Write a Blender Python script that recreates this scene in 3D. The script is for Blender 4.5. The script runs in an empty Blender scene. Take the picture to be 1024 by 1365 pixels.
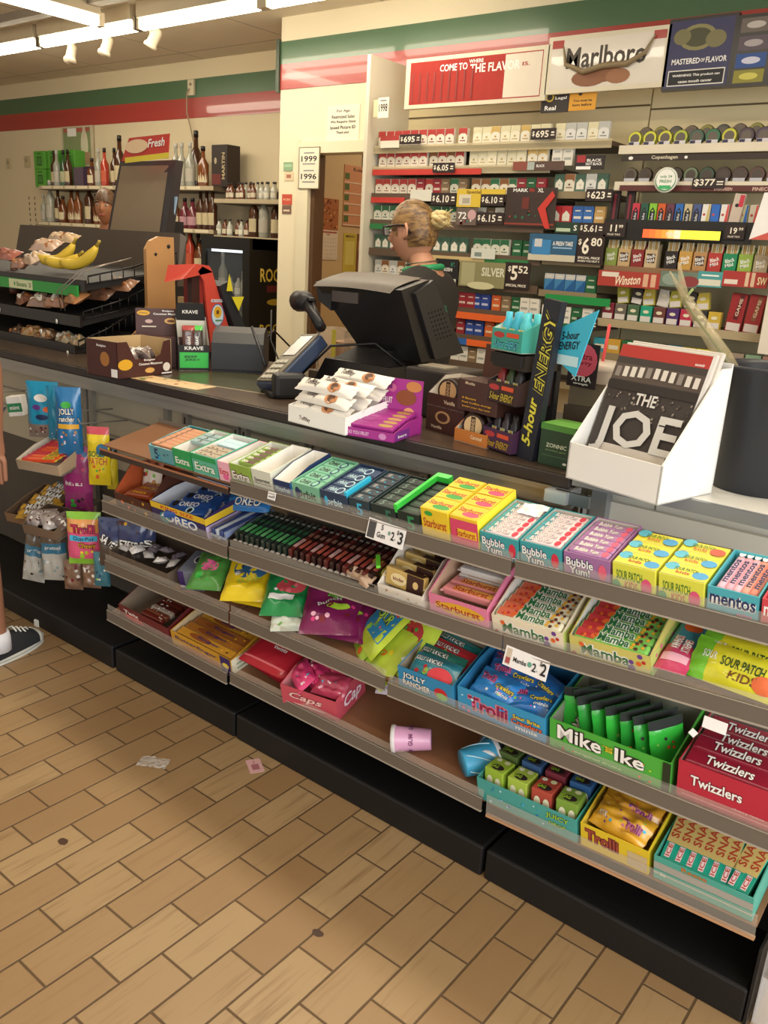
import bpy, bmesh, math, random
from mathutils import Vector as V, Matrix as M, noise
from math import radians as rad, sin, cos, pi
RN = random.Random(7)
scene = bpy.context.scene
COL = scene.collection
# ---------------------------------------------------------------- camera (solved from the floor tiles)
FPX = 1125.0
CAM = V((0, 0, 1.5149))
R0 = V((0.78024331, 0.6229775, 0.05585167)); R1 = V((0.22686821, -0.19865996, -0.95344902)); R2 = V((-0.5828818, 0.75659319, -0.2963369))
cd = bpy.data.cameras.new('camera'); co = bpy.data.objects.new('camera', cd); COL.objects.link(co)
cd.sensor_width = 36; cd.sensor_fit = 'AUTO'; cd.lens = 36 * FPX / 1365
mw = M.Identity(4)
for i in range(3):
    mw[i][0] = R0[i]; mw[i][1] = -R1[i]; mw[i][2] = -R2[i]; mw[i][3] = CAM[i]
co.matrix_world = mw; cd.clip_start = .05; scene.camera = co
# plan helpers: where a sight line of the survey photograph meets a known plane of the shop
def ray(px, py): return R0 * ((px - 512) / FPX) + R1 * ((py - 682.5) / FPX) + R2
def onY(px, py, Y): d = ray(px, py); return CAM + d * ((Y - CAM.y) / d.y)
def onZ(px, py, z): d = ray(px, py); return CAM + d * ((z - CAM.z) / d.z)
def onX(px, py, x): d = ray(px, py); return CAM + d * ((x - CAM.x) / d.x)
def XP(px, y, z):      # x of the point at depth y, height z seen in column px
    k = (px - 512) / FPX; q = V((0, y, z)) - CAM
    return (k * R2.dot(q) - R0.dot(q)) / (R0.x - k * R2.x)
# ---------------------------------------------------------------- materials
def lin(c): return c / 12.92 if c <= .04045 else ((c + .055) / 1.055) ** 2.4
def rgb(h): return tuple(lin(int(h[i:i + 2], 16) / 255) for i in (0, 2, 4))
MC = {}
def mat(h, r=.5, metal=0, n=.12, ns=6, alpha=1, emit=0, trans=0, coat=0, bump=0):
    key = (h, r, metal, n, ns, alpha, emit, trans, coat, bump)
    if key in MC: return MC[key]
    m = bpy.data.materials.new('mat_' + h); m.use_nodes = True
    nt = m.node_tree; b = nt.nodes['Principled BSDF']; L = nt.links.new
    c = rgb(h)
    tc = nt.nodes.new('ShaderNodeTexCoord'); nz = nt.nodes.new('ShaderNodeTexNoise'); nz.inputs['Scale'].default_value = ns
    nz.inputs['Detail'].default_value = 3
    L(tc.outputs['Object'], nz.inputs['Vector'])
    mx = nt.nodes.new('ShaderNodeMix'); mx.data_type = 'RGBA'
    mx.inputs[6].default_value = tuple(v * (1 - n) for v in c) + (1,); mx.inputs[7].default_value = tuple(min(1, v * (1 + n)) for v in c) + (1,)
    L(nz.outputs['Fac'], mx.inputs[0]); L(mx.outputs[2], b.inputs['Base Color'])
    b.inputs['Roughness'].default_value = r; b.inputs['Metallic'].default_value = metal
    b.inputs['Alpha'].default_value = alpha
    b.inputs['Transmission Weight'].default_value = trans
    b.inputs['Coat Weight'].default_value = coat
    if emit:
        b.inputs['Emission Color'].default_value = c + (1,); b.inputs['Emission Strength'].default_value = emit
    if bump:
        bp = nt.nodes.new('ShaderNodeBump'); bp.inputs['Strength'].default_value = bump; bp.inputs['Distance'].default_value = .004
        n2 = nt.nodes.new('ShaderNodeTexNoise'); n2.inputs['Scale'].default_value = 60; L(tc.outputs['Object'], n2.inputs['Vector'])
        L(n2.outputs['Fac'], bp.inputs['Height']); L(bp.outputs['Normal'], b.inputs['Normal'])
    MC[key] = m
    return m
def clear(h='ffffff', a=.12, r=.06):      # thin clear plastic film or acrylic sheet
    return mat(h, r, 0, .02, 4, a)
def foil(h): return mat(h, .28, .0, .12, 20, coat=.5, bump=.25)
def card(h): return mat(h, .5, 0, .06, 9)
# ---------------------------------------------------------------- mesh builder
TXT = {}
def text_mesh(s, bold=.02, shear=0):
    k = (s, bold, shear)
    if k in TXT: return TXT[k]
    cu = bpy.data.curves.new('t', 'FONT'); cu.body = s; cu.offset = bold; cu.shear = shear; cu.resolution_u = 2; cu.align_x = 'CENTER'; cu.space_line = .85
    o = bpy.data.objects.new('t', cu); COL.objects.link(o)
    me = bpy.data.meshes.new_from_object(o)
    vs = [v.co.copy() for v in me.vertices]; fs = [tuple(p.vertices) for p in me.polygons]
    bpy.data.objects.remove(o); bpy.data.curves.remove(cu); bpy.data.meshes.remove(me)
    if vs:
        x0 = min(v.x for v in vs); x1 = max(v.x for v in vs); y0 = min(v.y for v in vs); y1 = max(v.y for v in vs)
        vs = [V(((v.x - (x0 + x1) / 2) / (x1 - x0), (v.y - (y0 + y1) / 2) / (y1 - y0), 0)) for v in vs]
    TXT[k] = (vs, fs)
    return TXT[k]
FRONT = M.Rotation(pi / 2, 4, 'X')        # print lying in XY stands up facing -Y
def Tr(x, y, z): return M.Translation((x, y, z))
def RX(d): return M.Rotation(rad(d), 4, 'X')
def RY(d): return M.Rotation(rad(d), 4, 'Y')
def RZ(d): return M.Rotation(rad(d), 4, 'Z')
BOXF = [(0, 3, 2, 1), (4, 5, 6, 7), (0, 1, 5, 4), (1, 2, 6, 5), (2, 3, 7, 6), (3, 0, 4, 7)]
class MB:
    def __init__(s): s.v = []; s.f = []; s.mi = []; s.ms = []; s.sm = []
    def slot(s, m):
        if m not in s.ms: s.ms.append(m)
        return s.ms.index(m)
    def add(s, vs, fs, m, T=None, smooth=False):
        b = len(s.v); k = s.slot(m)
        s.v += [tuple(T @ V(v)) if T is not None else tuple(v) for v in vs]
        for f in fs: s.f.append(tuple(b + i for i in f)); s.mi.append(k); s.sm.append(smooth)
        return s
    def box(s, x0, x1, y0, y1, z0, z1, m, T=None, bev=0, taper=0):
        if bev > 0:
            bm = bmesh.new(); bmesh.ops.create_cube(bm, size=1)
            for v in bm.verts: v.co = V(((x0 + x1) / 2 + v.co.x * (x1 - x0), (y0 + y1) / 2 + v.co.y * (y1 - y0), (z0 + z1) / 2 + v.co.z * (z1 - z0)))
            bmesh.ops.bevel(bm, geom=bm.edges[:], offset=bev, segments=2, affect='EDGES', profile=.5)
            bm.verts.index_update()
            s.add([v.co.copy() for v in bm.verts], [[v.index for v in f.verts] for f in bm.faces], m, T); bm.free(); return s
        vs = [(x0, y0, z0), (x1, y0, z0), (x1, y1, z0), (x0, y1, z0), (x0, y0, z1), (x1, y0, z1), (x1, y1, z1), (x0, y1, z1)]
        if taper:
            cx, cy = (x0 + x1) / 2, (y0 + y1) / 2
            vs = vs[:4] + [(cx + (x - cx) * taper, cy + (y - cy) * taper, z) for x, y, z in vs[4:]]
        return s.add(vs, BOXF, m, T)
    def hexa(s, pts, m, T=None): return s.add(pts, BOXF, m, T)        # 4 bottom, 4 top corners
    def prism(s, pts, z0, z1, m, T=None):
        n = len(pts); vs = [(x, y, z0) for x, y in pts] + [(x, y, z1) for x, y in pts]
        return s.add(vs, [tuple(range(n))[::-1], tuple(range(n, 2 * n))] + [(i, (i + 1) % n, n + (i + 1) % n, n + i) for i in range(n)], m, T)
    def poly(s, pts, m, T=None): return s.add([(p[0], p[1], p[2] if len(p) > 2 else 0) for p in pts], [tuple(range(len(pts)))], m, T)
    def rect(s, w, h, m, T, x=0, y=0): return s.poly([(x - w / 2, y - h / 2), (x + w / 2, y - h / 2), (x + w / 2, y + h / 2), (x - w / 2, y + h / 2)], m, T)
    def ell(s, w, h, m, T, x=0, y=0, n=14, wob=0, seed=0):
        r = random.Random(seed); return s.poly([(x + w / 2 * cos(2 * pi * i / n) * (1 + wob * r.uniform(-1, 1)), y + h / 2 * sin(2 * pi * i / n) * (1 + wob * r.uniform(-1, 1))) for i in range(n)], m, T)
    def text(s, t, m, T, w, h, bold=.02, shear=0, out=None, ow=.06, warp=None):
        if out is not None:
            s.text(t, out, T, w * 1.02, h * 1.02, bold + ow, shear, warp=warp); T = T @ Tr(0, 0, .0004)
        vs, fs = text_mesh(t, bold, shear)
        vs = [V((v.x * w, v.y * h, 0)) for v in vs]
        if warp: vs = [warp(v) for v in vs]
        return s.add(vs, fs, m, T)
    def lathe(s, prof, m, T=None, n=16, smooth=True, cap=True, sx=1, sy=1):
        vs = []; fs = []
        for r, z in prof:
            for i in range(n): a = 2 * pi * i / n; vs.append((r * cos(a) * sx, r * sin(a) * sy, z))
        for j in range(len(prof) - 1):
            for i in range(n): k = (i + 1) % n; fs.append((j * n + i, j * n + k, (j + 1) * n + k, (j + 1) * n + i))
        if cap: fs.append(tuple(range(n))[::-1]); fs.append(tuple(range((len(prof) - 1) * n, len(prof) * n)))
        return s.add(vs, fs, m, T, smooth)
    def tube(s, path, r, m, T=None, n=8, smooth=True):
        P = [V(p) for p in path]; rs = r if isinstance(r, (list, tuple)) else [r] * len(P)
        vs = []; fs = []; up = None
        for i, p in enumerate(P):
            d = (P[min(i + 1, len(P) - 1)] - P[max(i - 1, 0)]).normalized()
            if up is None: up = V((0, 0, 1)) if abs(d.z) < .9 else V((0, 1, 0))
            a = d.cross(up).normalized(); up = a.cross(d).normalized()
            for k in range(n): t = 2 * pi * k / n; vs.append(p + (a * cos(t) + up * sin(t)) * rs[i])
        for i in range(len(P) - 1):
            for k in range(n): q = (k + 1) % n; fs.append((i * n + k, i * n + q, (i + 1) * n + q, (i + 1) * n + k))
        fs += [tuple(range(n))[::-1], tuple(range((len(P) - 1) * n, len(P) * n))]
        return s.add(vs, fs, m, T, smooth)
    def grid(s, fn, nu, nv, m, T=None, smooth=True):       # fn(u,v)->point, u,v in 0..1 ; m may be a function(u,v)
        vs = [fn(i / nu, j / nv) for j in range(nv + 1) for i in range(nu + 1)]
        b = len(s.v); s.v += [tuple(T @ V(v)) if T is not None else tuple(v) for v in vs]
        for j in range(nv):
            for i in range(nu):
                a = b + j * (nu + 1) + i
                s.f.append((a, a + 1, a + nu + 2, a + nu + 1)); s.mi.append(s.slot(m((i + .5) / nu, (j + .5) / nv) if callable(m) else m)); s.sm.append(smooth)
        return s
    def mesh(s, name):
        me = bpy.data.meshes.new(name); me.from_pydata(s.v, [], s.f)
        for m in s.ms: me.materials.append(m)
        me.polygons.foreach_set('material_index', s.mi); me.polygons.foreach_set('use_smooth', s.sm); me.update()
        return me
    def build(s, name, parent=None, Mx=None):
        o = bpy.data.objects.new(name, s.mesh(name)); COL.objects.link(o)
        if Mx is not None: o.matrix_local = Mx
        if parent is not None: o.parent = parent
        return o
def tag(o, label, cat, group=None):
    o['label'] = label; o['category'] = cat
    if group: o['group'] = group
    return o
def thing(name, label, cat, Mx=None, group=None):
    o = bpy.data.objects.new(name, None); COL.objects.link(o); o.empty_display_size = .05
    if Mx is not None: o.matrix_world = Mx
    return tag(o, label, cat, group)
def one(mb, name, label, cat, Mx=None, group=None):
    return tag(mb.build(name, None, Mx), label, cat, group)
def struct(mb, name, Mx=None): o = mb.build(name, None, Mx); o['kind'] = 'structure'; return o
def dup(o, Mx, label, group=None):
    c = o.copy(); COL.objects.link(c); c.matrix_world = Mx; c['label'] = label
    if group: c['group'] = group
    for ch in o.children:
        d = ch.copy(); COL.objects.link(d); d.parent = c
        for g in ch.children:
            e = g.copy(); COL.objects.link(e); e.parent = d
    return c
ORD = ['first', 'second', 'third', 'fourth', 'fifth', 'sixth', 'seventh', 'eighth', 'ninth', 'tenth', 'eleventh', 'twelfth', 'thirteenth', 'fourteenth', 'fifteenth', 'sixteenth', 'seventeenth', 'eighteenth', 'nineteenth', 'twentieth']
def nth(i, n, lo='left', hi='right'):
    if n == 1: return 'the only one'
    if i == 0: return lo + 'most'
    if i == n - 1: return hi + 'most'
    if i < n / 2: return ORD[i] + ' from ' + lo
    return ORD[n - 1 - i] + ' from ' + hi
WHITE = card('f2efe8'); BLACK = mat('141315', .45); INK = card('1c1a1c')
# ---------------------------------------------------------------- the room
CEIL = 2.94; YL = 5.12; YW = 4.45; XC = -4.52
def floor_mat():
    m = bpy.data.materials.new('floor_tiles'); m.use_nodes = True; nt = m.node_tree; b = nt.nodes['Principled BSDF']; L = nt.links.new
    def N(t, **k):
        n = nt.nodes.new(t)
        for a, v in k.items(): setattr(n, a, v)
        return n
    def mt(op, a, bb=None, c=None):
        n = N('ShaderNodeMath', operation=op)
        for i, x in enumerate((a, bb, c)):
            if x is None: continue
            if isinstance(x, (int, float)): n.inputs[i].default_value = x
            else: L(x, n.inputs[i])
        return n.outputs[0]
    g = N('ShaderNodeNewGeometry'); s = N('ShaderNodeSeparateXYZ'); L(g.outputs['Position'], s.inputs[0])
    u = mt('DIVIDE', mt('ADD', s.outputs[0], 1.4663 + 10.6), .106)
    v = mt('DIVIDE', mt('SUBTRACT', s.outputs[1], .6991 - 21.554), .21554)
    row = mt('FLOOR', u); sh = mt('MULTIPLY', mt('MODULO', row, 2), .5); v2 = mt('SUBTRACT', v, sh); colm = mt('FLOOR', v2)
    fu = mt('FRACT', u); fv = mt('FRACT', v2)
    du = mt('MULTIPLY', mt('MINIMUM', fu, mt('SUBTRACT', 1, fu)), .106); dv = mt('MULTIPLY', mt('MINIMUM', fv, mt('SUBTRACT', 1, fv)), .2155)
    d = mt('MINIMUM', du, dv)
    gn = N('ShaderNodeTexNoise'); gn.inputs['Scale'].default_value = 35; L(g.outputs['Position'], gn.inputs['Vector'])
    d2 = mt('SUBTRACT', d, mt('MULTIPLY', gn.outputs['Fac'], .0012))
    grout = N('ShaderNodeMapRange'); grout.inputs[1].default_value = .0012; grout.inputs[2].default_value = .0030; L(d2, grout.inputs[0])
    cx = N('ShaderNodeCombineXYZ'); L(row, cx.inputs[0]); L(colm, cx.inputs[1])
    wn = N('ShaderNodeTexWhiteNoise', noise_dimensions='2D'); L(cx.outputs[0], wn.inputs['Vector'])
    # wood-like streaks running along the tile
    mp = N('ShaderNodeCombineXYZ'); L(mt('MULTIPLY', s.outputs[0], 75), mp.inputs[0]); L(mt('MULTIPLY', s.outputs[1], 5), mp.inputs[1]); L(mt('MULTIPLY', wn.outputs['Value'], 50), mp.inputs[2])
    st = N('ShaderNodeTexNoise'); st.inputs['Scale'].default_value = 1; st.inputs['Detail'].default_value = 4; L(mp.outputs[0], st.inputs['Vector'])
    sr = N('ShaderNodeMapRange'); sr.inputs[1].default_value = .52; sr.inputs[2].default_value = .78; L(st.outputs['Fac'], sr.inputs[0])
    amt = mt('MULTIPLY', sr.outputs[0], mt('MULTIPLY', wn.outputs['Value'], .8))
    bl = N('ShaderNodeTexNoise'); bl.inputs['Scale'].default_value = 2.2; bl.inputs['Detail'].default_value = 3; L(g.outputs['Position'], bl.inputs['Vector'])
    base = N('ShaderNodeMix', data_type='RGBA'); base.inputs[6].default_value = rgb('9c7c56') + (1,); base.inputs[7].default_value = rgb('b0946c') + (1,); L(wn.outputs['Value'], base.inputs[0])
    stk = N('ShaderNodeMix', data_type='RGBA'); stk.inputs[7].default_value = rgb('80603f') + (1,); L(base.outputs[2], stk.inputs[6]); L(amt, stk.inputs[0])
    dirt = N('ShaderNodeMix', data_type='RGBA', blend_type='MULTIPLY'); dirt.inputs[7].default_value = (.72, .66, .58, 1); L(stk.outputs[2], dirt.inputs[6])
    L(mt('MULTIPLY', bl.outputs['Fac'], .7), dirt.inputs[0])
    fin = N('ShaderNodeMix', data_type='RGBA'); fin.inputs[6].default_value = rgb('5d472f') + (1,); L(dirt.outputs[2], fin.inputs[7]); L(grout.outputs[0], fin.inputs[0])
    L(fin.outputs[2], b.inputs['Base Color'])
    rr = mt('SUBTRACT', .62, mt('MULTIPLY', grout.outputs[0], .22)); L(rr, b.inputs['Roughness'])
    bp = N('ShaderNodeBump'); bp.inputs['Strength'].default_value = .5; bp.inputs['Distance'].default_value = .003; L(grout.outputs[0], bp.inputs['Height']); L(bp.outputs[0], b.inputs['Normal'])
    return m
struct(MB().box(-14, 2.2, -3.2, 8, -.05, 0, floor_mat()), 'floor')
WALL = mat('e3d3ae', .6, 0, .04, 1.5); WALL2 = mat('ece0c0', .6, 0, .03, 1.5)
def ceil_mat():
    m = mat('e6dac2', .85, 0, .05, 3).copy(); nt = m.node_tree; b = nt.nodes['Principled BSDF']; L = nt.links.new
    src = b.inputs['Base Color'].links[0].from_socket
    g = nt.nodes.new('ShaderNodeNewGeometry'); br = nt.nodes.new('ShaderNodeTexBrick'); br.offset = 0
    br.inputs['Scale'].default_value = 1; br.inputs['Brick Width'].default_value = 1.22; br.inputs['Row Height'].default_value = .61; br.inputs['Mortar Size'].default_value = .008
    br.inputs['Color1'].default_value = (1, 1, 1, 1); br.inputs['Color2'].default_value = (1, 1, 1, 1); br.inputs['Mortar'].default_value = (.6, .58, .55, 1)
    L(g.outputs['Position'], br.inputs['Vector'])
    mx = nt.nodes.new('ShaderNodeMix'); mx.data_type = 'RGBA'; mx.blend_type = 'MULTIPLY'; mx.inputs[0].default_value = 1
    L(src, mx.inputs[6]); L(br.outputs['Color'], mx.inputs[7]); L(mx.outputs[2], b.inputs['Base Color'])
    return m
struct(MB().box(-14, 2.2, -3.2, 8, CEIL, CEIL + .05, ceil_mat()), 'ceiling')
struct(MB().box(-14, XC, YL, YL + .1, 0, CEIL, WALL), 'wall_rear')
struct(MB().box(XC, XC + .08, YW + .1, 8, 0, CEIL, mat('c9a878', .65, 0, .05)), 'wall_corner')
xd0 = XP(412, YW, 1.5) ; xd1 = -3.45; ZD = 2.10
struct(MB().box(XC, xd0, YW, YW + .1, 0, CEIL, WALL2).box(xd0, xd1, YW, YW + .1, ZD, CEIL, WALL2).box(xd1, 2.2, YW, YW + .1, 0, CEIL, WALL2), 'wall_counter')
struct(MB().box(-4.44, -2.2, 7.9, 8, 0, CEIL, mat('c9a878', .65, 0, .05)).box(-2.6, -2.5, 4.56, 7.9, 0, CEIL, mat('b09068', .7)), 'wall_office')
# right end wall far outside the view closes the shop behind the counter
struct(MB().box(2.2, 2.3, 2.4, 6.6, 0, CEIL, WALL), 'wall_right')
struct(MB().box(-14.1, -14, -3.2, 6.6, 0, CEIL, WALL), 'wall_left')
GR = mat('4f7150', .28, 0, .08, 2, coat=.4); RD = mat('b0413a', .28, 0, .08, 2, coat=.4)
k = 0
for (xa, xb, yy, zs) in ((-14, XC, YL, (2.80, 2.655, 2.497)), (XC - .005, 2.2, YW, (2.795, 2.66, 2.506))):
    for j in (0, 1):
        k += 1; struct(MB().box(xa, xb, yy - .006, yy, zs[j + 1], zs[j], (GR, RD)[j]), 'trim_%d' % k)
k += 1; struct(MB().box(XC - .03, XC, YW - .02, YW + .1, 2.49, 2.81, mat('3d4a35', .4)), 'trim_%d' % k)
# door casing
CS = mat('e6dcbd', .45, 0, .03)
xa = XP(398, YW, 1.5)
k += 1; struct(MB().box(xa, xd0, YW - .03, YW, 0, ZD + .07, CS).box(xd0, xd1, YW - .03, YW, ZD, ZD + .07, CS).box(xa - .02, xa, YW - .02, YW, 0, ZD + .09, CS), 'trim_%d' % k)
k += 1; struct(MB().box(xd0, xd0 + .035, YW + .001, YW + .1, 0, ZD, mat('5d4128', .5)), 'trim_%d' % k)
# ---------------------------------------------------------------- light
w = bpy.data.worlds.new('world'); scene.world = w; w.use_nodes = True
nt = w.node_tree; bg = nt.nodes['Background']; bg.inputs['Color'].default_value = (1.0, .95, .86, 1); bg.inputs['Strength'].default_value = .75
TUBE = mat('fff4dc', .4, 0, 0, 1, emit=13); FIX = mat('b9aa8e', .5)
def strip(x0, x1, y, z, label, along='x'):
    Mx = Tr(x0, y, z) if along == 'x' else Tr(x0, y, z) @ RZ(90)
    L_ = x1 - x0; t = thing('ceiling_light', label, 'ceiling light', Mx, 'fluorescent strip lights')
    MB().box(0, L_, -.05, .05, .03, CEIL - z, FIX).box(-.04, .0, -.03, .03, -.03, .05, FIX).box(L_, L_ + .04, -.03, .03, -.03, .05, FIX).build('housing', t)
    MB().tube([(.01, 0, 0), (L_ - .01, 0, 0)], .035, TUBE, n=12).build('tube', t)
zl = 2.82
def lampx(px): return XP(px, 3.8, zl)
strip(-7.6, lampx(52), 3.8, zl, 'glowing fluorescent strip light at the left edge of the ceiling row')
strip(lampx(58), lampx(182), 3.8, zl, 'glowing fluorescent strip light above the first two spotlights')
strip(lampx(190), lampx(347), 3.8, zl, 'long glowing fluorescent strip light, right of the three in full view')
strip(lampx(360), lampx(360) + 1.1, 3.8, zl, 'glowing fluorescent strip light cut off above the corner of the wall')
strip(-5.35, -3.75, 2.0, zl, 'short bright strip light at the very top left, crosswise to the row', 'y')
MB_ = MB().box(-14, -3.2, 3.50, 3.58, CEIL - .05, CEIL, mat('8f8474', .6)); k += 1; struct(MB_, 'trim_%d' % k)
for i, (px, py) in enumerate(((95, 72), (142, 62), (205, 52))):
    p = onY(px, py, 3.95)
    t = thing('spotlight', 'small white track spotlight hanging under the strip light, ' + ('leftmost', 'middle', 'rightmost')[i] + ' of three', 'spotlight', Tr(p.x, p.y, p.z), 'track spotlights')
    W_ = mat('e8dcc2', .5)
    MB().box(-.03, -.024, -.01, .01, .02, CEIL - p.z, W_).box(.024, .03, -.01, .01, .02, CEIL - p.z, W_).box(-.045, .045, -.03, .03, CEIL - p.z - .02, CEIL - p.z, W_).build('bracket', t)
    MB().lathe([(.02, .07), (.034, .05), (.036, -.03), (.045, -.04), (.045, -.06)], W_, RY(15 * (i - .5)) @ RX(-20)).build('lamp_head', t)
def area(name, loc, rot, sx, sy, e, c=(1, .89, .70)):
    l = bpy.data.lights.new(name, 'AREA'); l.shape = 'RECTANGLE'; l.size = sx; l.size_y = sy; l.energy = e; l.color = c
    o = bpy.data.objects.new(name, l); COL.objects.link(o); o.location = loc; o.rotation_euler = rot
    return o
# fluorescent rows over the shop (fixtures beyond the top of the frame)
area('ceiling_lamp_row', (-5.0, 3.7, 2.76), (0, 0, 0), 5.0, .2, 34)
area('ceiling_lamp_row', (-1.2, 2.3, 2.85), (0, 0, 0), 4.2, .25, 54)
area('ceiling_lamp_row', (-1.0, .6, 2.85), (0, 0, 0), 4.0, .25, 16)
area('ceiling_lamp_row', (-6.0, .8, 2.85), (0, 0, 0), 3.6, .25, 4)
area('office_lamp', (-3.6, 5.6, 2.85), (0, 0, 0), .8, .3, 14)
# shop window daylight, from the glass front to the right of and behind the camera
area('shop_window', (2.1, -.3, 1.5), (rad(90), 0, rad(78)), 3.6, 2.2, 115, (.92, .96, 1))
scene.view_settings.view_transform = 'Standard'; scene.view_settings.look = 'None'; scene.view_settings.gamma = 1; scene.view_settings.exposure = .1
# ---------------------------------------------------------------- counter
CT = 1.02; CY = 1.84; CX = -.85
TOPM = mat('4d3f34', .28, 0, .15, 14); EDGE = mat('2c2320', .45); ALU = mat('a7a39a', .35, .6, .05); PANEL = mat('b3aa94', .55, 0, .05); PANW = mat('efece0', .5, 0, .03)
t = thing('counter', 'long brown topped sales counter with a black front edge', 'counter', Tr(0, 0, 0))
MB().box(-4.6, CX, CY, 2.62, CT - .02, CT, TOPM).build('countertop', t)
MB().box(-4.6, CX, CY - .012, CY, CT - .032, CT - .001, EDGE, bev=.004).build('front_edge', t)
MB().box(-4.6, CX, CY + .01, CY + .03, CT - .085, CT - .033, ALU).box(-4.6, CX, CY + .0, CY + .012, CT - .05, CT - .036, ALU).build('front_rail', t)
MB().box(-4.6, CX, 1.95, 2.58, 0, CT - .021, PANEL).box(-2.0, -1.7, 1.945, 1.95, .93, .938, EDGE).box(-1.25, -1.02, 1.945, 1.95, .93, .938, EDGE).build('cabinet', t)
t = thing('counter', 'white counter with a grey edge at the right, under the newspaper stand', 'counter', Tr(0, 0, 0))
MB().box(CX + .012, 1.2, CY - .01, 2.6, CT - .01, CT + .013, mat('d9d7d0', .35)).build('countertop', t)
MB().box(CX + .01, 1.2, CY - .022, CY - .011, CT - .016, CT + .012, mat('8d8f92', .3, .5)).build('front_edge', t)
mb = MB().box(CX + .02, 1.2, 1.95, 2.55, 0, CT - .011, PANW)
for x in (-.68, -.05): mb.box(x, x + .004, 1.9485, 1.95, .1, CT - .02, mat('8e8a80'))
mb.build('cabinet', t)
t = thing('corner_bracket', 'bare metal corner bracket at the end of the brown counter', 'bracket', Tr(CX, 0, 0))
MB().box(-.05, .008, 1.80, 1.88, .955, .985, mat('d5d8da', .3, .5)).box(-.03, .06, 1.815, 1.825, .955, .985, mat('8b8d8e', .3, .6)).build('bracket_arm', t)
MB().box(.0, .02, 1.895, 1.91, .6, .95, mat('dfe3e6', .35, .4)).box(.03, .07, 1.895, 1.93, .6, .99, mat('9ea2a4', .4, .4)).box(.006, .012, 1.893, 1.895, .9, .93, BLACK).box(.006, .012, 1.893, 1.895, .85, .88, BLACK).build('bracket_post', t)
# ---------------------------------------------------------------- candy racks
LIPY = 1.575
LV = {1: [(-2.42, -1.785, .857, .859, 12), (-1.775, -.848, .862, .874, 15), (-.838, -.215, .876, .90, 14)],
      2: [(-2.42, -1.79, .653, .656, 12), (-1.78, -.85, .657, .692, 14), (-.848, -.215, .692, .738, 15)],
      3: [(-2.42, -1.785, .438, .449, 9), (-1.775, -1.178, .449, .456, 9), (-1.168, -.215, .447, .481, 9)],
      4: [(-2.42, -1.79, .250, .238, 12), (-1.775, -.858, .248, .248, 12), (-.845, -.215, .245, .275, 12)]}
def lev(L, x):
    for s in LV[L]:
        if x <= s[1] + .005: break
    return s[2] + (s[3] - s[2]) * (x - s[0]) / (s[1] - s[0]), math.atan2(s[3] - s[2], s[1] - s[0]), rad(s[4])
def shm(L, x, d=0, h=0):
    T_, a, tl = lev(L, x)
    return Tr(x, LIPY + .012, T_ - .012) @ M.Rotation(tl, 4, 'X') @ M.Rotation(-a, 4, 'Y') @ Tr(0, d, h)
def lx(L, px):
    x = -1
    for _ in range(5): x = XP(px, LIPY, lev(L, min(max(x, -2.6), 0))[0])
    return x
LIP = mat('6d6358', .3, 0, .06, 3, alpha=.93); LIPC = clear('d8cfc0', .16); RIM = mat('a99e8f', .35, 0, .05, 3, alpha=.9)
SHELF = mat('8b6144', .45, 0, .1, 5); STEEL = mat('8f8a80', .45, .3, .06); DK = mat('0c0b0c', .55)
SEC_LAB = ['left section under the pastry rack', 'middle section under the register', 'right section nearest the camera']
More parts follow.
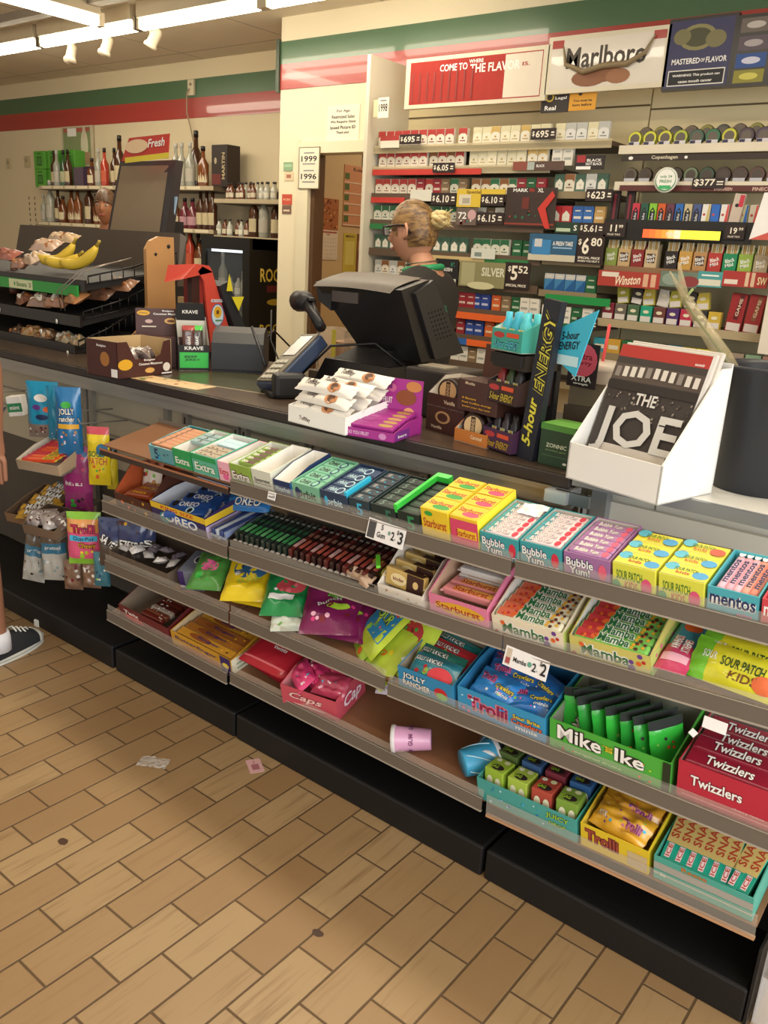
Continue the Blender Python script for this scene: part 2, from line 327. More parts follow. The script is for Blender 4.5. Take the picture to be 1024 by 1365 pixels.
for si in range(3):
    sx0, sx1 = [(-2.42, -1.785), (-1.775, -.855), (-.845, -.205)][si]
    rk = thing('candy_rack', 'black based rack of four candy shelves, ' + SEC_LAB[si], 'display rack', None, 'candy racks along the counter')
    sx1b = sx1 if si < 2 else sx1
    MB().box(sx0, sx1b, 1.60, 1.935, 0, .088, DK, bev=.006).box(sx0, sx1b, 1.80, 1.935, .088, .2, DK).build('base', rk)
    mb = MB().box(sx0, sx1, 1.925, 1.94, .2, .62, mat('6f675b', .5)).box(sx0, sx1, 1.925, 1.94, .62, .955, PANEL if si < 2 else PANW)
    for zz in (.78, .9): mb.box(sx0, sx1, 1.918, 1.925, zz, zz + .006, STEEL)
    mb.build('back_panel', rk)
    for x in ((sx0 + .03, (sx0 + sx1) / 2 - .02, (sx0 + sx1) / 2 + .02, sx1 - .03) if si < 2 else (sx0 + .03,)):
        mb = MB().box(x - .014, x + .014, 1.905, 1.924, .1, .965, STEEL)
        for q in range(6): mb.box(x - .003, x + .003, 1.9035, 1.905, .72 + q * .04, .745 + q * .04, BLACK)
        mb.build('upright', rk)
    for L in (1, 2, 3, 4):
        a, b, za, zb, tl = LV[L][si]
        T_, an, tr = lev(L, (a + b) / 2); xm = (a + b) / 2; w = (b - a) / math.cos(an)
        sh = MB().box(-w / 2, w / 2, 0, .235, -.006, -.001, SHELF).box(-w / 2, w / 2, .232, .235, -.001, .012, STEEL).build('shelf', rk, shm(L, xm))
        Ml = Tr(xm, LIPY, T_) @ M.Rotation(-an, 4, 'Y')
        mb = MB()
        if L == 1 and si == 0: mb.box(-w / 2, w / 2, .0, .012, -.045, -.026, mat('3a2a22', .4)).box(-w / 2, w / 2, -.002, .0, -.028, -.022, mat('a36a48', .4)); Ml2 = Ml
        elif L == 4 and si == 2: mb.box(-w / 2, w / 2, -.001, .002, -.036, .018, LIPC).box(-w / 2, w / 2, -.002, .008, -.042, -.036, mat('b98d68', .4))
        else: mb.box(-w / 2, w / 2, -.001, .0015, -.036, 0, LIP).box(-w / 2, w / 2, -.0025, .003, -.002, .0, RIM).box(-w / 2, w / 2, -.0025, .004, -.040, -.036, RIM).box(-w / 2, w / 2, .0035, .005, 0, .02, LIPC)
        lo = mb.build('price_rail', rk, Ml)
    if si == 2:
        MB().box(sx1 + .002, sx1 + .016, 1.72, 1.93, .2, .62, mat('b78f5c', .45, 0, .1, 3)).build('side_panel', rk)
        MB().box(sx1 + .002, sx1 + .008, 1.60, 1.935, 0, .2, DK).build('side_panel', rk)
t = thing('plastic_guard', 'clear plastic corner guard standing on the floor by the right rack end', 'guard', Tr(-.17, 1.62, 0))
MB().box(-.02, -.017, 0, .5, 0, .3, clear('ffffff', .25)).box(-.02, .25, 0, .003, 0, .12, clear('ffffff', .25)).build('panel', t)
# ---------------------------------------------------------------- printing on faces
def deco(mb, T, W, H, items, warp=None):
    e = .0004
    for n, it in enumerate(items):
        k, x, y, w, h = it[:5]; o = it[5:]
        Tk = T @ Tr((x - .5) * W, (y - .5) * H, 0 if warp else e * (1 + n * .6))
        wp = None
        if warp:
            cx, cy, ee = (x - .5) * W, (y - .5) * H, e * (2 + n); Tk = T
            sl = math.tan(rad(o[4])) if False else 0
            wp = (lambda cx, cy, ee: (lambda v: V((v.x + cx, v.y + cy, warp(v.x + cx, v.y + cy) + ee + v.z))))(cx, cy, ee)
        if k == 't':
            rot = o[3] if len(o) > 3 else 0
            Tt = Tk @ RZ(rot) if not warp else Tk
            if warp and rot:
                c_, s_ = cos(rad(rot)), sin(rad(rot)); base = wp
                wp = (lambda base, c_, s_: (lambda v: base(V((v.x * c_ - v.y * s_, v.x * s_ + v.y * c_, v.z)))))(base, c_, s_)
            ol = o[2] if len(o) > 2 else None
            vs, fs = text_mesh(o[0], .02, o[4] if len(o) > 4 else 0)
            if ol: 
                v2, f2 = text_mesh(o[0], .09, o[4] if len(o) > 4 else 0)
                vv = [V((v.x * w * W * 1.03, v.y * h * H * 1.12, 0)) for v in v2]; mb.add([wp(v) if wp else v for v in vv], f2, ol, Tt)
            vv = [V((v.x * w * W, v.y * h * H, .0005 if ol else 0)) for v in vs]; mb.add([wp(v) if wp else v for v in vv], fs, o[1], Tt)
        elif k in 'er':
            if k == 'e': pts = [V((w * W / 2 * cos(2 * pi * i / 16), h * H / 2 * sin(2 * pi * i / 16), 0)) for i in range(16)]
            else: pts = [V((-w * W / 2, -h * H / 2, 0)), V((w * W / 2, -h * H / 2, 0)), V((w * W / 2, h * H / 2, 0)), V((-w * W / 2, h * H / 2, 0))]
            if warp: 
                c = V((0, 0, 0)); n_ = len(pts)
                if k == 'r':
                    g = 6; vs = [wp(V(((i / g - .5) * w * W, (j / g - .5) * h * H, 0))) for j in range(g + 1) for i in range(g + 1)]
                    mb.add(vs, [(j * (g + 1) + i, j * (g + 1) + i + 1, (j + 1) * (g + 1) + i + 1, (j + 1) * (g + 1) + i) for j in range(g) for i in range(g)], o[0], Tk, True)
                else:
                    ring = [[wp(p * f_) for p in pts] for f_ in (.5, 1)]
                    vs = [wp(c)] + ring[0] + ring[1]; fs = [(0, 1 + i, 1 + (i + 1) % n_) for i in range(n_)] + [(1 + i, 1 + n_ + i, 1 + n_ + (i + 1) % n_, 1 + (i + 1) % n_) for i in range(n_)]
                    mb.add(vs, fs, o[0], Tk, True)
            else: mb.add(pts, [tuple(range(len(pts)))], o[0], Tk)
        elif k == 'b':      # scatter of printed spots
            r = random.Random(o[1] if len(o) > 1 else 1); cols = o[0]
            for q in range(o[2] if len(o) > 2 else 6):
                xx = x + r.uniform(-.5, .5) * w; yy = y + r.uniform(-.5, .5) * h; s_ = r.uniform(.5, 1) * (o[3] if len(o) > 3 else .15)
                deco(mb, T @ Tr(0, 0, e * (1 + n * .6)) if not warp else T, W, H, [('e', xx, yy, s_ * min(1, H / W), s_ * min(1, W / H), r.choice(cols))], warp)
    return mb
YZX = M(((0, 0, 1, 0), (1, 0, 0, 0), (0, 1, 0, 0), (0, 0, 0, 1)))     # polygon in (y,z) pushed along x
def tray(mb, w, d, hf, hb, out, inn, front=(), side=(), hs=None, notch=.0, left=(), base=.002):
    """open carton: origin front bottom centre, opening upward"""
    tk = .0025
    mb.box(-w / 2, w / 2, 0, d, 0, base, inn)
    mb.box(-w / 2, w / 2, 0, tk, 0, hf, out).box(-w / 2 + tk, w / 2 - tk, tk, tk * 1.4, base, hf - .001, inn)
    mb.box(-w / 2, w / 2, d - tk, d, 0, hb, out).box(-w / 2 + tk, w / 2 - tk, d - tk * 1.4, d - tk, base, hb - .001, inn)
    hm = hs if hs is not None else hb
    prof = [(tk, 0), (d - tk, 0), (d - tk, hb), (d * .5, hm), (tk, hf)]
    for sx in (-1, 1):
        x0 = -w / 2 if sx < 0 else w / 2 - tk
        mb.prism(prof, x0, x0 + tk, out, YZX)
        xi = -w / 2 + tk if sx < 0 else w / 2 - tk * 1.3
        mb.prism([(tk, base), (d - tk, base), (d - tk, hb - .001), (d * .5, hm - .001), (tk, hf - .001)], xi, xi + tk * .3, inn, YZX)
    if front: deco(mb, Tr(0, 0, hf / 2) @ FRONT, w, hf, front)
    if side: deco(mb, Tr(w / 2, d / 2, hf / 2) @ RZ(90) @ FRONT, d, hf, side)
    return mb
def cbox(mb, w, d, h, m, front=(), top=(), side=(), bev=.0015):
    mb.box(-w / 2, w / 2, 0, d, 0, h, m, bev=bev)
    if front: deco(mb, Tr(0, 0, h / 2) @ FRONT, w, h, front)
    if top: deco(mb, Tr(0, d / 2, h), w, d, top)
    if side: deco(mb, Tr(w / 2, d / 2, h / 2) @ RZ(90) @ FRONT, d, h, side)
    return mb
def pouch(mb, w, h, t, m, items=(), back=None, crimp=.05, seed=1, wr=.25, nu=14, nv=16):
    """pillow bag lying in XY (y up), front facing +z"""
    sd = seed * 3.7
    def bul(x, y):
        u = min(1, abs(2 * x / w)); v = min(1, abs(2 * y / h)); vv = max(0, (1 - crimp * 2 - v) / (1 - crimp * 2))
        b = t * (1 - u ** 3) ** .7 * min(1, (vv * 2.4)) ** .6
        return b * (1 + wr * noise.noise(V((x / w * 5 + sd, y / h * 5, sd)))) + .0008
    def col(u, v):
        if callable(m): return m(u, v)
        return m
    def edge(x, y): return 0
    mb.grid(lambda u, v: V(((u - .5) * w * (1 - .03 * abs(sin(v * 9 + sd))), (v - .5) * h, bul((u - .5) * w, (v - .5) * h))), nu, nv, col)
    bk = back or (m if not callable(m) else m(.5, .5))
    mb.grid(lambda u, v: V(((.5 - u) * w * (1 - .03 * abs(sin(v * 9 + sd))), (v - .5) * h, -.6 * bul((u - .5) * w, (v - .5) * h))), nu, nv, bk)
    deco(mb, M.Identity(4), w, h, items, bul)
    return mb
def bar(mb, l, w, t, m, end=None, top=(), front=(), crimp=True):
    """wrapped stick along x, origin centre bottom"""
    mb.box(-l / 2, l / 2, -w / 2, w / 2, 0, t, m, bev=min(t, w) * .22)
    if crimp:
        e = end or m
        for s_ in (-1, 1): mb.box(min(s_ * l / 2, s_ * (l / 2 + .008)), max(s_ * l / 2, s_ * (l / 2 + .008)), -w / 2, w / 2, t * .4, t * .5, e)
    if top: deco(mb, Tr(0, 0, t), l, w, top)
    if front: deco(mb, Tr(0, -w / 2, t / 2) @ FRONT, l, t, front)
    return mb
def shbox(L, p0, p1, d=0, gap=.002):
    a = lx(L, p0) + gap; b = lx(L, p1) - gap
    return shm(L, (a + b) / 2, d), b - a
H = {n: card(c) for n, c in dict(teal='2f8f93', green='2e9c57', mint='8ccbb0', navy='23355f', blue='1f6fc0', sky='3fb6dc', yel='e9cf2e', gold='e0a92c', org='e0662c', red='c2262f', pink='e86a9a', hot='d63a7a', pur='6b3f8e', wht='efeae0', grn='37a63c', lime='a6cf35', drk='2b211f', brn='5a3022', tan='b8895a', gry='8d8a86', cream='e6d9b4', mar='7c1f2c', blk='1b191b', lgrn='7cc24a', ice='bfe0ea', lpk='f2b3c4', choc='3d2018').items()}
def dsk(px, d=.0): return d
# ---------------------------------------------------------------- shelf 1: gum and mints
G1 = 'gum cartons on the top candy shelf'
def carton(L, p0, p1, dep, hf, hb, out, inn, label, front, name='carton', cat='box', group=None, hs=None, side=(), d=0):
    Mx, w = shbox(L, p0, p1, d)
    o = one(tray(MB(), w, dep, hf, hb, out, inn, front, side, hs), name, label, cat, Mx, group)
    return Mx, w, o
def T_(s, c, x=.5, y=.5, w=.8, h=.5, o=None, rot=0, sh=0): return ('t', x, y, w, h, s, c, o, rot, sh)
def flat_packs(Mx, w, n, y0, dy, l, wd, t, m, label, cat, z=.003, top=(), name='gum_pack', group=None, x=0, front=(), end=None, tilt=0):
    src = None
    for i in range(n):
        Mi = Mx @ Tr(x, y0 + i * dy, z) @ RX(tilt)
        lb = label % nth(i, n, 'front', 'back')
        if src is None: src = one(bar(MB(), l, wd, t, m, end, top, front, crimp=end is not None), name, lb, cat, Mi, group)
        else: dup(src, Mi, lb)
# far left: clear five-stick gum carton
Mx, w, o = carton(1, 197, 229, .17, .05, .055, clear('6fb0b8', .75, .2), H['teal'], 'hazy teal plastic gum carton, leftmost on the top candy shelf', [T_('5', H['navy'], .3, .5, .2, .7), ('b', .6, .5, .8, .8, [H['navy'], H['sky']], 3, 6, .2)], group=G1)
flat_packs(Mx, w, 7, .02, .021, w - .012, .022, .012, card('c98a62'), 'orange brown gum pack, %s in the leftmost teal carton', 'gum', .042, [T_('5', H['drk'], .3, .5, .1, .7)])
Mx, w, o = carton(1, 229, 253, .17, .062, .062, H['green'], WHITE, 'green gum carton with a tall empty white inside, second on the top shelf', [T_('Extra', WHITE, .5, .4, .8, .35)], group=G1)
flat_packs(Mx, w, 3, .08, .026, w - .01, .023, .012, card('93aeb0'), 'pale grey gum pack, %s in the second carton from the left', 'gum', .05, [T_('5', H['drk'], .5, .5, .2, .7)])
Mx, w, o = carton(1, 254, 288, .17, .064, .064, mat('5fb79a', .35), WHITE, 'see-through mint green gum carton, third from left on the top shelf', [T_('Extra', WHITE, .5, .4, .8, .4, H['green']), ('r', .5, .85, 1, .25, H['green'])], group=G1)
flat_packs(Mx, w, 3, .02, .024, w - .012, .022, .014, card('b5a58d'), 'speckled beige gum pack, %s in the mint green carton', 'gum', .048, [('b', .5, .5, .9, .8, [H['brn'], H['wht'], H['gry']], 5, 9, .3)])
flat_packs(Mx, w, 2, .11, .026, w - .012, .026, .012, H['ice'], 'icy blue gum pack, %s at the rear of the mint green carton', 'gum', .045)
Mx, w, o = carton(1, 289, 305, .17, .062, .062, H['lpk'], WHITE, 'narrow pink gum carton, empty and white inside', [T_('Extra', H['red'], .5, .5, .8, .3), ('e', .6, .25, .5, .3, H['pink'])], group=G1)
Mx, w, o = carton(1, 306, 334, .17, .064, .06, card('8fae4a'), WHITE, 'olive green gum carton with one row of green packs left', [T_('Extra', WHITE, .5, .45, .86, .42, H['brn']), ('r', .5, .08, 1, .16, H['mar'])], group=G1)
flat_packs(Mx, w, 5, .04, .023, w - .012, .021, .014, card('8cab4a'), 'green and brown gum pack, %s in the olive carton', 'gum', .044, [('r', .6, .5, .5, .8, H['brn']), T_('Extra', WHITE, .3, .5, .3, .6)])
Mx, w, o = carton(1, 335, 362, .17, .066, .066, card('d9dccb'), WHITE, 'white gum carton with a dark arrow mark, empty inside', [T_('Spearmint', H['blk'], .5, .5, .8, .25), ('r', .5, .36, .9, .03, H['blk'])], group=G1)
Mx, w, o = carton(1, 363, 387, .17, .05, .066, H['navy'], WHITE, 'empty white gum carton with dark blue front and bright blue right side', [T_('Winterfresh', H['ice'], .5, .5, .9, .3)], group=G1, side=[('r', .5, .5, 1, 1, H['blue'])])
def gumdisp(p0, p1, m, name, label, front, top, n, packm, packtop, plabel, hf=.058):
    Mx, w, o = carton(1, p0, p1, .168, hf, hf, m, m, label, front, group=G1)
    flat_packs(Mx, w, n, .02, .158 / n, w - .012, .15 / n, .016, packm, plabel, 'gum', hf - .018, packtop)
gumdisp(388, 425, mat('79b797', .4), 0, 'sea green gum carton with a round swirl mark on its front', [T_('Orbit', H['blk'], .5, .5, .75, .4), ('e', .2, .5, .2, .6, H['navy'])], 0, 4, card('7fbf9f'), [T_('Orbit', H['blk'], .35, .5, .4, .6), ('e', .75, .5, .25, .9, H['navy']), ('e', .75, .5, .17, .6, H['mint'])], 'sea green gum pack, %s in the sea green carton')
gumdisp(426, 463, card('2c3e58'), 0, 'navy gum carton beside the sea green one', [T_('orbit', H['ice'], .5, .5, .6, .35), ('e', .2, .5, .14, .5, H['sky'])], 0, 4, card('31486a'), [('e', .6, .5, .3, .9, H['ice']), ('e', .6, .5, .22, .65, H['navy']), T_('rbit', H['ice'], .3, .5, .3, .5)], 'navy gum pack with a ring mark, %s in the navy carton')
gumdisp(464, 492, card('2a3d46'), 0, 'black gum carton with a cyan divider strip', [T_('5', H['sky'], .5, .5, .3, .6), ('r', .5, .2, .9, .1, H['gry'])], 0, 5, card('38434a'), [('r', .3, .5, .2, .5, H['gry']), ('b', .6, .5, .5, .8, [H['navy'], H['sky']], 2, 5, .2)], 'black and blue gum pack, %s in the carton with the cyan strip')
gumdisp(493, 527, card('20302c'), 0, 'black gum carton with green print, left of the bright green divider', [T_('5', mat('2f6a55'), .7, .5, .25, .7), ('r', .3, .4, .3, .05, H['gry'])], 0, 5, card('2b3a33'), [T_('5', card('6f8a7a'), .3, .5, .15, .8), ('r', .7, .5, .3, .2, card('4a5b50'))], 'black gum pack, %s in the carton left of the green divider')
gumdisp(528, 559, card('1d2a24'), 0, 'black gum carton right of the bright green divider', [T_('5', mat('2f8a55'), .6, .5, .35, .7)], 0, 5, card('26332c'), [('r', .5, .5, .6, .2, card('3d5a48'))], 'black gum pack, %s in the carton right of the green divider')
Mx, w = shbox(1, 524, 531); one(MB().box(-.005, .005, .0, .17, .05, .072, mat('3fd04a', .3)).box(-.005, .04, .19, .17, .05, .072, mat('3fd04a', .3)), 'divider_strip', 'bright green plastic divider lying across the black gum cartons', 'divider', Mx)
Mx, w = shbox(1, 458, 464); one(MB().box(-.004, .004, .0, .1, .052, .068, mat('35b9dd', .3)), 'divider_strip', 'bright cyan strip sticking out beside the navy gum carton', 'divider', Mx)
SB = H['org']
for i, (a, b, c1, c2, nm) in enumerate(((560, 598, 'e8c52c', '3aa03a', 'yellow fruit chew carton with green leaves, left of the pair'), (599, 637, 'efc22e', 'd8486a', 'yellow fruit chew carton with a pink front, right of the pair'))):
    Mx, w = shbox(1, a, b)
    tp = []
    for r_ in range(3): tp += [('r', .5, .17 + r_ * .33, .96, .30, card(c1)), ('e', .62, .1 + r_ * .33, .6, .12, card(c2)), T_('Starburst', card('b8402a'), .5, .2 + r_ * .33, .84, .11)]
    fr = [T_('Starburst', card('b8402a'), .5, .55, .84, .28), ('e', .3, .85, .3, .15, card(c2))]
    if i: fr = [('r', .5, .45, 1, .9, card('d8486a')), ('r', .6, .5, .7, .25, card('efc22e')), T_('Starburst', card('b8402a'), .55, .5, .7, .2)]
    one(cbox(MB(), w, .17, .085, card(c1), fr, tp, [('r', .5, .5, 1, 1, card('f2e23a'))]), 'candy_carton', nm, 'box', Mx, 'cartons of fruit chews on the top shelf')
BYC = {'t': ('3b9aa0', 'e9d8d8', 'cf2f45'), 'p': ('9d6c9c', 'efdce2', 'e05f7a')}
for i, (a, b, k, nm) in enumerate(((638, 690, 't', 'teal bubble gum carton under a scrap of white paper'), (691, 748, 't', 'teal bubble gum carton, middle of the three bubble gum cartons'), (749, 812, 'p', 'purple bubble gum carton, rightmost of the three'))):
    c = BYC[k]; Mx, w, o = carton(1, a, b, .160, .062, .066, card(c[0]), card('cfc7bb'), nm, [T_('Bubble', WHITE, .35, .66, .6, .32, H['navy']), T_('Yum!' if k == 'p' else 'Yum', WHITE, .35, .34, .45, .3, H['navy']), ('e', .85, .5, .18, .6, card(c[2]))] + ([T_('BLOWOUT', WHITE, .65, .16, .6, .18, H['pur'])] if k == 't' else []), group=G1)
    flat_packs(Mx, w, 6, .018, .0235, w - .014, .0225, .014, card(c[1] if k == 't' else 'b07fae'), '%s bubble gum pack, %%s in the %s' % (('pink', 'purple')[k == 'p'], ('teal carton under the paper scrap', 'middle teal carton', 'purple carton')[i]), 'gum', .05,
        [('r', .1, .5, .2, .95, card(c[0])), T_('Bubble Yum', WHITE, .42, .5, .6, .7, card('7d2f5a')), ('e', .88, .5, .16, .95, card(c[2]))])
Mx, w = shbox(1, 655, 690)
one(MB().grid(lambda u, v: V(((u - .5) * .06, .10 + v * .05, .07 + .009 * noise.noise(V((u * 3.3, v * 3.3, 1))))), 10, 10, WHITE, smooth=False), 'paper_scrap', 'crumpled white paper scrap on the teal bubble gum', 'paper', Mx)
for i, (a, b, nm) in enumerate(((813, 873, 'yellow and blue sour candy box stack, left of the two'), (874, 938, 'yellow and blue sour candy box stack with pink corners, right of the two'))):
    Mx, w = shbox(1, a, b)
    tp = [('r', .5, .5, .97, .97, card('e6da4a'))]
    for r_ in range(3):
        y = .17 + r_ * .33; tp += [('e', .15, y + .08, .3, .2, card('5fb6cc')), ('e', .82, y - .03, .34, .18, card('4f9fcf') if i == 0 or r_ < 2 else card('e0604a')), T_('SOUR PATCH', card('4d7a2c'), .48, y + .05, .5, .08), T_('kids', card('c0603a'), .45, y - .04, .3, .07), ('r', .5, y - .16, 1, .008, H['gry'])]
    one(cbox(MB(), w, .145, .064, card('d9d84a'), [T_('SOUR PATCH', card('4d7a2c'), .4, .6, .6, .35), T_('KIDS', card('c9603a'), .45, .25, .3, .3), ('e', .8, .35, .25, .6, card('d8567a')), ('e', .1, .2, .2, .4, card('3f9a5a'))], tp), 'candy_carton', nm, 'box', Mx, 'sour candy cartons on the top shelf')
for i, (a, b, c, fc, nm) in enumerate(((939, 1010, '4aa8b4', 'mint', 'teal carton of pink mint rolls at the right'), (1011, 1075, 'd0454f', 'red', 'red carton of mint rolls cut off by the right edge'))):
    Mx, w, o = carton(1, a, b, .148, .062, .064, card(c), card(c), nm, [T_('mentos', WHITE if i else H['navy'], .5, .62, .9, .42, WHITE if not i else None), T_('mint' if not i else 'fruit', H['pink'] if not i else H['yel'], .75, .2, .3, .22)], group=G1)
    RLC = ['e9b7c8', 'e6a9b8', 'f0b8c4', 'e9a08c', 'e08a78', 'd96a5a']
    for q in range(5 if not i else 4):
        xx = -w / 2 + .012 + (q + .5) * (w - .02) / (5 if not i else 4)
        mb = MB(); r = .0095; mb.lathe([(.004, 0), (r, .004), (r, .125), (.004, .129)], card(RLC[q if not i else 5]), RX(-90), n=12)
        deco(mb, Tr(0, .08, r * 1.01) @ RZ(90), .15, .014, [T_('mentos', H['navy'] if not i else WHITE, .4, .5, .6, .8), ('e', .85, .5, .15, .9, WHITE)])
        one(mb, 'mint_roll', 'pink wrapped mint roll, %s in the %s carton' % (nth(q, 5 if not i else 4), ('teal', 'red')[i]), 'candy roll', Mx @ Tr(xx, .01, .05) , 'mint rolls')
# ---------------------------------------------------------------- shelf 2
Mx, w, o = carton(2, 152, 200, .18, .06, .11, card('4e2a1c'), card('b5542a'), 'brown open carton at the left end of the second shelf, orange inside', [('b', .6, .5, .8, .8, [H['org'], H['gold'], H['brn']], 9, 10, .25)], hs=.13)
Mp = Mx @ Tr(-.03, .12, .09) @ RX(72) @ RZ(-6)
one(pouch(MB(), .10, .13, .012, lambda u, v: foil('e6ddd0') if v < .6 else foil('b05a3a'), [('b', .5, .62, .7, .4, [H['red'], H['brn'], H['lgrn']], 4, 9, .2), ('b', .5, .3, .5, .3, [H['wht'], H['tan']], 2, 5, .18)], seed=3), 'candy_bag', 'white and red candy bag propped in the brown carton', 'bag', Mp)
for q in range(3):
    one(bar(MB(), .1, .03, .018, foil('8a3f22'), foil('c2682c'), [T_('SNACK', H['gold'], .5, .5, .6, .5)]), 'candy_bar', 'brown and orange candy bar, %s in the brown carton' % nth(q, 3, 'front', 'back'), 'candy bar', Mx @ Tr(.01, .03 + q * .035, .05) @ RZ(12))
Mx, w, o = carton(2, 201, 274, .2, .075, .08, card('33285a'), card('cfd0d8'), 'purple and blue cookie carton with a yellow rim', [('r', .5, .86, 1, .28, card('e3bd2c')), T_('KING SIZE', H['red'], .5, .86, .6, .16), T_('OREO', WHITE, .55, .45, .6, .38, H['blue']), ('e', .25, .4, .2, .5, H['teal'])], hs=.085, side=[('r', .5, .8, 1, .3, card('e3bd2c')), ('r', .5, .3, 1, .6, card('c9b7dc'))])
for q in range(6):
    one(bar(MB(), .14, .04, .02, foil('24529c'), foil('dfe6ee'), [T_('OREO', WHITE, .5, .5, .5, .6), ('e', .15, .5, .15, .8, H['blk'])] if q % 2 else [('e', .6, .5, .2, .9, H['ice']), ('e', .6, .5, .12, .6, H['blk'])]), 'cookie_pack', 'dark blue cookie pack, %s in the yellow rimmed carton' % nth(q, 6, 'front', 'back'), 'cookies', Mx @ Tr((-1) ** q * .008, .03 + q * .029, .042 + .004 * (q % 2)) @ RZ(24 - q * 3) @ RX(8))
Mx, w = shbox(2, 276, 306)
one(pouch(MB(), .15, .055, .014, foil('2f77b8'), [T_('OREO', WHITE, .5, .5, .6, .55, H['navy'])], seed=5), 'cookie_pack', 'bright blue cookie pack leaning above the striped bars', 'cookies', Mx @ Tr(-.02, .15, .07) @ RZ(20) @ RX(35))
for q in range(4):
    one(bar(MB(), .19, .014, .035, foil(('2b3f78', 'b9c2cf', '31427c', '7f8fb4')[q]), foil('9aa6b8')), 'candy_bar', '%s striped candy bar beside the cookie carton, %s' % (('blue', 'silver', 'navy', 'pale blue')[q], nth(q, 4)), 'candy bar', Mx @ Tr(-.03 + q * .019, .1, .012) @ RZ(90 - 4))
x0 = lx(2, 300); x1 = lx(2, 498)
n = 24
Mt = shm(2, (x0 + x1) / 2); W2 = x1 - x0
one(tray(MB(), W2, .17, .03, .045, mat('2b211d', .3), mat('2b211d', .3)), 'bar_tray', 'long dark tray of chocolate bars standing on edge', 'tray', Mt)
srcb = {}
for q in range(n):
    xx = -W2 / 2 + .012 + (q + .5) * (W2 - .03) / n
    g = q < 10
    key = (g, q % 3)
    Mi = Mt @ Tr(xx, .088, .006) @ RY(10) @ RZ(90)
    lb = '%s chocolate bar on edge, %s' % ('black wrapped green ended' if g else 'black wrapped red brown', nth(q, n) + ' in the long dark tray')
    if key not in srcb:
        m0 = foil(('24302a', '1f2723', '2c3a30')[q % 3] if g else ('3a1a18', '5c2420', '2a1614')[q % 3])
        c1 = card(('3f8a4f', '5a9a63', '2f7a44')[q % 3] if g else ('8a3a34', 'b08a86', '9c4c3a')[q % 3])
        srcb[key] = one(bar(MB(), .15, .013, .046, m0, foil('b9b0a6'), [('r', .28, .5, .3, .9, c1), ('r', .6, .5, .12, .9, card('7f5a4a') if not g else card('2f5a3c')), ('r', .85, .5, .05, .9, H['gry'])]), 'chocolate_bar', lb, 'candy bar', Mi, 'bars in the long dark tray')
    else: dup(srcb[key], Mi, lb)
Mx, w = shbox(2, 452, 500)
for (dx, dy, ww, hh, c, lb, nm) in ((-.01, .02, .11, .04, 'b99a80', 'crumpled clear and tan wrapper lying at the front of the second shelf', 'candy_wrapper'), (.015, .075, .09, .05, 'c9b93a', 'dull yellow candy bag behind the crumpled wrapper', 'candy_bag')):
    one(pouch(MB(), ww, hh, .016, foil(c), [('b', .3, .5, .3, .5, [H['tan'], H['org'], H['wht']], 3, 5, .2)], seed=9, wr=.6), nm, lb, 'bag', Mx @ Tr(dx, dy, .03) @ RZ(-14) @ RX(25))
one(bar(MB(), .06, .012, .008, mat('6fd63a', .3), None, crimp=False), 'candy_strip', 'small bright green strip on the dull yellow bag', 'strip', Mx @ Tr(.03, .055, .062) @ RZ(-50))
Mx, w, o = carton(2, 501, 563, .2, .04, .085, card('e8e0d2'), card('e8e0d2'), 'white open carton of gold wafer bars on the second shelf', [('b', .5, .5, .8, .6, [H['cream'], H['tan']], 1, 8, .2)], hs=.09)
for q in range(4):
    one(bar(MB(), w - .02, .024, .05, foil('c9a860'), foil('d9c89a'), [('r', .7, .5, .5, .9, H['choc'])], [('r', .78, .5, .42, .96, H['choc']), ('e', .36, .5, .42, .62, card('e6d29c')), T_('kinder', H['mar'], .36, .5, .28, .2), ('e', .8, .5, .14, .4, card('e0c080'))]), 'wafer_bar', 'gold and brown wafer bar on edge, %s in the white carton' % nth(q, 4, 'front', 'back'), 'candy bar', Mx @ Tr(-.004, .03 + q * .04, .024) @ RX(-14) @ RY(4))
Mx, w, o = carton(2, 570, 650, .18, .06, .115, card('df7f9f'), card('c9a58a'), 'pink open carton of fruit chews on the second shelf', [('e', .55, .55, .8, .6, H['gold']), T_('Starburst', card('b03a2a'), .5, .58, .76, .32, card('f0c23a'))], hs=.1)
for q in range(3):
    one(bar(MB(), w - .03, .026, .022, foil('e08a8a') if q < 2 else foil('d9cfc8'), foil('f0b0b8'), [('r', .6, .5, .8, .8, card('e8a24a')), T_('Starburst', card('b03028'), .55, .5, .7, .7)]), 'chew_stick', 'fruit chew stick with orange print, %s in the pink carton' % nth(q, 3, 'front', 'back'), 'candy', Mx @ Tr(.008, .04 + q * .034, .046), 'chew sticks in the pink carton')
one(bar(MB(), w - .04, .02, .018, foil('dcdad6'), foil('e6e2dc'), [('b', .5, .5, .9, .6, [H['gry']], 1, 12, .1)]), 'chew_stick', 'silver backed chew stick turned over in the pink carton', 'candy', Mx @ Tr(.01, .105, .07))
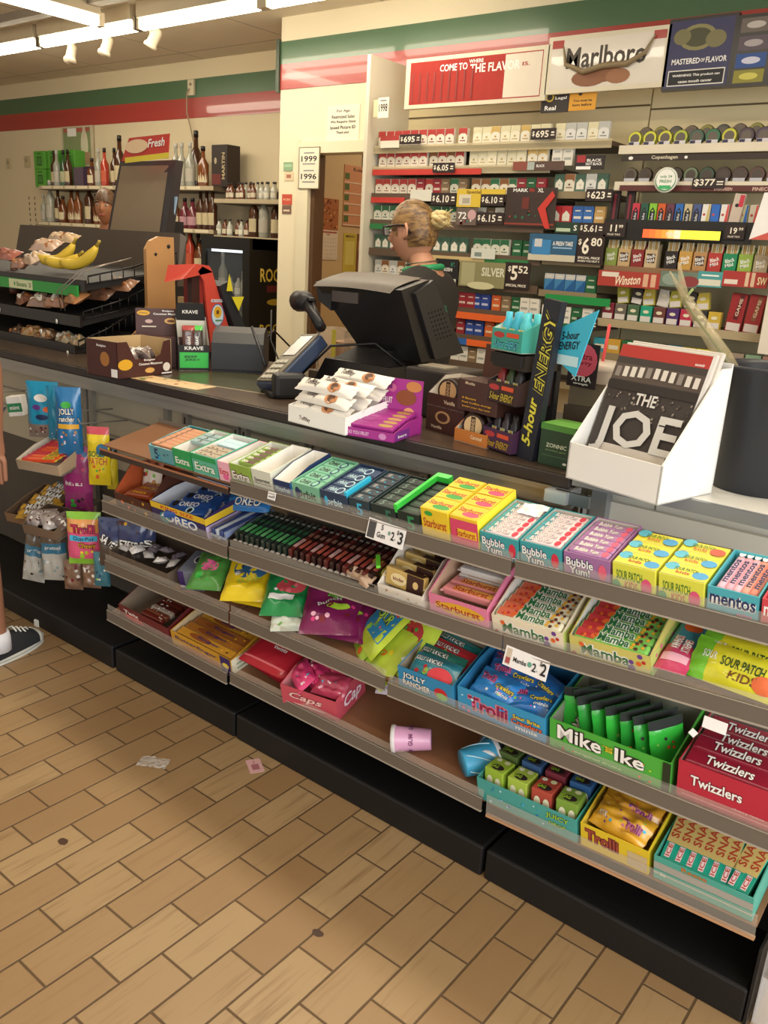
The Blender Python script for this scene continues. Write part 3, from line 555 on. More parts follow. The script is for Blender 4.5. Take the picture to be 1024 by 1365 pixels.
def mamba(a, b, base, nm, cols, n, dx=0):
    Mx, w, o = carton(2, a, b, .185, .055, .10, card(base), card('ddd8cf'), nm, [T_('Mamba', card('2d6b3a'), .45, .55, .6, .5, WHITE), ('b', .85, .5, .3, .9, [H['red'], H['org'], H['yel'], H['pur']], 3, 8, .3), ('b', .1, .5, .2, .9, [H['red'], H['org']], 4, 5, .35)], hs=.085, side=[('r', .5, .5, 1, 1, card('b9c76a')), ('b', .5, .5, 1, .8, [H['pur'], H['lgrn'], H['pink']], 5, 20, .25)])
    src = None
    for q in range(n):
        Mi = Mx @ Tr(dx, .02 + q * .027, .040 + .001 * q) @ RX(18)
        lb = '%s fruit chew stick, %s in the %s' % (cols[3], nth(q, n, 'front', 'back'), cols[4])
        if src is None:
            src = one(bar(MB(), w - .016, .024, .024, foil(cols[0]), foil(cols[1]), [('r', .16, .5, .26, .9, card(cols[2])), ('b', .18, .5, .24, .8, [H['red'], H['org']], 2, 6, .5), ('b', .88, .5, .2, .8, [H['org'], H['brn'], H['gold']], 6, 7, .4), T_('Mamba', card('1f6b3a'), .54, .5, .42, .86, WHITE)]), 'chew_stick', lb, 'candy', Mi)
        else: dup(src, Mi, lb)
mamba(654, 752, 'e9dcc0', 'wide white carton of cream fruit chews, left of the green one', ('dfd9bc', 'b8b46a', 'd86a4a', 'cream', 'wide white carton'), 5)
mamba(757, 868, 'cfc46a', 'wide carton of green fruit chews behind the yellow price card', ('7cc25a', '8a5a9c', 'c2383a', 'green', 'wide carton of green chews'), 6)
Mx, w = shbox(2, 872, 906)
one(pouch(MB(), .068, .19, .014, lambda u, v: foil('2a86c6') if v > .72 else foil('3a93b0') if v > .35 else foil('d84a72'), [('e', .55, .68, .55, .16, H['org']), T_('AIRHEADS', WHITE, .35, .4, .6, .1, H['red'], 90), T_('XTREMES', WHITE, .68, .36, .55, .09, H['red'], 90), ('r', .5, .17, .8, .1, H['lpk'])], seed=8), 'candy_bag', 'tall blue and pink candy bag right of the green chews', 'bag', Mx @ Tr(0, .10, .035) @ RX(6))
for q in range(6):
    Mx, w = shbox(2, 905 + q * 2, 1024)
    lb = 'yellow sour gummy bag with a lime green end, %s of the fanned heap' % nth(q, 6, 'front', 'back')
    one(pouch(MB(), .185, .09, .014, lambda u, v: foil('7fd03a') if u < .18 else foil('dcd62e'), [T_('SOUR PATCH', card('2b4a1a'), .58, .56, .46, .22), T_('KIDS', card('7a4a1a'), .62, .3, .3, .2), ('e', .84, .3, .24, .4, card('dc6a3a')), T_('SOUR', WHITE, .22, .6, .16, .18)], seed=20 + q, wr=.5), 'gummy_bag', lb, 'bag', Mx @ Tr(.01 + q * .007, .045 + q * .026, .045 + q * .007) @ RZ(-7 + q * 1.5) @ RX(38), 'sour gummy bags on the second shelf')
one(pouch(MB(), .1, .08, .012, foil('6fbf3a'), [('b', .5, .5, .8, .6, [H['brn'], H['red']], 3, 8, .2)], seed=30), 'gummy_bag', 'green gummy bag behind the yellow heap at the right edge', 'bag', shm(2, -.235) @ Tr(.0, .15, .05) @ RX(40))
# ---------------------------------------------------------------- shelf 3
def lying(L, px, w, h, m, items, seed, lab, d=.1, z=.02, rz=0, rx=10, t=.014, name='candy_bag', cat='bag', group=None, wr=.35, ry=0, crimp=.05):
    return one(pouch(MB(), w, h, t, m, items, seed=seed, wr=wr, crimp=crimp), name, lab, cat, shm(L, lx(L, px)) @ Tr(0, d, z) @ RZ(rz) @ RX(rx) @ RY(ry), group)
x0, x1 = -2.40, lx(3, 222)
Mt = shm(3, (x0 + x1) / 2); W3 = x1 - x0
one(tray(MB(), W3, .17, .05, .06, clear('8a7a6a', .5, .2), mat('4a3d34', .5)), 'clear_tray', 'smoky plastic tray of foil sweets at the left of the third shelf', 'tray', Mt)
for q in range(9):
    one(pouch(MB(), .05, .035, .01, foil(('b9b4b0', '8a7f86', 'd6d0cc', '6f6570')[q % 4]), [('b', .5, .5, .6, .6, [H['pur'], H['wht']], q, 3, .2)], seed=q, wr=.6, nu=8, nv=8), 'foil_sweet', 'silver and purple foil sweet, %s in the smoky tray' % nth(q, 9), 'candy', Mt @ Tr(-W3 / 2 + .03 + q * (W3 - .06) / 8, .05 + .05 * (q % 2), .05 + .004 * (q % 3)) @ RZ(q * 37) @ RX(15), 'foil sweets in the smoky tray')
Mx, w = shbox(3, 224, 252)
one(cbox(MB(), .085, .13, .07, card('6f7484'), [('r', .12, .5, .24, 1, card('3a2560')), T_('mint', WHITE, .13, .2, .2, .15)], [('e', .5, .6, .45, .4, WHITE), ('e', .5, .6, .36, .32, card('2a2f50')), T_('Y', WHITE, .5, .6, .16, .2)]), 'mint_box', 'silver and purple box with a round white emblem on the third shelf', 'box', Mx @ Tr(.02, .03, .0) @ RZ(22) @ RX(4))
BG = [
 (262, .12, .15, '4f8f3f', [('e', .5, .55, .5, .3, H['pink']), ('b', .5, .5, .8, .7, [H['lgrn'], H['grn']], 3, 6, .15)], 'dark green candy bag with pink print beside the emblem box', .06, .03, 25),
 (305, .15, .19, 'e6c81f', [('e', .52, .6, .72, .42, card('2f5f86')), ('b', .5, .6, .5, .3, [card('5b6f80'), card('1f3a58'), WHITE], 8, 9, .14), T_('SOUR', H['lime'], .55, .38, .5, .12, H['gold'], 25)], 'bright yellow candy bag with a dark blue round picture', .09, .04, 30),
 (357, .15, .18, '1f8a4a', [('e', .55, .55, .6, .28, card('c84a50')), ('b', .55, .55, .6, .28, [card('d8606a'), WHITE, card('b83840')], 5, 9, .1), ('r', .4, .32, .5, .12, WHITE), ('r', .6, .85, .5, .15, card('cfd8c0'))], 'green candy bag with red fruit picture and a white stripe', .09, .04, 30),
 (412, .17, .2, '7a1f52', [('e', .6, .68, .4, .2, H['lgrn']), T_('SOUR', H['lgrn'], .55, .66, .3, .1, H['drk']), ('e', .62, .42, .4, .1, H['lime']), T_('punch', WHITE, .45, .52, .4, .1, None, 20), ('b', .5, .3, .8, .3, [H['hot'], H['mar'], H['lpk']], 2, 8, .12)], 'dark purple candy bag with bright green gummy pictures', .1, .04, 30)]
for i, (px, w_, h_, c, it, lab, d, z, rz) in enumerate(BG):
    for k in range(2 if i else 1):
        lying(3, px + k * 12, w_, h_, foil(c), it, 40 + i * 3 + k, lab + (', top one' if k == 0 else ', underneath') if i else lab, d + .03 * k, z + .045 - .02 * k, rz - 16 * k, 22, .02, group='loose candy bags on the third shelf', wr=.7)
lying(3, 372, .1, .07, foil('cfd6c4'), [('b', .5, .5, .8, .6, [H['lgrn'], H['wht']], 4, 5, .2)], 71, 'pale crumpled candy bag in front of the green bag', .03, .035, 35, 35, .014, wr=.8)
for i, (px, c, rz, lab, d, z) in enumerate(((478, 'c3d83a', 52, 'lime edged bag with a blue panel of sour sweets, uppermost', .12, .085), (512, 'c8de48', 28, 'lime candy bag leaning right with red and dark print', .11, .06), (492, 'bcd042', 40, 'lime candy bag lying lowest of the heap', .08, .03), (462, 'a8c83a', 62, 'lime candy bag peeking out at the left of the heap', .12, .04))):
    it = [[('r', .5, .55, .78, .66, card('2f8fc4')), ('r', .5, .74, .6, .16, card('d8323a')), T_('SweeTarts', WHITE, .5, .74, .6, .1, card('b02040')), T_('SOUR', H['lime'], .5, .56, .5, .16, H['navy']), ('b', .5, .36, .5, .2, [H['teal'], H['lgrn'], H['pink']], 3, 7, .12)], [('e', .45, .6, .6, .36, card('b83a3a')), ('b', .45, .6, .5, .3, [H['drk'], H['red'], H['grn']], 3, 7, .14), ('e', .7, .25, .2, .12, WHITE)], [('b', .5, .4, .7, .5, [H['org'], H['lime'], H['yel']], 3, 6, .2)], [('b', .5, .4, .7, .5, [H['org'], H['lgrn']], 5, 6, .2)]][i]
    lying(3, px, .15, .2, foil(c), it, 50 + i, lab, d, z, -rz + 20, 40, .016, group='lime candy bags', wr=.5)
def dbox(L, p0, p1, dep, hf, hb, out, inn, lab, front, side=(), hs=None, d=0): return carton(L, p0, p1, dep, hf, hb, out, inn, lab, front, side=side, hs=hs, d=d)
Mx, w, o = dbox(3, 528, 603, .18, .068, .105, card('2f86b4'), card('9a8c7a'), 'blue open box of hard candy bags with a green melon on its front', [T_('JOLLY', WHITE, .3, .68, .42, .28, card('2a3a3a')), T_('RANCHER', WHITE, .34, .4, .5, .24, card('2a3a3a')), ('e', .78, .45, .24, .5, H['red']), ('e', .8, .35, .2, .3, H['lgrn']), ('r', .5, .12, 1, .2, H['teal'])], hs=.085)
for q in range(4):
    one(pouch(MB(), w - .03, .075, .012, foil(('2f7f8f', '2f7a6a', 'c8323c', '2a8a8a')[q]), [T_('JOLLY RANCHER', WHITE, .35, .75, .6, .22, H['drk']), ('e', .7, .35, .5, .6, card('e0404a')), ('b', .2, .4, .4, .5, [H['lgrn'], H['red']], q, 5, .2)], seed=60 + q), 'candy_bag', '%s hard candy bag, %s in the blue melon box' % (('teal', 'green', 'red', 'sea blue')[q], nth(q, 4, 'front', 'back')), 'bag', Mx @ Tr(.004 * (-1) ** q, .035 + q * .036, .062) @ RX(34) @ RZ(-3 * q))
Mx, w, o = dbox(3, 607, 725, .2, .075, .11, card('3593c2'), card('2f78aa'), 'wide light blue open box of gummy bags with dark red lettering', [T_('Trolli', card('8a1f4a'), .36, .55, .46, .52, card('d87a8a')), T_('Sour Brite', H['yel'], .8, .68, .3, .14, H['navy']), T_('Crawlers', H['org'], .8, .5, .34, .18, H['navy']), T_('minis', WHITE, .8, .3, .24, .14), ('b', .15, .5, .26, .8, [H['pink'], H['sky'], H['ice']], 5, 8, .12)], hs=.1)
for q, (dx, dy, z, rz, rx) in enumerate(((-.035, .045, .072, -10, 30), (.05, .05, .066, 18, 20), (-.02, .095, .078, 8, 35), (.045, .11, .07, -25, 30), (-.05, .15, .07, 5, 30))):
    one(pouch(MB(), .13, .08, .014, foil(('2f86d0', '2a6fb4', '2a62a8', '2468b0', '23589a')[q]), [T_('Trolli', card('8a1f5a'), .28, .68, .36, .22, card('e07aa0')), T_('Crawlers', H['yel'], .72, .55, .4, .16, H['navy']), T_('minis', WHITE, .74, .34, .26, .12), ('b', .4, .35, .6, .3, [H['lgrn'], H['pink'], H['wht']], q, 6, .1)], seed=70 + q, wr=.6), 'gummy_bag', 'blue gummy bag with dark red lettering, %s in the light blue box' % nth(q, 5, 'front', 'back'), 'bag', Mx @ Tr(dx, dy, z) @ RZ(rz) @ RX(rx))
Mx, w, o = dbox(3, 729, 892, .19, .082, .11, card('4caa3c'), card('8a8a78'), 'wide bright green open box of green candy bags', [('e', .45, .2, .8, .32, card('2b3a1c')), ('e', .45, .22, .8, .3, card('4caa3c')), T_('Mike', WHITE, .26, .68, .38, .46, card('2a2a22')), T_('and', H['yel'], .5, .7, .05, .3, card('2a4a1a'), 90), T_('Ike', WHITE, .68, .66, .24, .42, card('2a2a22')), T_('original fruits', card('c9d8a0'), .42, .22, .4, .08), ('b', .2, .2, .3, .2, [H['org'], H['red']], 3, 4, .08), ('b', .85, .4, .2, .6, [H['org'], H['lime']], 8, 5, .08), ('r', .97, .5, .06, 1, card('23301a'))], hs=.095)
n = 13
for q in range(n):
    ml = foil(('35b83c', '2fa838', '2c9a36')[q % 3]); xq = -w / 2 + .04 + q * (w - .08) / (n - 1)
    one(pouch(MB(), .085, .12, .007, (lambda u, v, a=ml, b=mat('0c150e', .7): b if v > .86 else a), [('b', .5, .4, .7, .5, [H['red'], H['org'], H['lgrn'], H['drk']], q, 6, .12)] + ([T_('MIKE', WHITE, .55, .4, .6, .25, H['drk'], 55)] if q == 0 else []), seed=80 + q, nu=10, nv=12), 'candy_bag', 'upright green candy bag, %s in the bright green box' % nth(q, n), 'bag', Mx @ Tr(xq, .08 + .02 * (q % 2), .062) @ RZ(55 - (30 if q == 0 else 0)) @ RX(74 + (q * 37 % 9)), 'bags in the bright green box')
Mx, w, o = dbox(3, 898, 1040, .2, .10, .105, card('b8283c'), card('9a8c7e'), 'large red licorice box at the right end of the third shelf', [T_('Twizzlers', WHITE, .38, .62, .5, .24, card('7a1428')), ('r', .5, .2, .9, .03, card('d87a80')), T_('cherry twists', card('e8a0a8'), .7, .3, .3, .07)], hs=.1)
for q in range(4):
    one(bar(MB(), w - .015, .045, .02, foil('8a1830' if q < 3 else '9c2036'), None, [T_('Twizzlers', WHITE, .45, .5, .5, .55, card('5a1020')), ('r', .5, .08, .9, .03, card('c87a80'))], crimp=False), 'licorice_pack', 'dark red licorice pack, %s in the large red box' % nth(q, 4, 'front', 'back'), 'candy', Mx @ Tr(0, .03 + q * .043, .082 + (.006 if q == 1 else 0)) @ RX(6), 'licorice packs in the large red box')
# ---------------------------------------------------------------- shelf 4
Mx, w, o = dbox(4, 158, 224, .2, .06, .10, card('6d2426'), card('8a7866'), 'dark red open carton at the left end of the bottom shelf', [T_('Twix', WHITE, .25, .7, .3, .25), ('e', .3, .4, .4, .4, card('c03038')), ('b', .6, .5, .7, .8, [H['brn'], H['mar']], 3, 10, .15)], hs=.09)
for q in range(8):
    one(bar(MB(), .1, .02, .02, foil(('5c2018', '6d3a28', 'a8988a', '4a1a14')[q % 4]), None, [('b', .5, .5, .9, .6, [H['tan'], H['wht'], H['mar']], q, 6, .4)], crimp=False), 'candy_bar', 'small brown candy bar, %s in the dark red carton' % nth(q, 8, 'front', 'back'), 'candy bar', Mx @ Tr(.03, .02 + q * .021, .044) @ RZ(3) @ RY(3), 'bars in the dark red carton')
Mx, w, o = dbox(4, 227, 308, .19, .062, .09, card('c9942c'), card('c9b590'), 'orange yellow open carton of candy bars on the bottom shelf', [T_('Butterfinger', card('3a2a6a'), .42, .7, .7, .24), ('e', .5, .3, .7, .4, card('b06a24')), ('r', .9, .5, .16, 1, card('3a2760')), ('e', .9, .5, .1, .3, H['yel'])], side=[('r', .5, .5, 1, 1, card('e2dcc2')), ('r', .5, .6, .8, .06, card('5a8a6a')), ('r', .5, .35, .8, .06, card('5a8a6a'))], hs=.08)
for q in range(5):
    one(bar(MB(), w - .03, .032, .02, foil(('c08a2c', 'b0702a', 'a0602a')[q % 3]), foil('d8a84a'), [('e', .4, .5, .4, .7, card('8a4a1c')), T_('finger', card('3a2a5a'), .55, .5, .4, .4), ('b', .8, .5, .2, .6, [H['brn'], H['gold']], q, 4, .3)]), 'candy_bar', 'orange candy bar, %s in the orange yellow carton' % nth(q, 5, 'front', 'back'), 'candy bar', Mx @ Tr(0, .03 + q * .034, .04) @ RX(10), 'bars in the orange yellow carton')
Mx, w = shbox(4, 314, 368)
for q in range(3):
    one(pouch(MB(), .19, .15, .014, foil(('b32434', 'a82030', '9c1e2c')[q]), [T_('Twizzlers', WHITE, .45, .72, .55, .16, card('3a0a12')), T_('twists', WHITE, .6, .56, .28, .09), ('r', .5, .15, .9, .04, card('d86a70'))], seed=100 + q), 'licorice_bag', 'red licorice bag beside the pink box, %s of the pile' % ('topmost', 'middle', 'lowest')[q], 'bag', Mx @ Tr(0 + .01 * q, .09 + .01 * q, .07 - q * .018) @ RZ(-3 * q) @ RX(12), 'licorice bags on the bottom shelf')
lying(4, 352, .06, .06, foil('c8b48a'), [('b', .5, .5, .6, .6, [H['org'], H['wht']], 3, 4, .2)], 104, 'small clear wrapper behind the red licorice bags', .18, .08, 10, 40)
Mx, w = shbox(4, 372, 446)
Mx = Mx @ Tr(.005, .0, 0) @ RZ(8)
one(tray(MB(), w * .9, .15, .07, .08, card('c8505f'), card('d88a90'), [T_('Caps', card('f2c8c0'), .45, .6, .6, .4, card('9a3040'), 0, .3), ('e', .5, .25, .6, .06, card('f2c8c0'))], [T_('Cap', card('f8e0e6'), .55, .5, .6, .7, card('c03a60'), 0, .3), ], .085), 'carton', 'pink open carton of pink candy bags with swirling script', 'box', Mx)
for q in range(4):
    one(pouch(MB(), .11, .07, .014, foil(('e0407a', 'd83a72', 'c83a5a', 'b8405a')[q]), [('b', .5, .5, .8, .7, [H['wht'], H['lpk'], H['sky']], q, 7, .12)], seed=110 + q, wr=.7), 'candy_bag', 'shiny pink candy bag, %s in the pink carton' % nth(q, 4), 'bag', Mx @ Tr(-.05 + q * .033, .05 + .02 * (q % 3), .078) @ RZ(-40 + q * 14) @ RX(35), 'bags in the pink carton')
def cup(L, px, d, c1, c2, lab, rz, h=.075, r=.038):
    Mx = shm(L, lx(L, px)) @ Tr(0, d, r + .003) @ RZ(rz) @ RX(-90)
    t = thing('candy_cup', lab, 'cup', Mx, 'tipped candy cups')
    mb = MB(); mb.lathe([(r * .8, 0), (r * .82, .002), (r, h), (r * 1.03, h + .001)], mat(c1, .3, 0, .05, alpha=.95), n=24)
    T0 = M.Identity(4)
    for k in range(5):
        a = k * 72; Tk = RZ(a) @ Tr(r * .93, 0, h * .5) @ RY(90) @ RZ(90)
        if c1.startswith('d'): mb.text('GUM', card('7a3a6a'), Tr(0, 0, 0) @ RZ(a) @ Tr(r * .94, 0, h * .55) @ RY(90) @ RZ(90), .03, .012)
        else: mb.tube([RZ(a + j * 9) @ V((r * (.82 + .17 * j / 6) + .0006, 0, h * (.1 + .13 * j))) for j in range(7)], .0016, card(c2), n=5)
    mb.build('cup', t)
    MB().lathe([(r * 1.06, h), (r * 1.08, h + .002), (r * 1.08, h + .010), (r * .9, h + .012)], mat('e6e2e2', .25, alpha=.9), n=24).build('lid', t)
cup(4, 552, .07, 'd9a0c0', '6a3a6a', 'pink candy cup lying on its side on the bottom shelf', 122, .095, .034)
cup(4, 604, .035, '3f9fc8', 'bfe4f0', 'blue swirled candy cup lying at the front, beside the teal carton', -35, .085, .042)
cup(4, 612, .15, '3486b4', 'aed8ea', 'blue swirled candy cup lying further back, partly hidden', -160)
lying(4, 480, .06, .05, foil('c8c0cc'), [], 120, 'crumpled clear wrapper lying in the pink carton', .12, .1, 20, 30, wr=.8)
Mx, w, o = dbox(4, 634, 768, .15, .068, .07, mat('4aa39c', .35), card('3f7f6a'), 'teal open carton of juicy candy boxes on the bottom shelf', [T_('JUICY', H['lime'], .82, .72, .22, .26, card('1f5a5a')), T_('DROP', H['lime'], .82, .42, .16, .16, card('1f5a5a')), ('b', .4, .5, .7, .7, [H['sky'], H['ice'], H['teal'], H['blue']], 5, 14, .12)], hs=.07)
for q in range(8):
    i_, j_ = q % 4, q // 4; c = ('9ab83a', 'a9c24a', 'b04a3a', '7a9a3a', '5a6f3a', '3f5f8a', '7a2f3a', '2f5a8a')[q]
    nm = ('lime', 'pale lime', 'red', 'olive', 'moss green', 'blue', 'dark red', 'navy')[q]
    one(cbox(MB(), .052, .055, .07, card(c), [('e', .3, .5, .34, .5, card('e8e4c0')), ('e', .75, .5, .34, .5, card('e8e4c0'))], [('e', .5, .3, .7, .4, H['drk']), T_('GAG', H['lime'], .35, .32, .4, .22), ('e', .25, .8, .26, .24, card('e8ead0')), ('e', .7, .8, .3, .26, card('dfe2b0'))]), 'candy_box', '%s juicy candy box, %s of the %s row in the teal carton' % (nm, nth(i_, 4), ('front', 'back')[j_]), 'box', Mx @ Tr(-w / 2 + .036 + i_ * (w - .07) / 3, .012 + j_ * .066, .02) @ RX(-8) @ RZ(-4 + 3 * i_), 'juicy candy boxes')
Mx, w, o = dbox(4, 771, 864, .17, .068, .085, card('e0c22c'), card('d8b83a'), 'yellow open box of orange gummy bags on the bottom shelf', [T_('Trolli', card('a04a3a'), .32, .6, .5, .5, card('7a2a2a')), ('r', .84, .4, .28, .6, card('c9b48a'))], hs=.08)
for q in range(3):
    one(pouch(MB(), w - .02, .075, .02, foil(('d8a22c', 'c8902a', 'bc8228')[q]), [('b', .5, .5, .8, .6, [H['lgrn'], H['pur'], H['sky'], H['org']], q + 2, 8, .1), T_('Trolli', card('6a2a5a'), .7, .5, .36, .24, card('c06a8a')), T_('SOUR', WHITE, .2, .4, .2, .16)], seed=130 + q, wr=.9), 'gummy_bag', 'crumpled orange yellow gummy bag, %s in the yellow box' % nth(q, 3, 'front', 'back'), 'bag', Mx @ Tr(0, .045 + q * .042, .07) @ RZ(-12 + q * 9) @ RX(25))
Mx, w, o = dbox(4, 868, 1003, .16, .066, .07, card('4fa897'), card('3f8f7e'), 'teal and grey carton of orange labelled candy strips, bottom right', [('r', .5, .62, 1, .3, card('a9a59a')), ('r', .5, .3, 1, .06, card('c8c8ba')), T_('Reese', card('c8742a'), .42, .9, .26, .18), T_('36', WHITE, .1, .3, .06, .14)])
src = None
for q in range(8):
    Mi = Mx @ Tr(-w / 2 + .018 + q * .0315 * w / .27, .088, .055) @ RX(12) @ RZ(90 + (2 if q < 6 else -6))
    lb = 'teal candy strip with a tan and orange label, %s in the teal carton' % nth(q, 8)
    if src is None: src = one(MB().box(-.075, .075, -.013, .013, 0, .018, foil('1f9f86'), bev=.002).rect(.1, .024, card('c9b06a'), Tr(.018, 0, .0185)).text('SNAPS', card('b0442a'), Tr(.022, 0, .019), .082, .017).rect(.036, .011, card('e6c8cc'), Tr(-.052, .0, .0188)).text('ICE', card('b0442a'), Tr(-.052, 0, .0192), .03, .009), 'candy_strip', lb, 'candy', Mi, 'candy strips')
    else: dup(src, Mi, lb)
# ---------------------------------------------------------------- price cards
def pcard(px, py, w, h, items, lab, rz=0, y=LIPY - .006, tilt=-12, c=None, name='price_card'):
    p = onY(px, py, y)
    mb = MB(); T0 = Tr(p.x, p.y, p.z) @ RY(rz) @ FRONT @ RX(tilt)
    mb.box(-w / 2, w / 2, -h / 2, h / 2, -.0015, 0, c or card('ece8e4'), bev=.0005)
    deco(mb, M.Identity(4), w, h, items)
    return one(mb, name, lab, 'price card', T0)
pcard(514, 711, .118, .052, [('r', .13, .5, .2, .86, card('4a4846')), T_('5', H['blk'], .40, .72, .06, .26), T_('Gum', H['blk'], .40, .34, .22, .28), ('e', .60, .56, .07, .2, card('7a9a8a')), T_('2', H['blk'], .70, .48, .085, .42), T_('for', H['gry'], .775, .36, .04, .1), T_('$', H['blk'], .82, .72, .045, .24), T_('3', H['blk'], .91, .5, .11, .6)], 'white price card for gum clipped to the top shelf edge', 2)
pcard(701, 884, .112, .047, [('r', .1, .5, .12, .8, card('c9b8a0')), ('r', .1, .3, .1, .3, card('a84a4a')), T_('Mamba', H['blk'], .37, .46, .3, .24), ('e', .59, .5, .1, .26, card('5f9a84')), T_('2', H['blk'], .70, .45, .09, .42), T_('for', H['gry'], .78, .34, .04, .1), T_('$', H['blk'], .83, .75, .04, .24), T_('2', H['blk'], .91, .52, .12, .6)], 'white price card with a red stripe for fruit chews on the second shelf edge', 2)
pcard(362, 661, .03, .022, [('r', .5, .75, .8, .12, H['gry']), ('r', .4, .35, .5, .2, H['gry']), T_('19', H['blk'], .8, .4, .25, .35)], 'tiny white price label on the top shelf edge near the white cartons')
pcard(953, 967, .046, .024, [], 'blank white label stuck on the second shelf edge at the right')
pcard(924, 977, .014, .014, [], 'torn scrap of white label hanging under the blank label', 30, LIPY + .0)
# ---------------------------------------------------------------- left end: hanging bags and tilted trays
rk = thing('candy_rack', 'peg rack of hanging candy bags at the far left of the counter', 'display rack', None)
MB().box(-4.3, -2.44, 1.60, 1.935, 0, .088, DK, bev=.006).build('base', rk)
MB().box(-4.3, -2.43, 1.925, 1.94, .1, .62, mat('4f4840', .6)).box(-4.3, -2.43, 1.925, 1.94, .62, .955, PANEL).box(-4.3, -2.43, 1.92, 1.925, .83, .836, STEEL).box(-4.3, -2.43, 1.92, 1.925, .75, .756, STEEL).build('back_panel', rk)
for x in (-2.5, -2.98, -3.02): MB().box(x - .012, x + .012, 1.905, 1.924, .1, .955, STEEL).build('upright', rk)
for (px, py) in ((150, 545), (170, 560), (100, 525), (60, 520)):
    p = onY(px, py, 1.90); MB().tube([p, p + V((.0, -.2, .01)), p + V((0, -.21, .03))], .003, STEEL, n=6).build('hook', rk)
def hang(x0, y0, x1, y1, Y, m, items, lab, seed, rz=38, tilt=0, t=.016, cat='bag', name='candy_bag', wr=.35, roll=0, group=None):
    p = onY((x0 + x1) / 2, (y0 + y1) / 2, Y); dz = R2.dot(p - CAM)
    w = (x1 - x0) * dz / FPX * 1.07; h = (y1 - y0) * dz / FPX * 1.05
    return one(pouch(MB(), w, h, t, m, items, seed=seed, wr=wr, crimp=.04), name, lab, cat, Tr(*p) @ RZ(rz) @ FRONT @ RX(tilt) @ RZ(roll), group)
hang(38, 510, 78, 582, 1.72, lambda u, v: foil('8a7a70') if v < .22 else foil('2a93b8'), [('e', .5, .72, .4, .14, H['wht']), ('e', .35, .55, .26, .1, H['pur']), ('e', .7, .52, .3, .1, H['org']), ('e', .5, .38, .4, .1, H['navy']), ('b', .5, .1, .9, .2, [H['brn'], H['wht'], H['mar']], 3, 14, .08)], 'bright blue candy bag with small badges, left of the blue pair', 141, t=.02)
hang(77, 518, 108, 604, 1.70, foil('2471a8'), [('e', .45, .75, .4, .1, H['grn']), T_('JOLLY', WHITE, .45, .64, .6, .12, H['blk']), T_('rancher', WHITE, .45, .54, .6, .08, H['blk']), ('r', .5, .43, .8, .07, H['gold']), ('b', .5, .25, .7, .2, [H['ice'], H['tan'], H['lpk']], 4, 9, .12)], 'blue hard candy bag with black lettering, right of the blue pair', 142, rz=45, t=.02)
hang(64, 516, 84, 584, 1.74, foil('2a8fb4'), [('b', .5, .1, .9, .2, [H['brn'], H['wht']], 3, 8, .1)], 'bright blue candy bag wedged behind the blue pair', 143)
hang(118, 570, 146, 646, 1.70, lambda u, v: foil('c84a5a') if v > .86 else foil('e0c81f'), [('e', .35, .8, .5, .14, H['yel']), ('e', .7, .62, .5, .22, card('2f6f9a')), T_('SOUR', card('2f6a3a'), .45, .55, .7, .1), T_('PATCH', card('b84a2a'), .5, .43, .8, .12, H['yel']), ('b', .6, .25, .6, .3, [H['yel'], H['org'], H['grn']], 3, 7, .15)], 'yellow sour gummy bag with red top hanging by the left rack', 144)
hang(142, 585, 157, 652, 1.74, lambda u, v: foil('1f2a34') if v > .6 else foil('c9b82a'), [], 'dark topped yellow bag hanging behind the yellow sour gummy bag', 145, rz=30)
hang(86, 596, 122, 680, 1.72, foil('8f2f6a'), [('b', .5, .75, .8, .3, [H['lgrn'], card('3f6a9a'), card('c04a6a')], 4, 8, .18), ('r', .5, .45, 1, .3, card('96206a')), T_('fruit snacks', WHITE, .4, .44, .6, .07), ('b', .5, .15, .7, .25, [H['drk'], H['grn']], 3, 6, .2)], 'purple fruit snack bag hanging below the blue bags', 146)
hang(92, 682, 134, 752, 1.64, lambda u, v: foil('8cc83f') if v > .86 or v < .1 else foil('e8a05a') if v > .62 else foil('e25a80'), [T_('Trolli', card('c82a5a'), .5, .7, .7, .16, card('7a1a3a')), ('r', .5, .52, .8, .1, H['sky']), T_('OctoPus', H['navy'], .5, .52, .6, .07), T_('Chewy', H['gold'], .6, .38, .5, .12, H['drk']), ('b', .6, .24, .6, .2, [H['org'], H['lime'], H['yel']], 3, 6, .14)], 'pink and green gummy bag hanging lowest at the left rack', 147, rz=42, t=.022)
for i, (a, b, c, e) in enumerate(((132, 690, 168, 756), (158, 692, 196, 758), (178, 694, 208, 750))):
    hang(a, b, c, e, 1.62 + .03 * i, lambda u, v: foil('4f443e') if v < .55 else foil('39436a'), [('b', .5, .85, .8, .2, [H['gold'], H['brn'], H['navy']], i, 7, .14), T_(('SAVERS', 'EZEERS', 'SS')[i], WHITE, .5, .5, .8, .16, H['drk'], -35 if i == 0 else 0), ('b', .5, .2, .7, .3, [card('6a5f58'), card('574c46')], 5, 6, .2)], 'dark gummy bag with white slanted lettering, %s of three hanging above the bottom left shelf' % ('leftmost', 'middle', 'rightmost')[i], 150 + i, rz=30, wr=.6)
hang(126, 735, 146, 782, 1.66, foil('3f7a8a'), [('b', .5, .5, .7, .8, [H['lime'], H['wht'], H['navy']], 2, 8, .2)], 'small blue and lime bag below the dark gummy bags', 155)
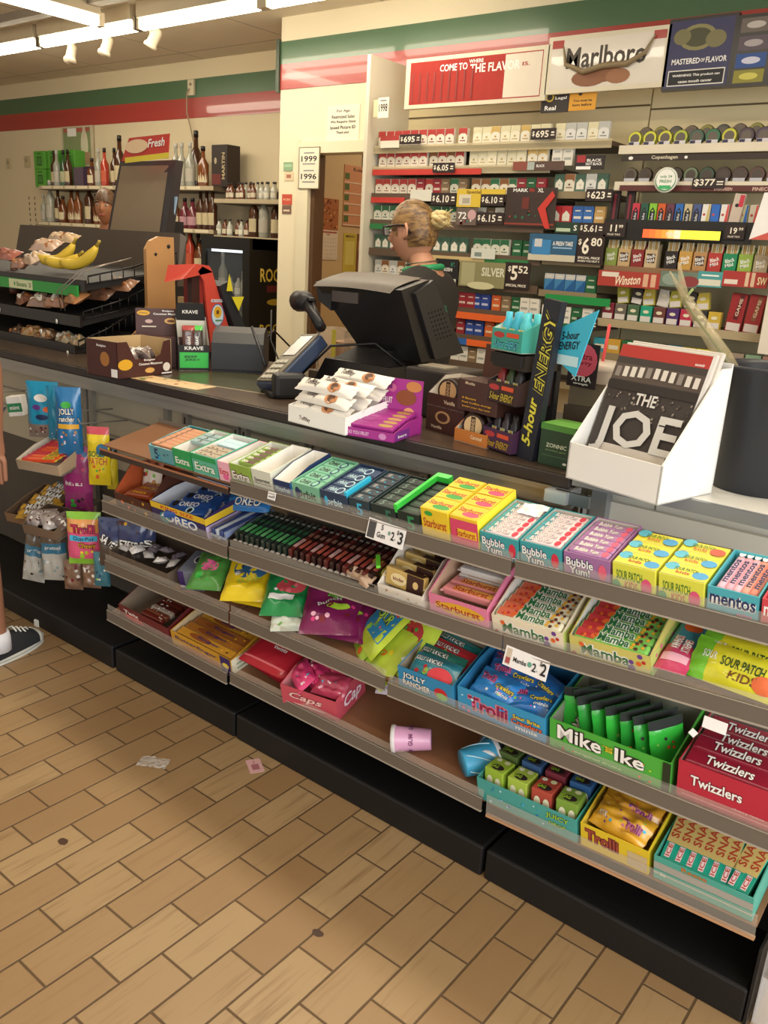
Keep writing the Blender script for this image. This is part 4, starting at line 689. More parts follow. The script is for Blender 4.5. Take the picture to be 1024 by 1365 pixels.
for i, (a, b, c, e) in enumerate(((33, 702, 62, 776), (56, 698, 88, 774))):
    hang(a, b, c, e, 1.66, lambda u, v: foil('c9c4b8') if v < .48 else foil('3f7f9c') if v < .7 else foil('6d5c4a'), [T_('pretzel', WHITE, .55, .6, .6, .08), ('b', .5, .25, .8, .35, [card('e0ddd4'), card('9aa8a8'), H['drk']], i, 9, .14), ('e', .7, .88, .2, .06, H['blk'])], 'white and blue pretzel bag hanging low, %s of two' % ('left', 'right')[i], 160 + i, rz=35, t=.024, wr=.6, roll=-8 + 10 * i)
for i, (a, b, c, e) in enumerate(((86, 746, 110, 786), (111, 748, 134, 784))):
    hang(a, b, c, e, 1.66, foil('8a6a54'), [('b', .5, .5, .7, .7, [H['brn'], H['wht'], H['mar']], i, 8, .2)], 'small clear bag of brown sweets, %s of two under the pink and green bag' % ('left', 'right')[i], 165 + i, rz=35, wr=.6)
# tilted cardboard trays at the left edge
def ltray(px, py, Y, w, d, lab, c, inn, rz, content):
    p = onY(px, py, Y); Mx = Tr(*p) @ RZ(rz) @ RX(14)
    MB().box(-w / 2, w / 2, .01, d + .05, -.006, -.001, STEEL).build('shelf', rk, Mx)
    one(tray(MB(), w, d, .04, .055, card(c), card(inn)), 'carton', lab, 'box', Mx); content(Mx)
def c1(Mx):
    for q in range(7):
        one(bar(MB(), .13, .02, .015, foil(('e0502a', 'e8602e', 'c8323a')[q % 3]), foil('d8c23a'), [('r', .8, .5, .35, .9, card('d8c22e')), T_('MILK', H['brn'], .82, .5, .28, .5), ('r', .1, .5, .15, .9, card('b82a4a'))]), 'candy_stick', 'orange and yellow candy stick, %s in the white bottomed tray' % nth(q, 7, 'front', 'back'), 'candy', Mx @ Tr(-.01, .025 + q * .024, .032) @ RZ(14), 'candy sticks in the left tray')
ltray(52, 630, 1.60, .2, .2, 'white bottomed cardboard tray of orange sticks at the left edge', 'b9a184', 'd8d2c4', 16, c1)
def c2(Mx):
    for q in range(7):
        c = ('c99a2c', '6a4a2a', 'd0a030', 'c08f2a', '5a4030', 'b98c30', '2f6a9a')[q]
        one(pouch(MB(), .15, .05, .012, foil(c), [T_('M&M', WHITE, .5, .5, .5, .5, H['drk']), ('e', .15, .5, .15, .5, H['gold'])], seed=170 + q), 'candy_pack', '%s chocolate candy pack, %s in the lower left tray' % (('yellow', 'brown')[q in (1, 4)] if q < 6 else 'blue', nth(q, 7, 'front', 'back')), 'candy', Mx @ Tr(.01 * (-1) ** q, .03 + q * .028, .04 + .004 * q) @ RZ(14 - q * 4) @ RX(20), 'candy packs in the lower left tray')
ltray(40, 702, 1.60, .24, .22, 'brown cardboard tray of yellow chocolate candy packs at the left edge', '8a6a4c', '6a5440', 14, c2)
def c3(Mx):
    for q in range(4):
        one(pouch(MB(), .07, .07, .016, foil(('a89a94', '8f8078', 'b8aca6', '7a6a64')[q]), [('b', .5, .5, .8, .7, [H['brn'], H['wht']], q, 7, .2)], seed=180 + q, wr=.7), 'candy_bag', 'crinkled silver brown candy bag, %s of the heap in the lowest left tray' % nth(q, 4), 'bag', Mx @ Tr(-.06 + q * .04, .05 + .02 * (q % 2), .045) @ RZ(q * 25) @ RX(30))
ltray(54, 716, 1.56, .16, .14, 'small cardboard tray of crinkled silver bags at the left', '7a6450', '5a4a3c', 14, c3)
p = onY(22, 590, 1.62)
one(MB().box(-.03, .03, 0, .05, 0, .08, WHITE, bev=.002).rect(.06, .035, card('2f8a5a'), Tr(0, -.0005, .035) @ FRONT).text('mint', WHITE, Tr(0, -.001, .035) @ FRONT, .04, .016), 'mint_box', 'white and green mint box beside the blue bags at the left edge', 'box', Tr(*onY(22, 555, 1.72)) @ RZ(35) @ RY(-8))
# ---------------------------------------------------------------- bread and pastry rack on the counter
BK = mat('1b1817', .6); WIRE = mat('171412', .35, .4); WOOD = mat('b98a58', .45, 0, .1, 4)
rk = thing('pastry_rack', 'black tiered pastry rack with a green price strip and pale wooden end panel', 'rack', None)
XR = -3.25
pf = [(2.33, CT), (2.27, CT + .07), (2.33, CT + .12), (2.352, CT + .2), (2.352, 1.46), (2.375, 1.495), (2.42, 1.515), (2.50, 1.515), (2.505, 1.15), (2.56, CT)]
MB().prism(pf, XR + .035, XR + .055, WOOD, YZX).lathe([(.009, 0), (.009, .002)], BK, Tr(XR + .0555, 2.47, 1.475) @ RY(90), n=10).lathe([(.007, 0), (.007, .002)], BK, Tr(XR + .0555, 2.40, 1.44) @ RY(90), n=10).box(XR + .056, XR + .30, 2.515, 2.53, CT, 1.26, mat('b3a27c', .5)).build('end_panel', rk)
TIERS = [(2.03, 1.045, 2.30), (2.06, 1.165, 2.42), (2.09, 1.31, 2.55)]
for i, (yf, z, yb) in enumerate(TIERS):
    MB().hexa([(-4.7, yf, z - .03), (XR, yf, z - .03), (XR, yb, z + .04), (-4.7, yb, z + .04), (-4.7, yf, z), (XR, yf, z), (XR, yb, z + .055), (-4.7, yb, z + .055)], BK).box(-4.7, XR, yf - .012, yf, z - .035, z + .012, mat('241c18', .4)).build('tier', rk)
    mb = MB(); b0, b1 = V((XR + .01, yf, z + .03)), V((XR + .01, yb, z + .14))
    mb.tube([b0, b0.lerp(b1, .5) + V((0, 0, -.012)), b1], .004, WIRE, n=6); mb.tube([b0 + V((0, 0, -.03)), b1 + V((0, 0, -.075))], .003, WIRE, n=6)
    for k in range(9): q = b0.lerp(b1, k / 8); mb.tube([q, q + V((0, 0, -.03 - .045 * k / 8))], .0028, WIRE, n=5)
    mb.build('wire_end', rk)
MB().hexa([(-4.7, 2.56, 1.30), (XR + .0, 2.56, 1.30), (XR, 2.60, 1.30), (-4.7, 2.60, 1.30), (-4.7, 2.62, 1.535), (XR - .05, 2.62, 1.535), (XR - .03, 2.64, 1.52), (-4.7, 2.64, 1.52)], mat('4a3f35', .5)).box(-4.7, XR, 2.50, 2.56, CT, 1.30, BK).build('back_board', rk)
g = MB().box(-3.95, -3.29, 2.068, 2.076, 1.253, 1.298, mat('2f9a3c', .45)); g.rect(.20, .04, card('d8dcae'), Tr(-3.74, 2.0675, 1.275) @ FRONT).text('Banana', card('5a8a4a'), Tr(-3.73, 2.067, 1.275) @ FRONT, .085, .02).text('2/', card('5a7a4a'), Tr(-3.66, 2.067, 1.275) @ FRONT, .02, .02).ell(.012, .018, card('4a8a3a'), Tr(-3.79, 2.067, 1.275) @ FRONT)
g.build('price_strip', rk)
for (x, z) in ((-3.9, 1.15), (-3.42, 1.14), (-3.5, 1.09), (-3.3, 1.02), (-3.95, 1.03)): MB().lathe([(.007, 0), (.007, .003)], WHITE, Tr(x, 2.045 if z > 1.1 else 2.016, z) @ RX(90), n=10, sy=1.5).build('bolt', rk)
for dx in (0, .03):
    MB().tube([(XR - .14 + dx, 2.05, 1.19), (XR - .13 + dx, 2.03, 1.27), (XR - .06 + dx, 2.10, 1.36), (XR + .02, 2.3, 1.42)], .0025, mat('8a7f74', .3, .6), n=6).build('wire_loop', rk)
# bananas
BAN = mat('d9b93a', .45, 0, .1, 12)
def banana(p, L_, bend, rz, ry, lab):
    mb = MB(); path = []; rs = []
    for i in range(13):
        u = i / 12; a = (u - .5) * bend; path.append((sin(a) * L_ / bend, 0, (1 - cos(a)) * L_ / bend)); rs.append(.024 * (min(1, 4.5 * u + .25) * min(1, 3.5 * (1 - u) + .22)) ** .6)
    mb.tube(path, rs, BAN, n=7); e = V(path[-1]); d = (V(path[-1]) - V(path[-2])).normalized()
    t = one(mb, 'banana', lab, 'banana', Tr(*p) @ RZ(rz) @ RY(ry), 'bananas on the pastry rack')
    MB().tube([e - d * .004, e + d * .02, e + d * .03], [.008, .006, .007], mat('a8912e', .5), n=6).build('stem', t)
    for k in range(1): MB().tube([V(path[0]) - V((.004, 0, 0)), V(path[0]) + V((.004, 0, 0))], .0062, mat('4a3a1c', .6), n=6).build('tip', t)
zb = 1.335
pB = lambda px, py, y=2.14: onY(px, py, y)
banana(pB(78, 346, 2.16), .23, 1.5, 18, -18, 'yellow banana curving up highest on the left, next to the wrapped pastries')
banana(pB(84, 351, 2.13), .2, 1.0, 14, -8, 'yellow banana lying lowest in the middle of the three')
banana(pB(108, 350, 2.13), .23, 1.25, 14, -20, 'yellow banana on the right, curving up against the dark board')
# pastries
PC = [('d9c0a0', 'b87a4a'), ('caa88a', 'a8703a'), ('e0cfc0', 'c07a50')]
def pastry(px, py, y, w, h, c, lab, rz=0, s=0, lay=30, lb=True):
    p = onY(px, py, y)
    it = [('b', .5, .5, .7, .6, [card('b0703a'), card('8a4f2a'), card('d9b58a')], s, 8, .25)] + ([('r', .35, .45, .45, .45, card('e8dfd0')), ('r', .35, .5, .3, .04, H['gry']), ('r', .35, .42, .3, .04, H['gry'])] if lb else [])
    one(pouch(MB(), w, h, .025, foil(c), it, seed=s, wr=.8), 'wrapped_pastry', lab, 'pastry', Tr(*p) @ RZ(rz) @ RX(lay), 'wrapped pastries')
pastry(48, 345, 2.14, .16, .10, 'cdb39c', 'clear wrapped pastry with a white label, left of the bananas', -15, 201)
pastry(62, 328, 2.25, .16, .09, 'c8a88f', 'clear wrapped pastry behind the first one, top tier', 10, 202, lb=False)
pastry(85, 318, 2.38, .2, .07, 'd8b88f', 'long wrapped roll lying behind the bananas', 4, 203, lb=False)
pastry(8, 340, 2.2, .22, .08, 'b06a5a', 'red checked pastry bag at the left edge of the top tier', 0, 204, lb=False)
pastry(28, 352, 2.12, .1, .07, '9a6a50', 'small dark wrapped pastry at the left end of the top tier', 0, 205, lb=False)
for i, (px, py, c, r) in enumerate(((35, 405, '7a4a3a', -20), (58, 408, '8a6a58', 25), (80, 408, '9c6a4a', 10), (103, 403, 'b07a4c', -8))):
    pastry(px, py - 6, 2.10, .13, .09, c, 'clear wrapped brown pastry on the middle tier, ' + nth(i, 4), r, 210 + i)
for i, (px, py, c) in enumerate(((130, 392, '6a4a38'), (160, 380, '8a6248'))):
    pastry(px, py, 2.2 + .08 * i, .16, .09, c, 'dim wrapped pastry behind the wire end, ' + ('lower', 'upper')[i], 15, 216 + i, lb=False)
for i, (px, py, c) in enumerate(((45, 452, 'b08a58'), (62, 455, '7a5a40'), (28, 450, '4a3428'), (88, 460, 'a89a80'), (105, 465, '9a8a70'))):
    pastry(px, py - 8, 2.09, .13, .08, c, 'clear wrapped pastry on the lowest tier, ' + nth(sorted((45, 62, 28, 88, 105)).index(px), 5), 15 - 9 * i, 220 + i, lb=i > 2)
p = onY(20, 378, 2.2); one(MB().lathe([(.025, 0), (.028, .01), (.028, .09), (.015, .12), (.014, .14), (.0, .141)], mat('5a2a1c', .3), Tr(0, 0, 0)), 'jar', 'dark red brown bottle at the left of the middle tier', 'bottle', Tr(p.x, p.y, 1.21))
# ---------------------------------------------------------------- macaroon boxes, jerky box, flyer
MAC = card('4c2a24')
def at(px, py, z=CT, rz=0): return Tr(*onZ(px, py, z)) @ RZ(rz)
ma = [('e', .12, .82, .2, .2, H['gold']), T_('Pâtis', card('8a6a2a'), .12, .82, .13, .07), T_('Belgian', WHITE, .5, .9, .18, .07), T_('Coconut Macaroon', WHITE, .5, .79, .46, .08), ('e', .54, .52, .2, .24, card('d8a860')), ('e', .54, .52, .12, .1, card('6a3a1c')), ('e', .2, .5, .12, .15, card('c9a8a0')), ('e', .9, .38, .13, .2, card('e8ddd0')), ('r', .2, .3, .22, .05, card('d8c8b8')), ('e', .9, .72, .09, .08, card('d88a7a'))]
Mx = Tr(-2.612, 1.905, CT) @ RZ(94)
t = thing('display_box', 'open brown macaroon box in front, with its hand-torn cutout and yellow seal', 'box', Mx, 'brown macaroon boxes')
mb = MB(); w_, d_, h_ = .25, .17, .13
mb.prism([(-w_ / 2, 0), (w_ / 2, 0), (w_ / 2, h_), (w_ * .36, h_ * .95), (w_ * .3, h_ * .6), (w_ * .18, h_ * .5), (-w_ * .18, h_ * .5), (-w_ * .32, h_), (-w_ / 2, h_)], 0, .003, MAC, FRONT @ Tr(0, 0, -.003))
mb.box(-w_ / 2, -w_ / 2 + .003, 0, d_, 0, h_, MAC).box(w_ / 2 - .003, w_ / 2, 0, d_, 0, h_, card('c9ab7c')).box(-w_ / 2, w_ / 2, d_ - .003, d_, 0, h_, card('c9ab7c')).box(-w_ / 2, w_ / 2, 0, d_, 0, .003, MAC)
deco(mb, Tr(0, 0, h_ * .25) @ FRONT, w_, h_ * .5, [('e', -.02 + .16, .75, .26, .6, H['gold']), T_('Belgian', WHITE, .58, .92, .2, .14), T_('Coconut Macaroon', WHITE, .6, .72, .44, .14), ('e', .58, .34, .18, .3, card('d8a860')), ('e', .9, .45, .14, .5, card('e8ddd0')), ('r', .9, .1, .2, .08, WHITE)])
deco(mb, Tr(-w_ / 2, d_ / 2, h_ / 2) @ RZ(-90) @ FRONT, d_, h_, [('e', .6, .5, .3, .4, card('a8703a')), ('r', .9, .15, .2, .22, WHITE), T_('Belgian', WHITE, .5, .85, .3, .08)])
mb.build('carton', t)
for q in range(4): one(pouch(MB(), .07, .06, .018, foil('8a7a74'), [('r', .5, .5, .4, .35, WHITE), ('b', .5, .5, .8, .7, [H['brn'], H['wht'], H['tan']], q, 6, .2)], seed=230 + q, wr=.8), 'wrapped_macaroon', 'clear wrapped dark macaroon in the open brown box, ' + nth(q, 4), 'sweet', Mx @ Tr(-.045 + q * .032, .04 + .02 * (q % 2), .075) @ RZ(q * 40) @ RX(40), 'wrapped macaroons')
Mx2 = Tr(-2.76, 2.10, CT) @ RZ(62)
mb = MB(); cbox(mb, .25, .13, .12, MAC, [('e', .3, .4, .2, .3, card('a8703a'))])
mb.box(-.125, .125, .055, .06, .12, .225, MAC); deco(mb, Tr(0, .055, .175) @ FRONT, .25, .1, ma)
one(mb, 'display_box', 'brown macaroon box behind, with its printed lid standing upright', 'box', Mx2 @ Tr(.03, 0, 0), 'brown macaroon boxes')
one(tray(MB(), .12, .10, .10, .2, BK, card('cfc9bd'), [T_('KRAVE', WHITE, .5, .88, .6, .14), ('r', .5, .42, .92, .6, mat('35c04a', .5)), T_('BEEF', H['blk'], .4, .55, .4, .1), T_('JERKY', H['blk'], .45, .42, .5, .1)], hs=.15), 'display_box', 'tall black jerky box with a bright green label', 'box', Tr(-2.635, 2.15, CT) @ RZ(58))
one(MB().prism([(-.06, 0), (.06, 0), (.05, .07), (-.05, .07)], 0, .002, BK, FRONT).text('KRAVE', WHITE, Tr(0, -.0025, .035) @ FRONT, .06, .014), 'box_lid', 'black printed lid standing above the jerky box', 'box lid', Tr(-2.72, 2.20, CT + .185) @ RZ(58) @ RX(12))
for q in range(2): one(pouch(MB(), .05, .1, .008, lambda u, v, c=foil('5a3a34' if q == 0 else '4a4038'), e=foil('a83a3a' if q == 0 else '4fc04a'): e if v > .8 else c, [T_('KRAVE', WHITE, .5, .4, .7, .12, None, 90)], seed=240 + q), 'jerky_bag', ('red topped', 'green topped')[q] + ' jerky bag standing in the black box', 'bag', Tr(-2.685 + q * .012, 2.165 + q * .03, CT + .12) @ RZ(58) @ RX(80))
mb = MB().box(-.2, .2, -.05, .05, 0, .001, card('d8b98a')); deco(mb, Tr(0, 0, .001), .4, .1, [('b', .5, .5, .9, .8, [card('c98a5a'), card('e0cda0'), card('a86a4a'), card('8a9a5a')], 3, 24, .18)])
one(mb, 'counter_flyer', 'orange and cream flyer taped flat to the counter edge', 'flyer', Tr(-2.49, 1.90, CT) @ RZ(6))
one(MB().box(-.25, .25, -.16, .16, 0, .001, mat('4a4a34', .25)).box(-.25, .25, -.165, -.16, 0, .0015, card('b8a88a')), 'counter_mat', 'dark green mat on the counter in front of the card terminal', 'mat', Tr(-2.33, 2.14, CT) @ RZ(10))
# ---------------------------------------------------------------- lottery kiosk and black terminal
REDM = mat('c8493a', .4, 0, .06)
t = thing('lottery_terminal', 'red hooded lottery terminal with a sunflower badge on its side', 'terminal', None)
xk = -2.88
prof = [onX(a, b, xk) for a, b in ((270, 355), (283, 362), (318, 480), (300, 490), (283, 480), (272, 375), (264, 362))]
pp = [(v.y, v.z) for v in prof]
MB().prism(pp, xk - .012, xk, REDM, YZX).build('side_wing', t)
tl = onX(274, 356, xk); 
MB().hexa([(xk - .12, tl.y - .12, tl.z - .07), (xk, tl.y - .12, tl.z - .05), (xk, tl.y + .04, tl.z - .02), (xk - .12, tl.y + .04, tl.z - .02), (xk - .12, tl.y - .10, tl.z + .0), (xk, tl.y - .05, tl.z + .012), (xk, tl.y + .02, tl.z + .006), (xk - .12, tl.y + .02, tl.z + .0)], REDM).build('hood', t)
MB().box(xk - .12, xk - .015, tl.y - .02, tl.y + .0, CT + .1, tl.z - .03, mat('8a2a22', .5)).box(xk - .045, xk - .016, tl.y - .06, tl.y + .02, CT + .1, tl.z - .03, mat('3a1c16', .5)).build('inner_panel', t)
bd = onX(290, 418, xk); TB = Tr(xk + .0006, bd.y, bd.z) @ RZ(90) @ FRONT
mb = MB(); deco(mb, TB, .09, .12, [('e', .5, .45, .8, .8, card('4a6aa0')), ('e', .5, .45, .7, .72, card('c8dce8')), ('e', .5, .55, .5, .42, card('d8a82a')), ('e', .5, .55, .2, .16, card('6a4a1c')), ('r', .5, .95, .8, .1, card('e8d8d0')), T_('MICHIGAN', card('4a6aa0'), .5, .95, .7, .07), ('r', .55, .26, .4, .05, card('4a8a5a'))]); mb.build('badge', t)
sc = onX(300, 375, xk + .02); s2 = onX(335, 478, xk + .02)
MB().hexa([(xk - .12, s2.y - .03, s2.z), (xk + .02, s2.y - .03, s2.z), (xk + .02, s2.y + .03, s2.z), (xk - .12, s2.y + .03, s2.z), (xk - .12, sc.y - .03, sc.z - .02), (xk + .02, sc.y - .03, sc.z - .02), (xk + .02, sc.y + .02, sc.z), (xk - .12, sc.y + .02, sc.z)], mat('23262c', .5)).build('screen', t)
MB().box(xk - .12, xk, tl.y - .15, s2.y + .1, CT, CT + .03, BK).build('base', t)
for a, b, c_ in ((300, 352, 'd8c82a'), (322, 385, 'd8c82a')):
    pa = onX(a + (2 if a == 300 else -4), b + (36 if a == 300 else 20), xk + .03); mbx = MB().prism([(0, 0), (.035, 0), (.015, .07)] if a == 300 else [(-.04, .03), (.03, .03), (0, -.03)], 0, .002, card(c_), YZX); mbx.build('paper_flag', t, Tr(*pa))
t = thing('ticket_printer', 'black domed ticket printer right of the jerky box', 'printer', Tr(-2.60, 2.36, CT) @ RZ(42))
mb = MB(); mb.prism([(-.13, 0), (.20, 0), (.20, .11), (.14, .14), (.02, .165), (-.08, .15), (-.13, .10)], -.10, .10, mat('222226', .45), M(((0, 0, 1, 0), (1, 0, 0, 0), (0, 1, 0, 0), (0, 0, 0, 1)))); mb.build('housing', t)
MB().box(-.101, .1, -.136, -.131, .01, .115, mat('2c2d31', .4), bev=.002).build('front_cover', t)
MB().tube([(.1, .1, .12), (.12, .2, .14), (.2, .3, .05)], .004, BLACK).build('cable', t)
# ---------------------------------------------------------------- self-facing screen on the far side with an ad card
t = thing('display_screen', 'large tilted grey brown screen behind the pastry rack', 'screen', None)
Ys = 3.0
c0, c1_, c2_, c3_ = onY(143, 310, Ys), onY(218, 335, Ys + .02), onY(234, 213, Ys + .1), onY(160, 216, Ys + .1)
SCR = mat('8a7860', .35, 0, .05, 2); BZ = mat('3a3436', .4)
o3 = V((-.02, .07, 0))
MB().hexa([c0, c1_, c1_ + o3, c0 + o3, c3_, c2_, c2_ + o3, c3_ + o3], BZ).build('casing', t)
n_ = (c1_ - c0).cross(c3_ - c0).normalized(); n_ = n_ if n_.y < 0 else -n_
def bil(u, v): return c0.lerp(c1_, u).lerp(c3_.lerp(c2_, u), v)
MB().add([bil(.05, .03) + n_ * .003, bil(.90, .03) + n_ * .003, bil(.90, .94) + n_ * .003, bil(.05, .94) + n_ * .003], [(0, 1, 2, 3)], SCR).build('panel', t)
MB().box(-4.2, -4.0, 3.05, 3.2, CT, 1.6, BK).box(-4.3, -3.9, 2.95, 3.3, 0, CT, mat('3a3028', .6)).build('stand', t)
e0, e1 = onY(222, 318, Ys + .1), onY(232, 262, Ys + .1)
MB().hexa([e0, e0 + V((.03, 0, 0)), e0 + V((.03, .01, 0)), e0 + V((0, .01, 0)), e1, e1 + V((.02, 0, 0)), e1 + V((.02, .01, 0)), e1 + V((0, .01, 0))], mat('a8c4dc', .3)).build('side_strip', t)
a0, a1, a2, a3 = onY(162, 215, Ys), onY(224, 211, Ys), onY(226, 178, Ys), onY(172, 184, Ys)
mb = MB().hexa([a0, a1, a1 + V((0, .004, 0)), a0 + V((0, .004, 0)), a3, a2, a2 + V((0, .004, 0)), a3 + V((0, .004, 0))], card('c0392c'))
wa = (a1 - a0).length; ha = (a3 - a0).length; cA = (a0 + a1 + a2 + a3) / 4
deco(mb, Tr(cA.x, cA.y - .004, cA.z) @ FRONT @ RZ(3), wa, ha, [('r', .5, .14, .94, .2, card('dcc83a')), ('e', .3, .6, .5, .5, card('e8c8a0')), T_('Fresh', WHITE, .72, .64, .36, .3, None, 0, .3)])
one(mb, 'advert_card', 'red and yellow advert card standing on top of the tilted screen', 'card', None)
# ---------------------------------------------------------------- card terminal, register, scanner
PIN = mat('46484f', .4); PB = mat('33415c', .35)
Mx = Tr(*onY(384, 484, 2.10)) @ RZ(-8) @ RX(38) @ RY(-10)
t = thing('card_terminal', 'grey card payment terminal tilted on a black stand', 'card terminal', Mx)
MB().box(-.06, .06, -.12, .14, -.04, .012, PB, bev=.008).box(-.055, .055, -.11, .135, .011, .018, mat('6b6250', .4), bev=.002).build('housing', t)
MB().box(-.04, .04, .02, .12, .018, .0195, mat('5b5547', .15)).box(-.044, .044, .016, .124, .0175, .0185, BLACK).build('screen', t)
for r_ in range(4):
    for c_ in range(3): MB().box(-.036 + c_ * .026, -.016 + c_ * .026, -.10 + r_ * .026, -.084 + r_ * .026, .018, .022, card('b8b4a4'), bev=.001).build('key', t)
t2 = thing('terminal_stand', 'black stand under the card terminal with a red cap', 'stand', Tr(-2.06, 2.06, CT) @ RZ(-30))
MB().box(-.07, .08, -.06, .06, 0, .02, BK, bev=.006).tube([(0, 0, .02), (0, .0, .075)], .022, BK, n=12).box(.035, .1, -.05, .06, .0, .085, mat('1e1e20', .4), bev=.015).build('stand_body', t2)
MB().box(-.2, -.07, -.03, .03, 0, .022, mat('2a2522', .4), bev=.008).build('stand_foot', t2)
MB().box(-.225, -.19, -.025, .025, .004, .03, mat('b8322e', .4), bev=.008).build('red_cap', t2)
one(MB().tube([(0, 0, 0), (.08, .05, .1), (.22, .12, .12), (.34, .2, .02)], .0045, BLACK).tube([(-.05, -.05, .01), (-.13, -.03, .1), (-.16, .0, .2)], .003, BLACK), 'cable', 'black cables looping from the card terminal to the register', 'cable', Tr(-2.04, 2.14, CT + .07))
p = onY(345, 460, 2.2); one(MB().tube([(-.06, .02, .06), (.06, -.02, -.07)], .006, mat('2c2c30', .3), n=8), 'stylus', 'black stylus leaning over the card terminal', 'stylus', Tr(*p))
# register monitor
REG = mat('1d1b1c', .38, coat=.2)
t = thing('cash_register', 'bulky black register monitor on a black base, seen from behind', 'cash register', None)
xr = -1.68; q1, q2, q3, q4 = [onX(a, b, xr) for a, b in ((535, 387), (572, 373), (612, 470), (562, 484))]
wl = .375
def side(q, dx): return V((q.x + dx, q.y, q.z))
MB().hexa([side(q4, -wl + .12), q4, q3, side(q3, -wl + .08), side(q1, -wl), q1, q2, side(q2, -wl - .0)], REG).build('monitor_body', t)
MB().prism([(q1.y + .06, q1.z - .01), (q2.y + .005, q2.z), (q3.y + .01, q3.z), (q4.y + .06, q4.z + .01)], xr, xr + .014, mat('2b292a', .35), YZX).build('side_cover', t)
mb = MB()
for i in range(5):
    for j in range(7): 
        fq = q1.lerp(q2, .35 + .1 * i).lerp(q4.lerp(q3, .35 + .1 * i), .35 + .06 * j)
        mb.lathe([(.004, 0), (.004, .001)], mat('060606', .8), Tr(xr + .0142, fq.y + .03, fq.z) @ RY(90), n=6, smooth=False)
mb.build('vent_holes', t)
mb = MB(); m0 = mat('3a2c1c', .4, 0, .05)
mb.grid(lambda u, v: V((xr - wl + .01 + (wl - .04) * u, q1.y - .02 + (q2.y - q1.y + .02) * v, q1.z - .012 + (.016 + q2.z - q1.z) * v ** .6 + .006 * sin(pi * u))), 12, 6, m0); mb.build('top_panel', t)
MB().box(xr - wl + .1, xr - .16, q1.y - .022, q1.y - .016, q1.z - .055, q1.z - .02, mat('3a2e26', .15)).build('rear_window', t)
MB().hexa([(xr - wl - .0, q1.y + .02, q1.z - .06), (xr - wl + .06, q1.y + .02, q1.z - .09), (xr - wl + .06, q1.y + .1, q1.z - .09), (xr - wl, q1.y + .1, q1.z - .06), (xr - wl - .015, q1.y + .02, q1.z - .0), (xr - wl + .06, q1.y + .02, q1.z), (xr - wl + .06, q1.y + .1, q1.z), (xr - wl, q1.y + .1, q1.z)], REG).build('corner_hinge', t)
bz = q4.z - .02
MB().hexa([(-2.06, 2.19, CT), (-1.70, 2.19, CT), (-1.70, 2.55, CT), (-2.06, 2.55, CT), (-2.02, 2.23, CT + .12), (-1.73, 2.23, CT + .12), (-1.73, 2.5, CT + .12), (-2.02, 2.5, CT + .12)], REG).hexa([(-2.0, 2.25, CT + .12), (-1.75, 2.25, CT + .12), (-1.75, 2.48, CT + .12), (-2.0, 2.48, CT + .12), (-1.94, q1.y + .10, bz + .05), (-1.78, q1.y + .10, bz + .05), (-1.78, 2.45, bz + .05), (-1.94, 2.45, bz + .05)], REG).build('base', t)
t = thing('receipt_printer', 'dark receipt printer right of the register base', 'printer', Tr(-1.50, 2.20, CT))
MB().box(-.10, .10, -.06, .12, 0, .15, mat('2c2522', .45), bev=.008).build('housing', t)
MB().box(-.07, .03, -.03, .05, .15, .156, mat('8a8272', .5)).build('paper_slot', t)
Mx = Tr(*onY(412, 415, 2.45)) @ RZ(-25)
t = thing('barcode_scanner', 'black handheld barcode scanner lying on a clear holder', 'scanner', Mx)
MB().tube([(-.13, 0, .02), (-.11, 0, .03), (-.05, 0, .035), (.0, 0, .03)], [.03, .042, .04, .03], mat('222124', .4), n=14).build('head', t)
MB().tube([(-.02, 0, .03), (.04, 0, 0), (.13, 0, -.05)], [.028, .02, .02], mat('1e1d20', .4), n=12).build('handle', t)
MB().box(-.01, .03, -.012, .012, .04, .055, mat('2c2b2e', .4), bev=.004).build('trigger', t)
one(MB().box(-.07, .07, -.05, .05, 0, .003, clear('e8d8c0', .3)).box(-.07, -.067, -.05, .05, 0, .16, clear('e8d8c0', .35)).box(.067, .07, -.05, .05, 0, .16, clear('e8d8c0', .35)).box(-.07, .07, .047, .05, 0, .16, clear('e8d8c0', .35)).box(-.04, .04, .0, .02, .003, .11, card('b08a6a')).box(-.02, .0, -.02, -.018, .05, .155, card('c9b83a')), 'clear_holder', 'clear plastic holder with papers under the barcode scanner', 'holder', Tr(-2.16, 2.46, CT) @ Tr(0, 0, .04))
one(MB().box(-.09, .09, -.07, .07, 0, .04, mat('4a3a30', .5), bev=.004), 'holder_block', 'brown block carrying the clear holder', 'block', Tr(-2.16, 2.46, CT))
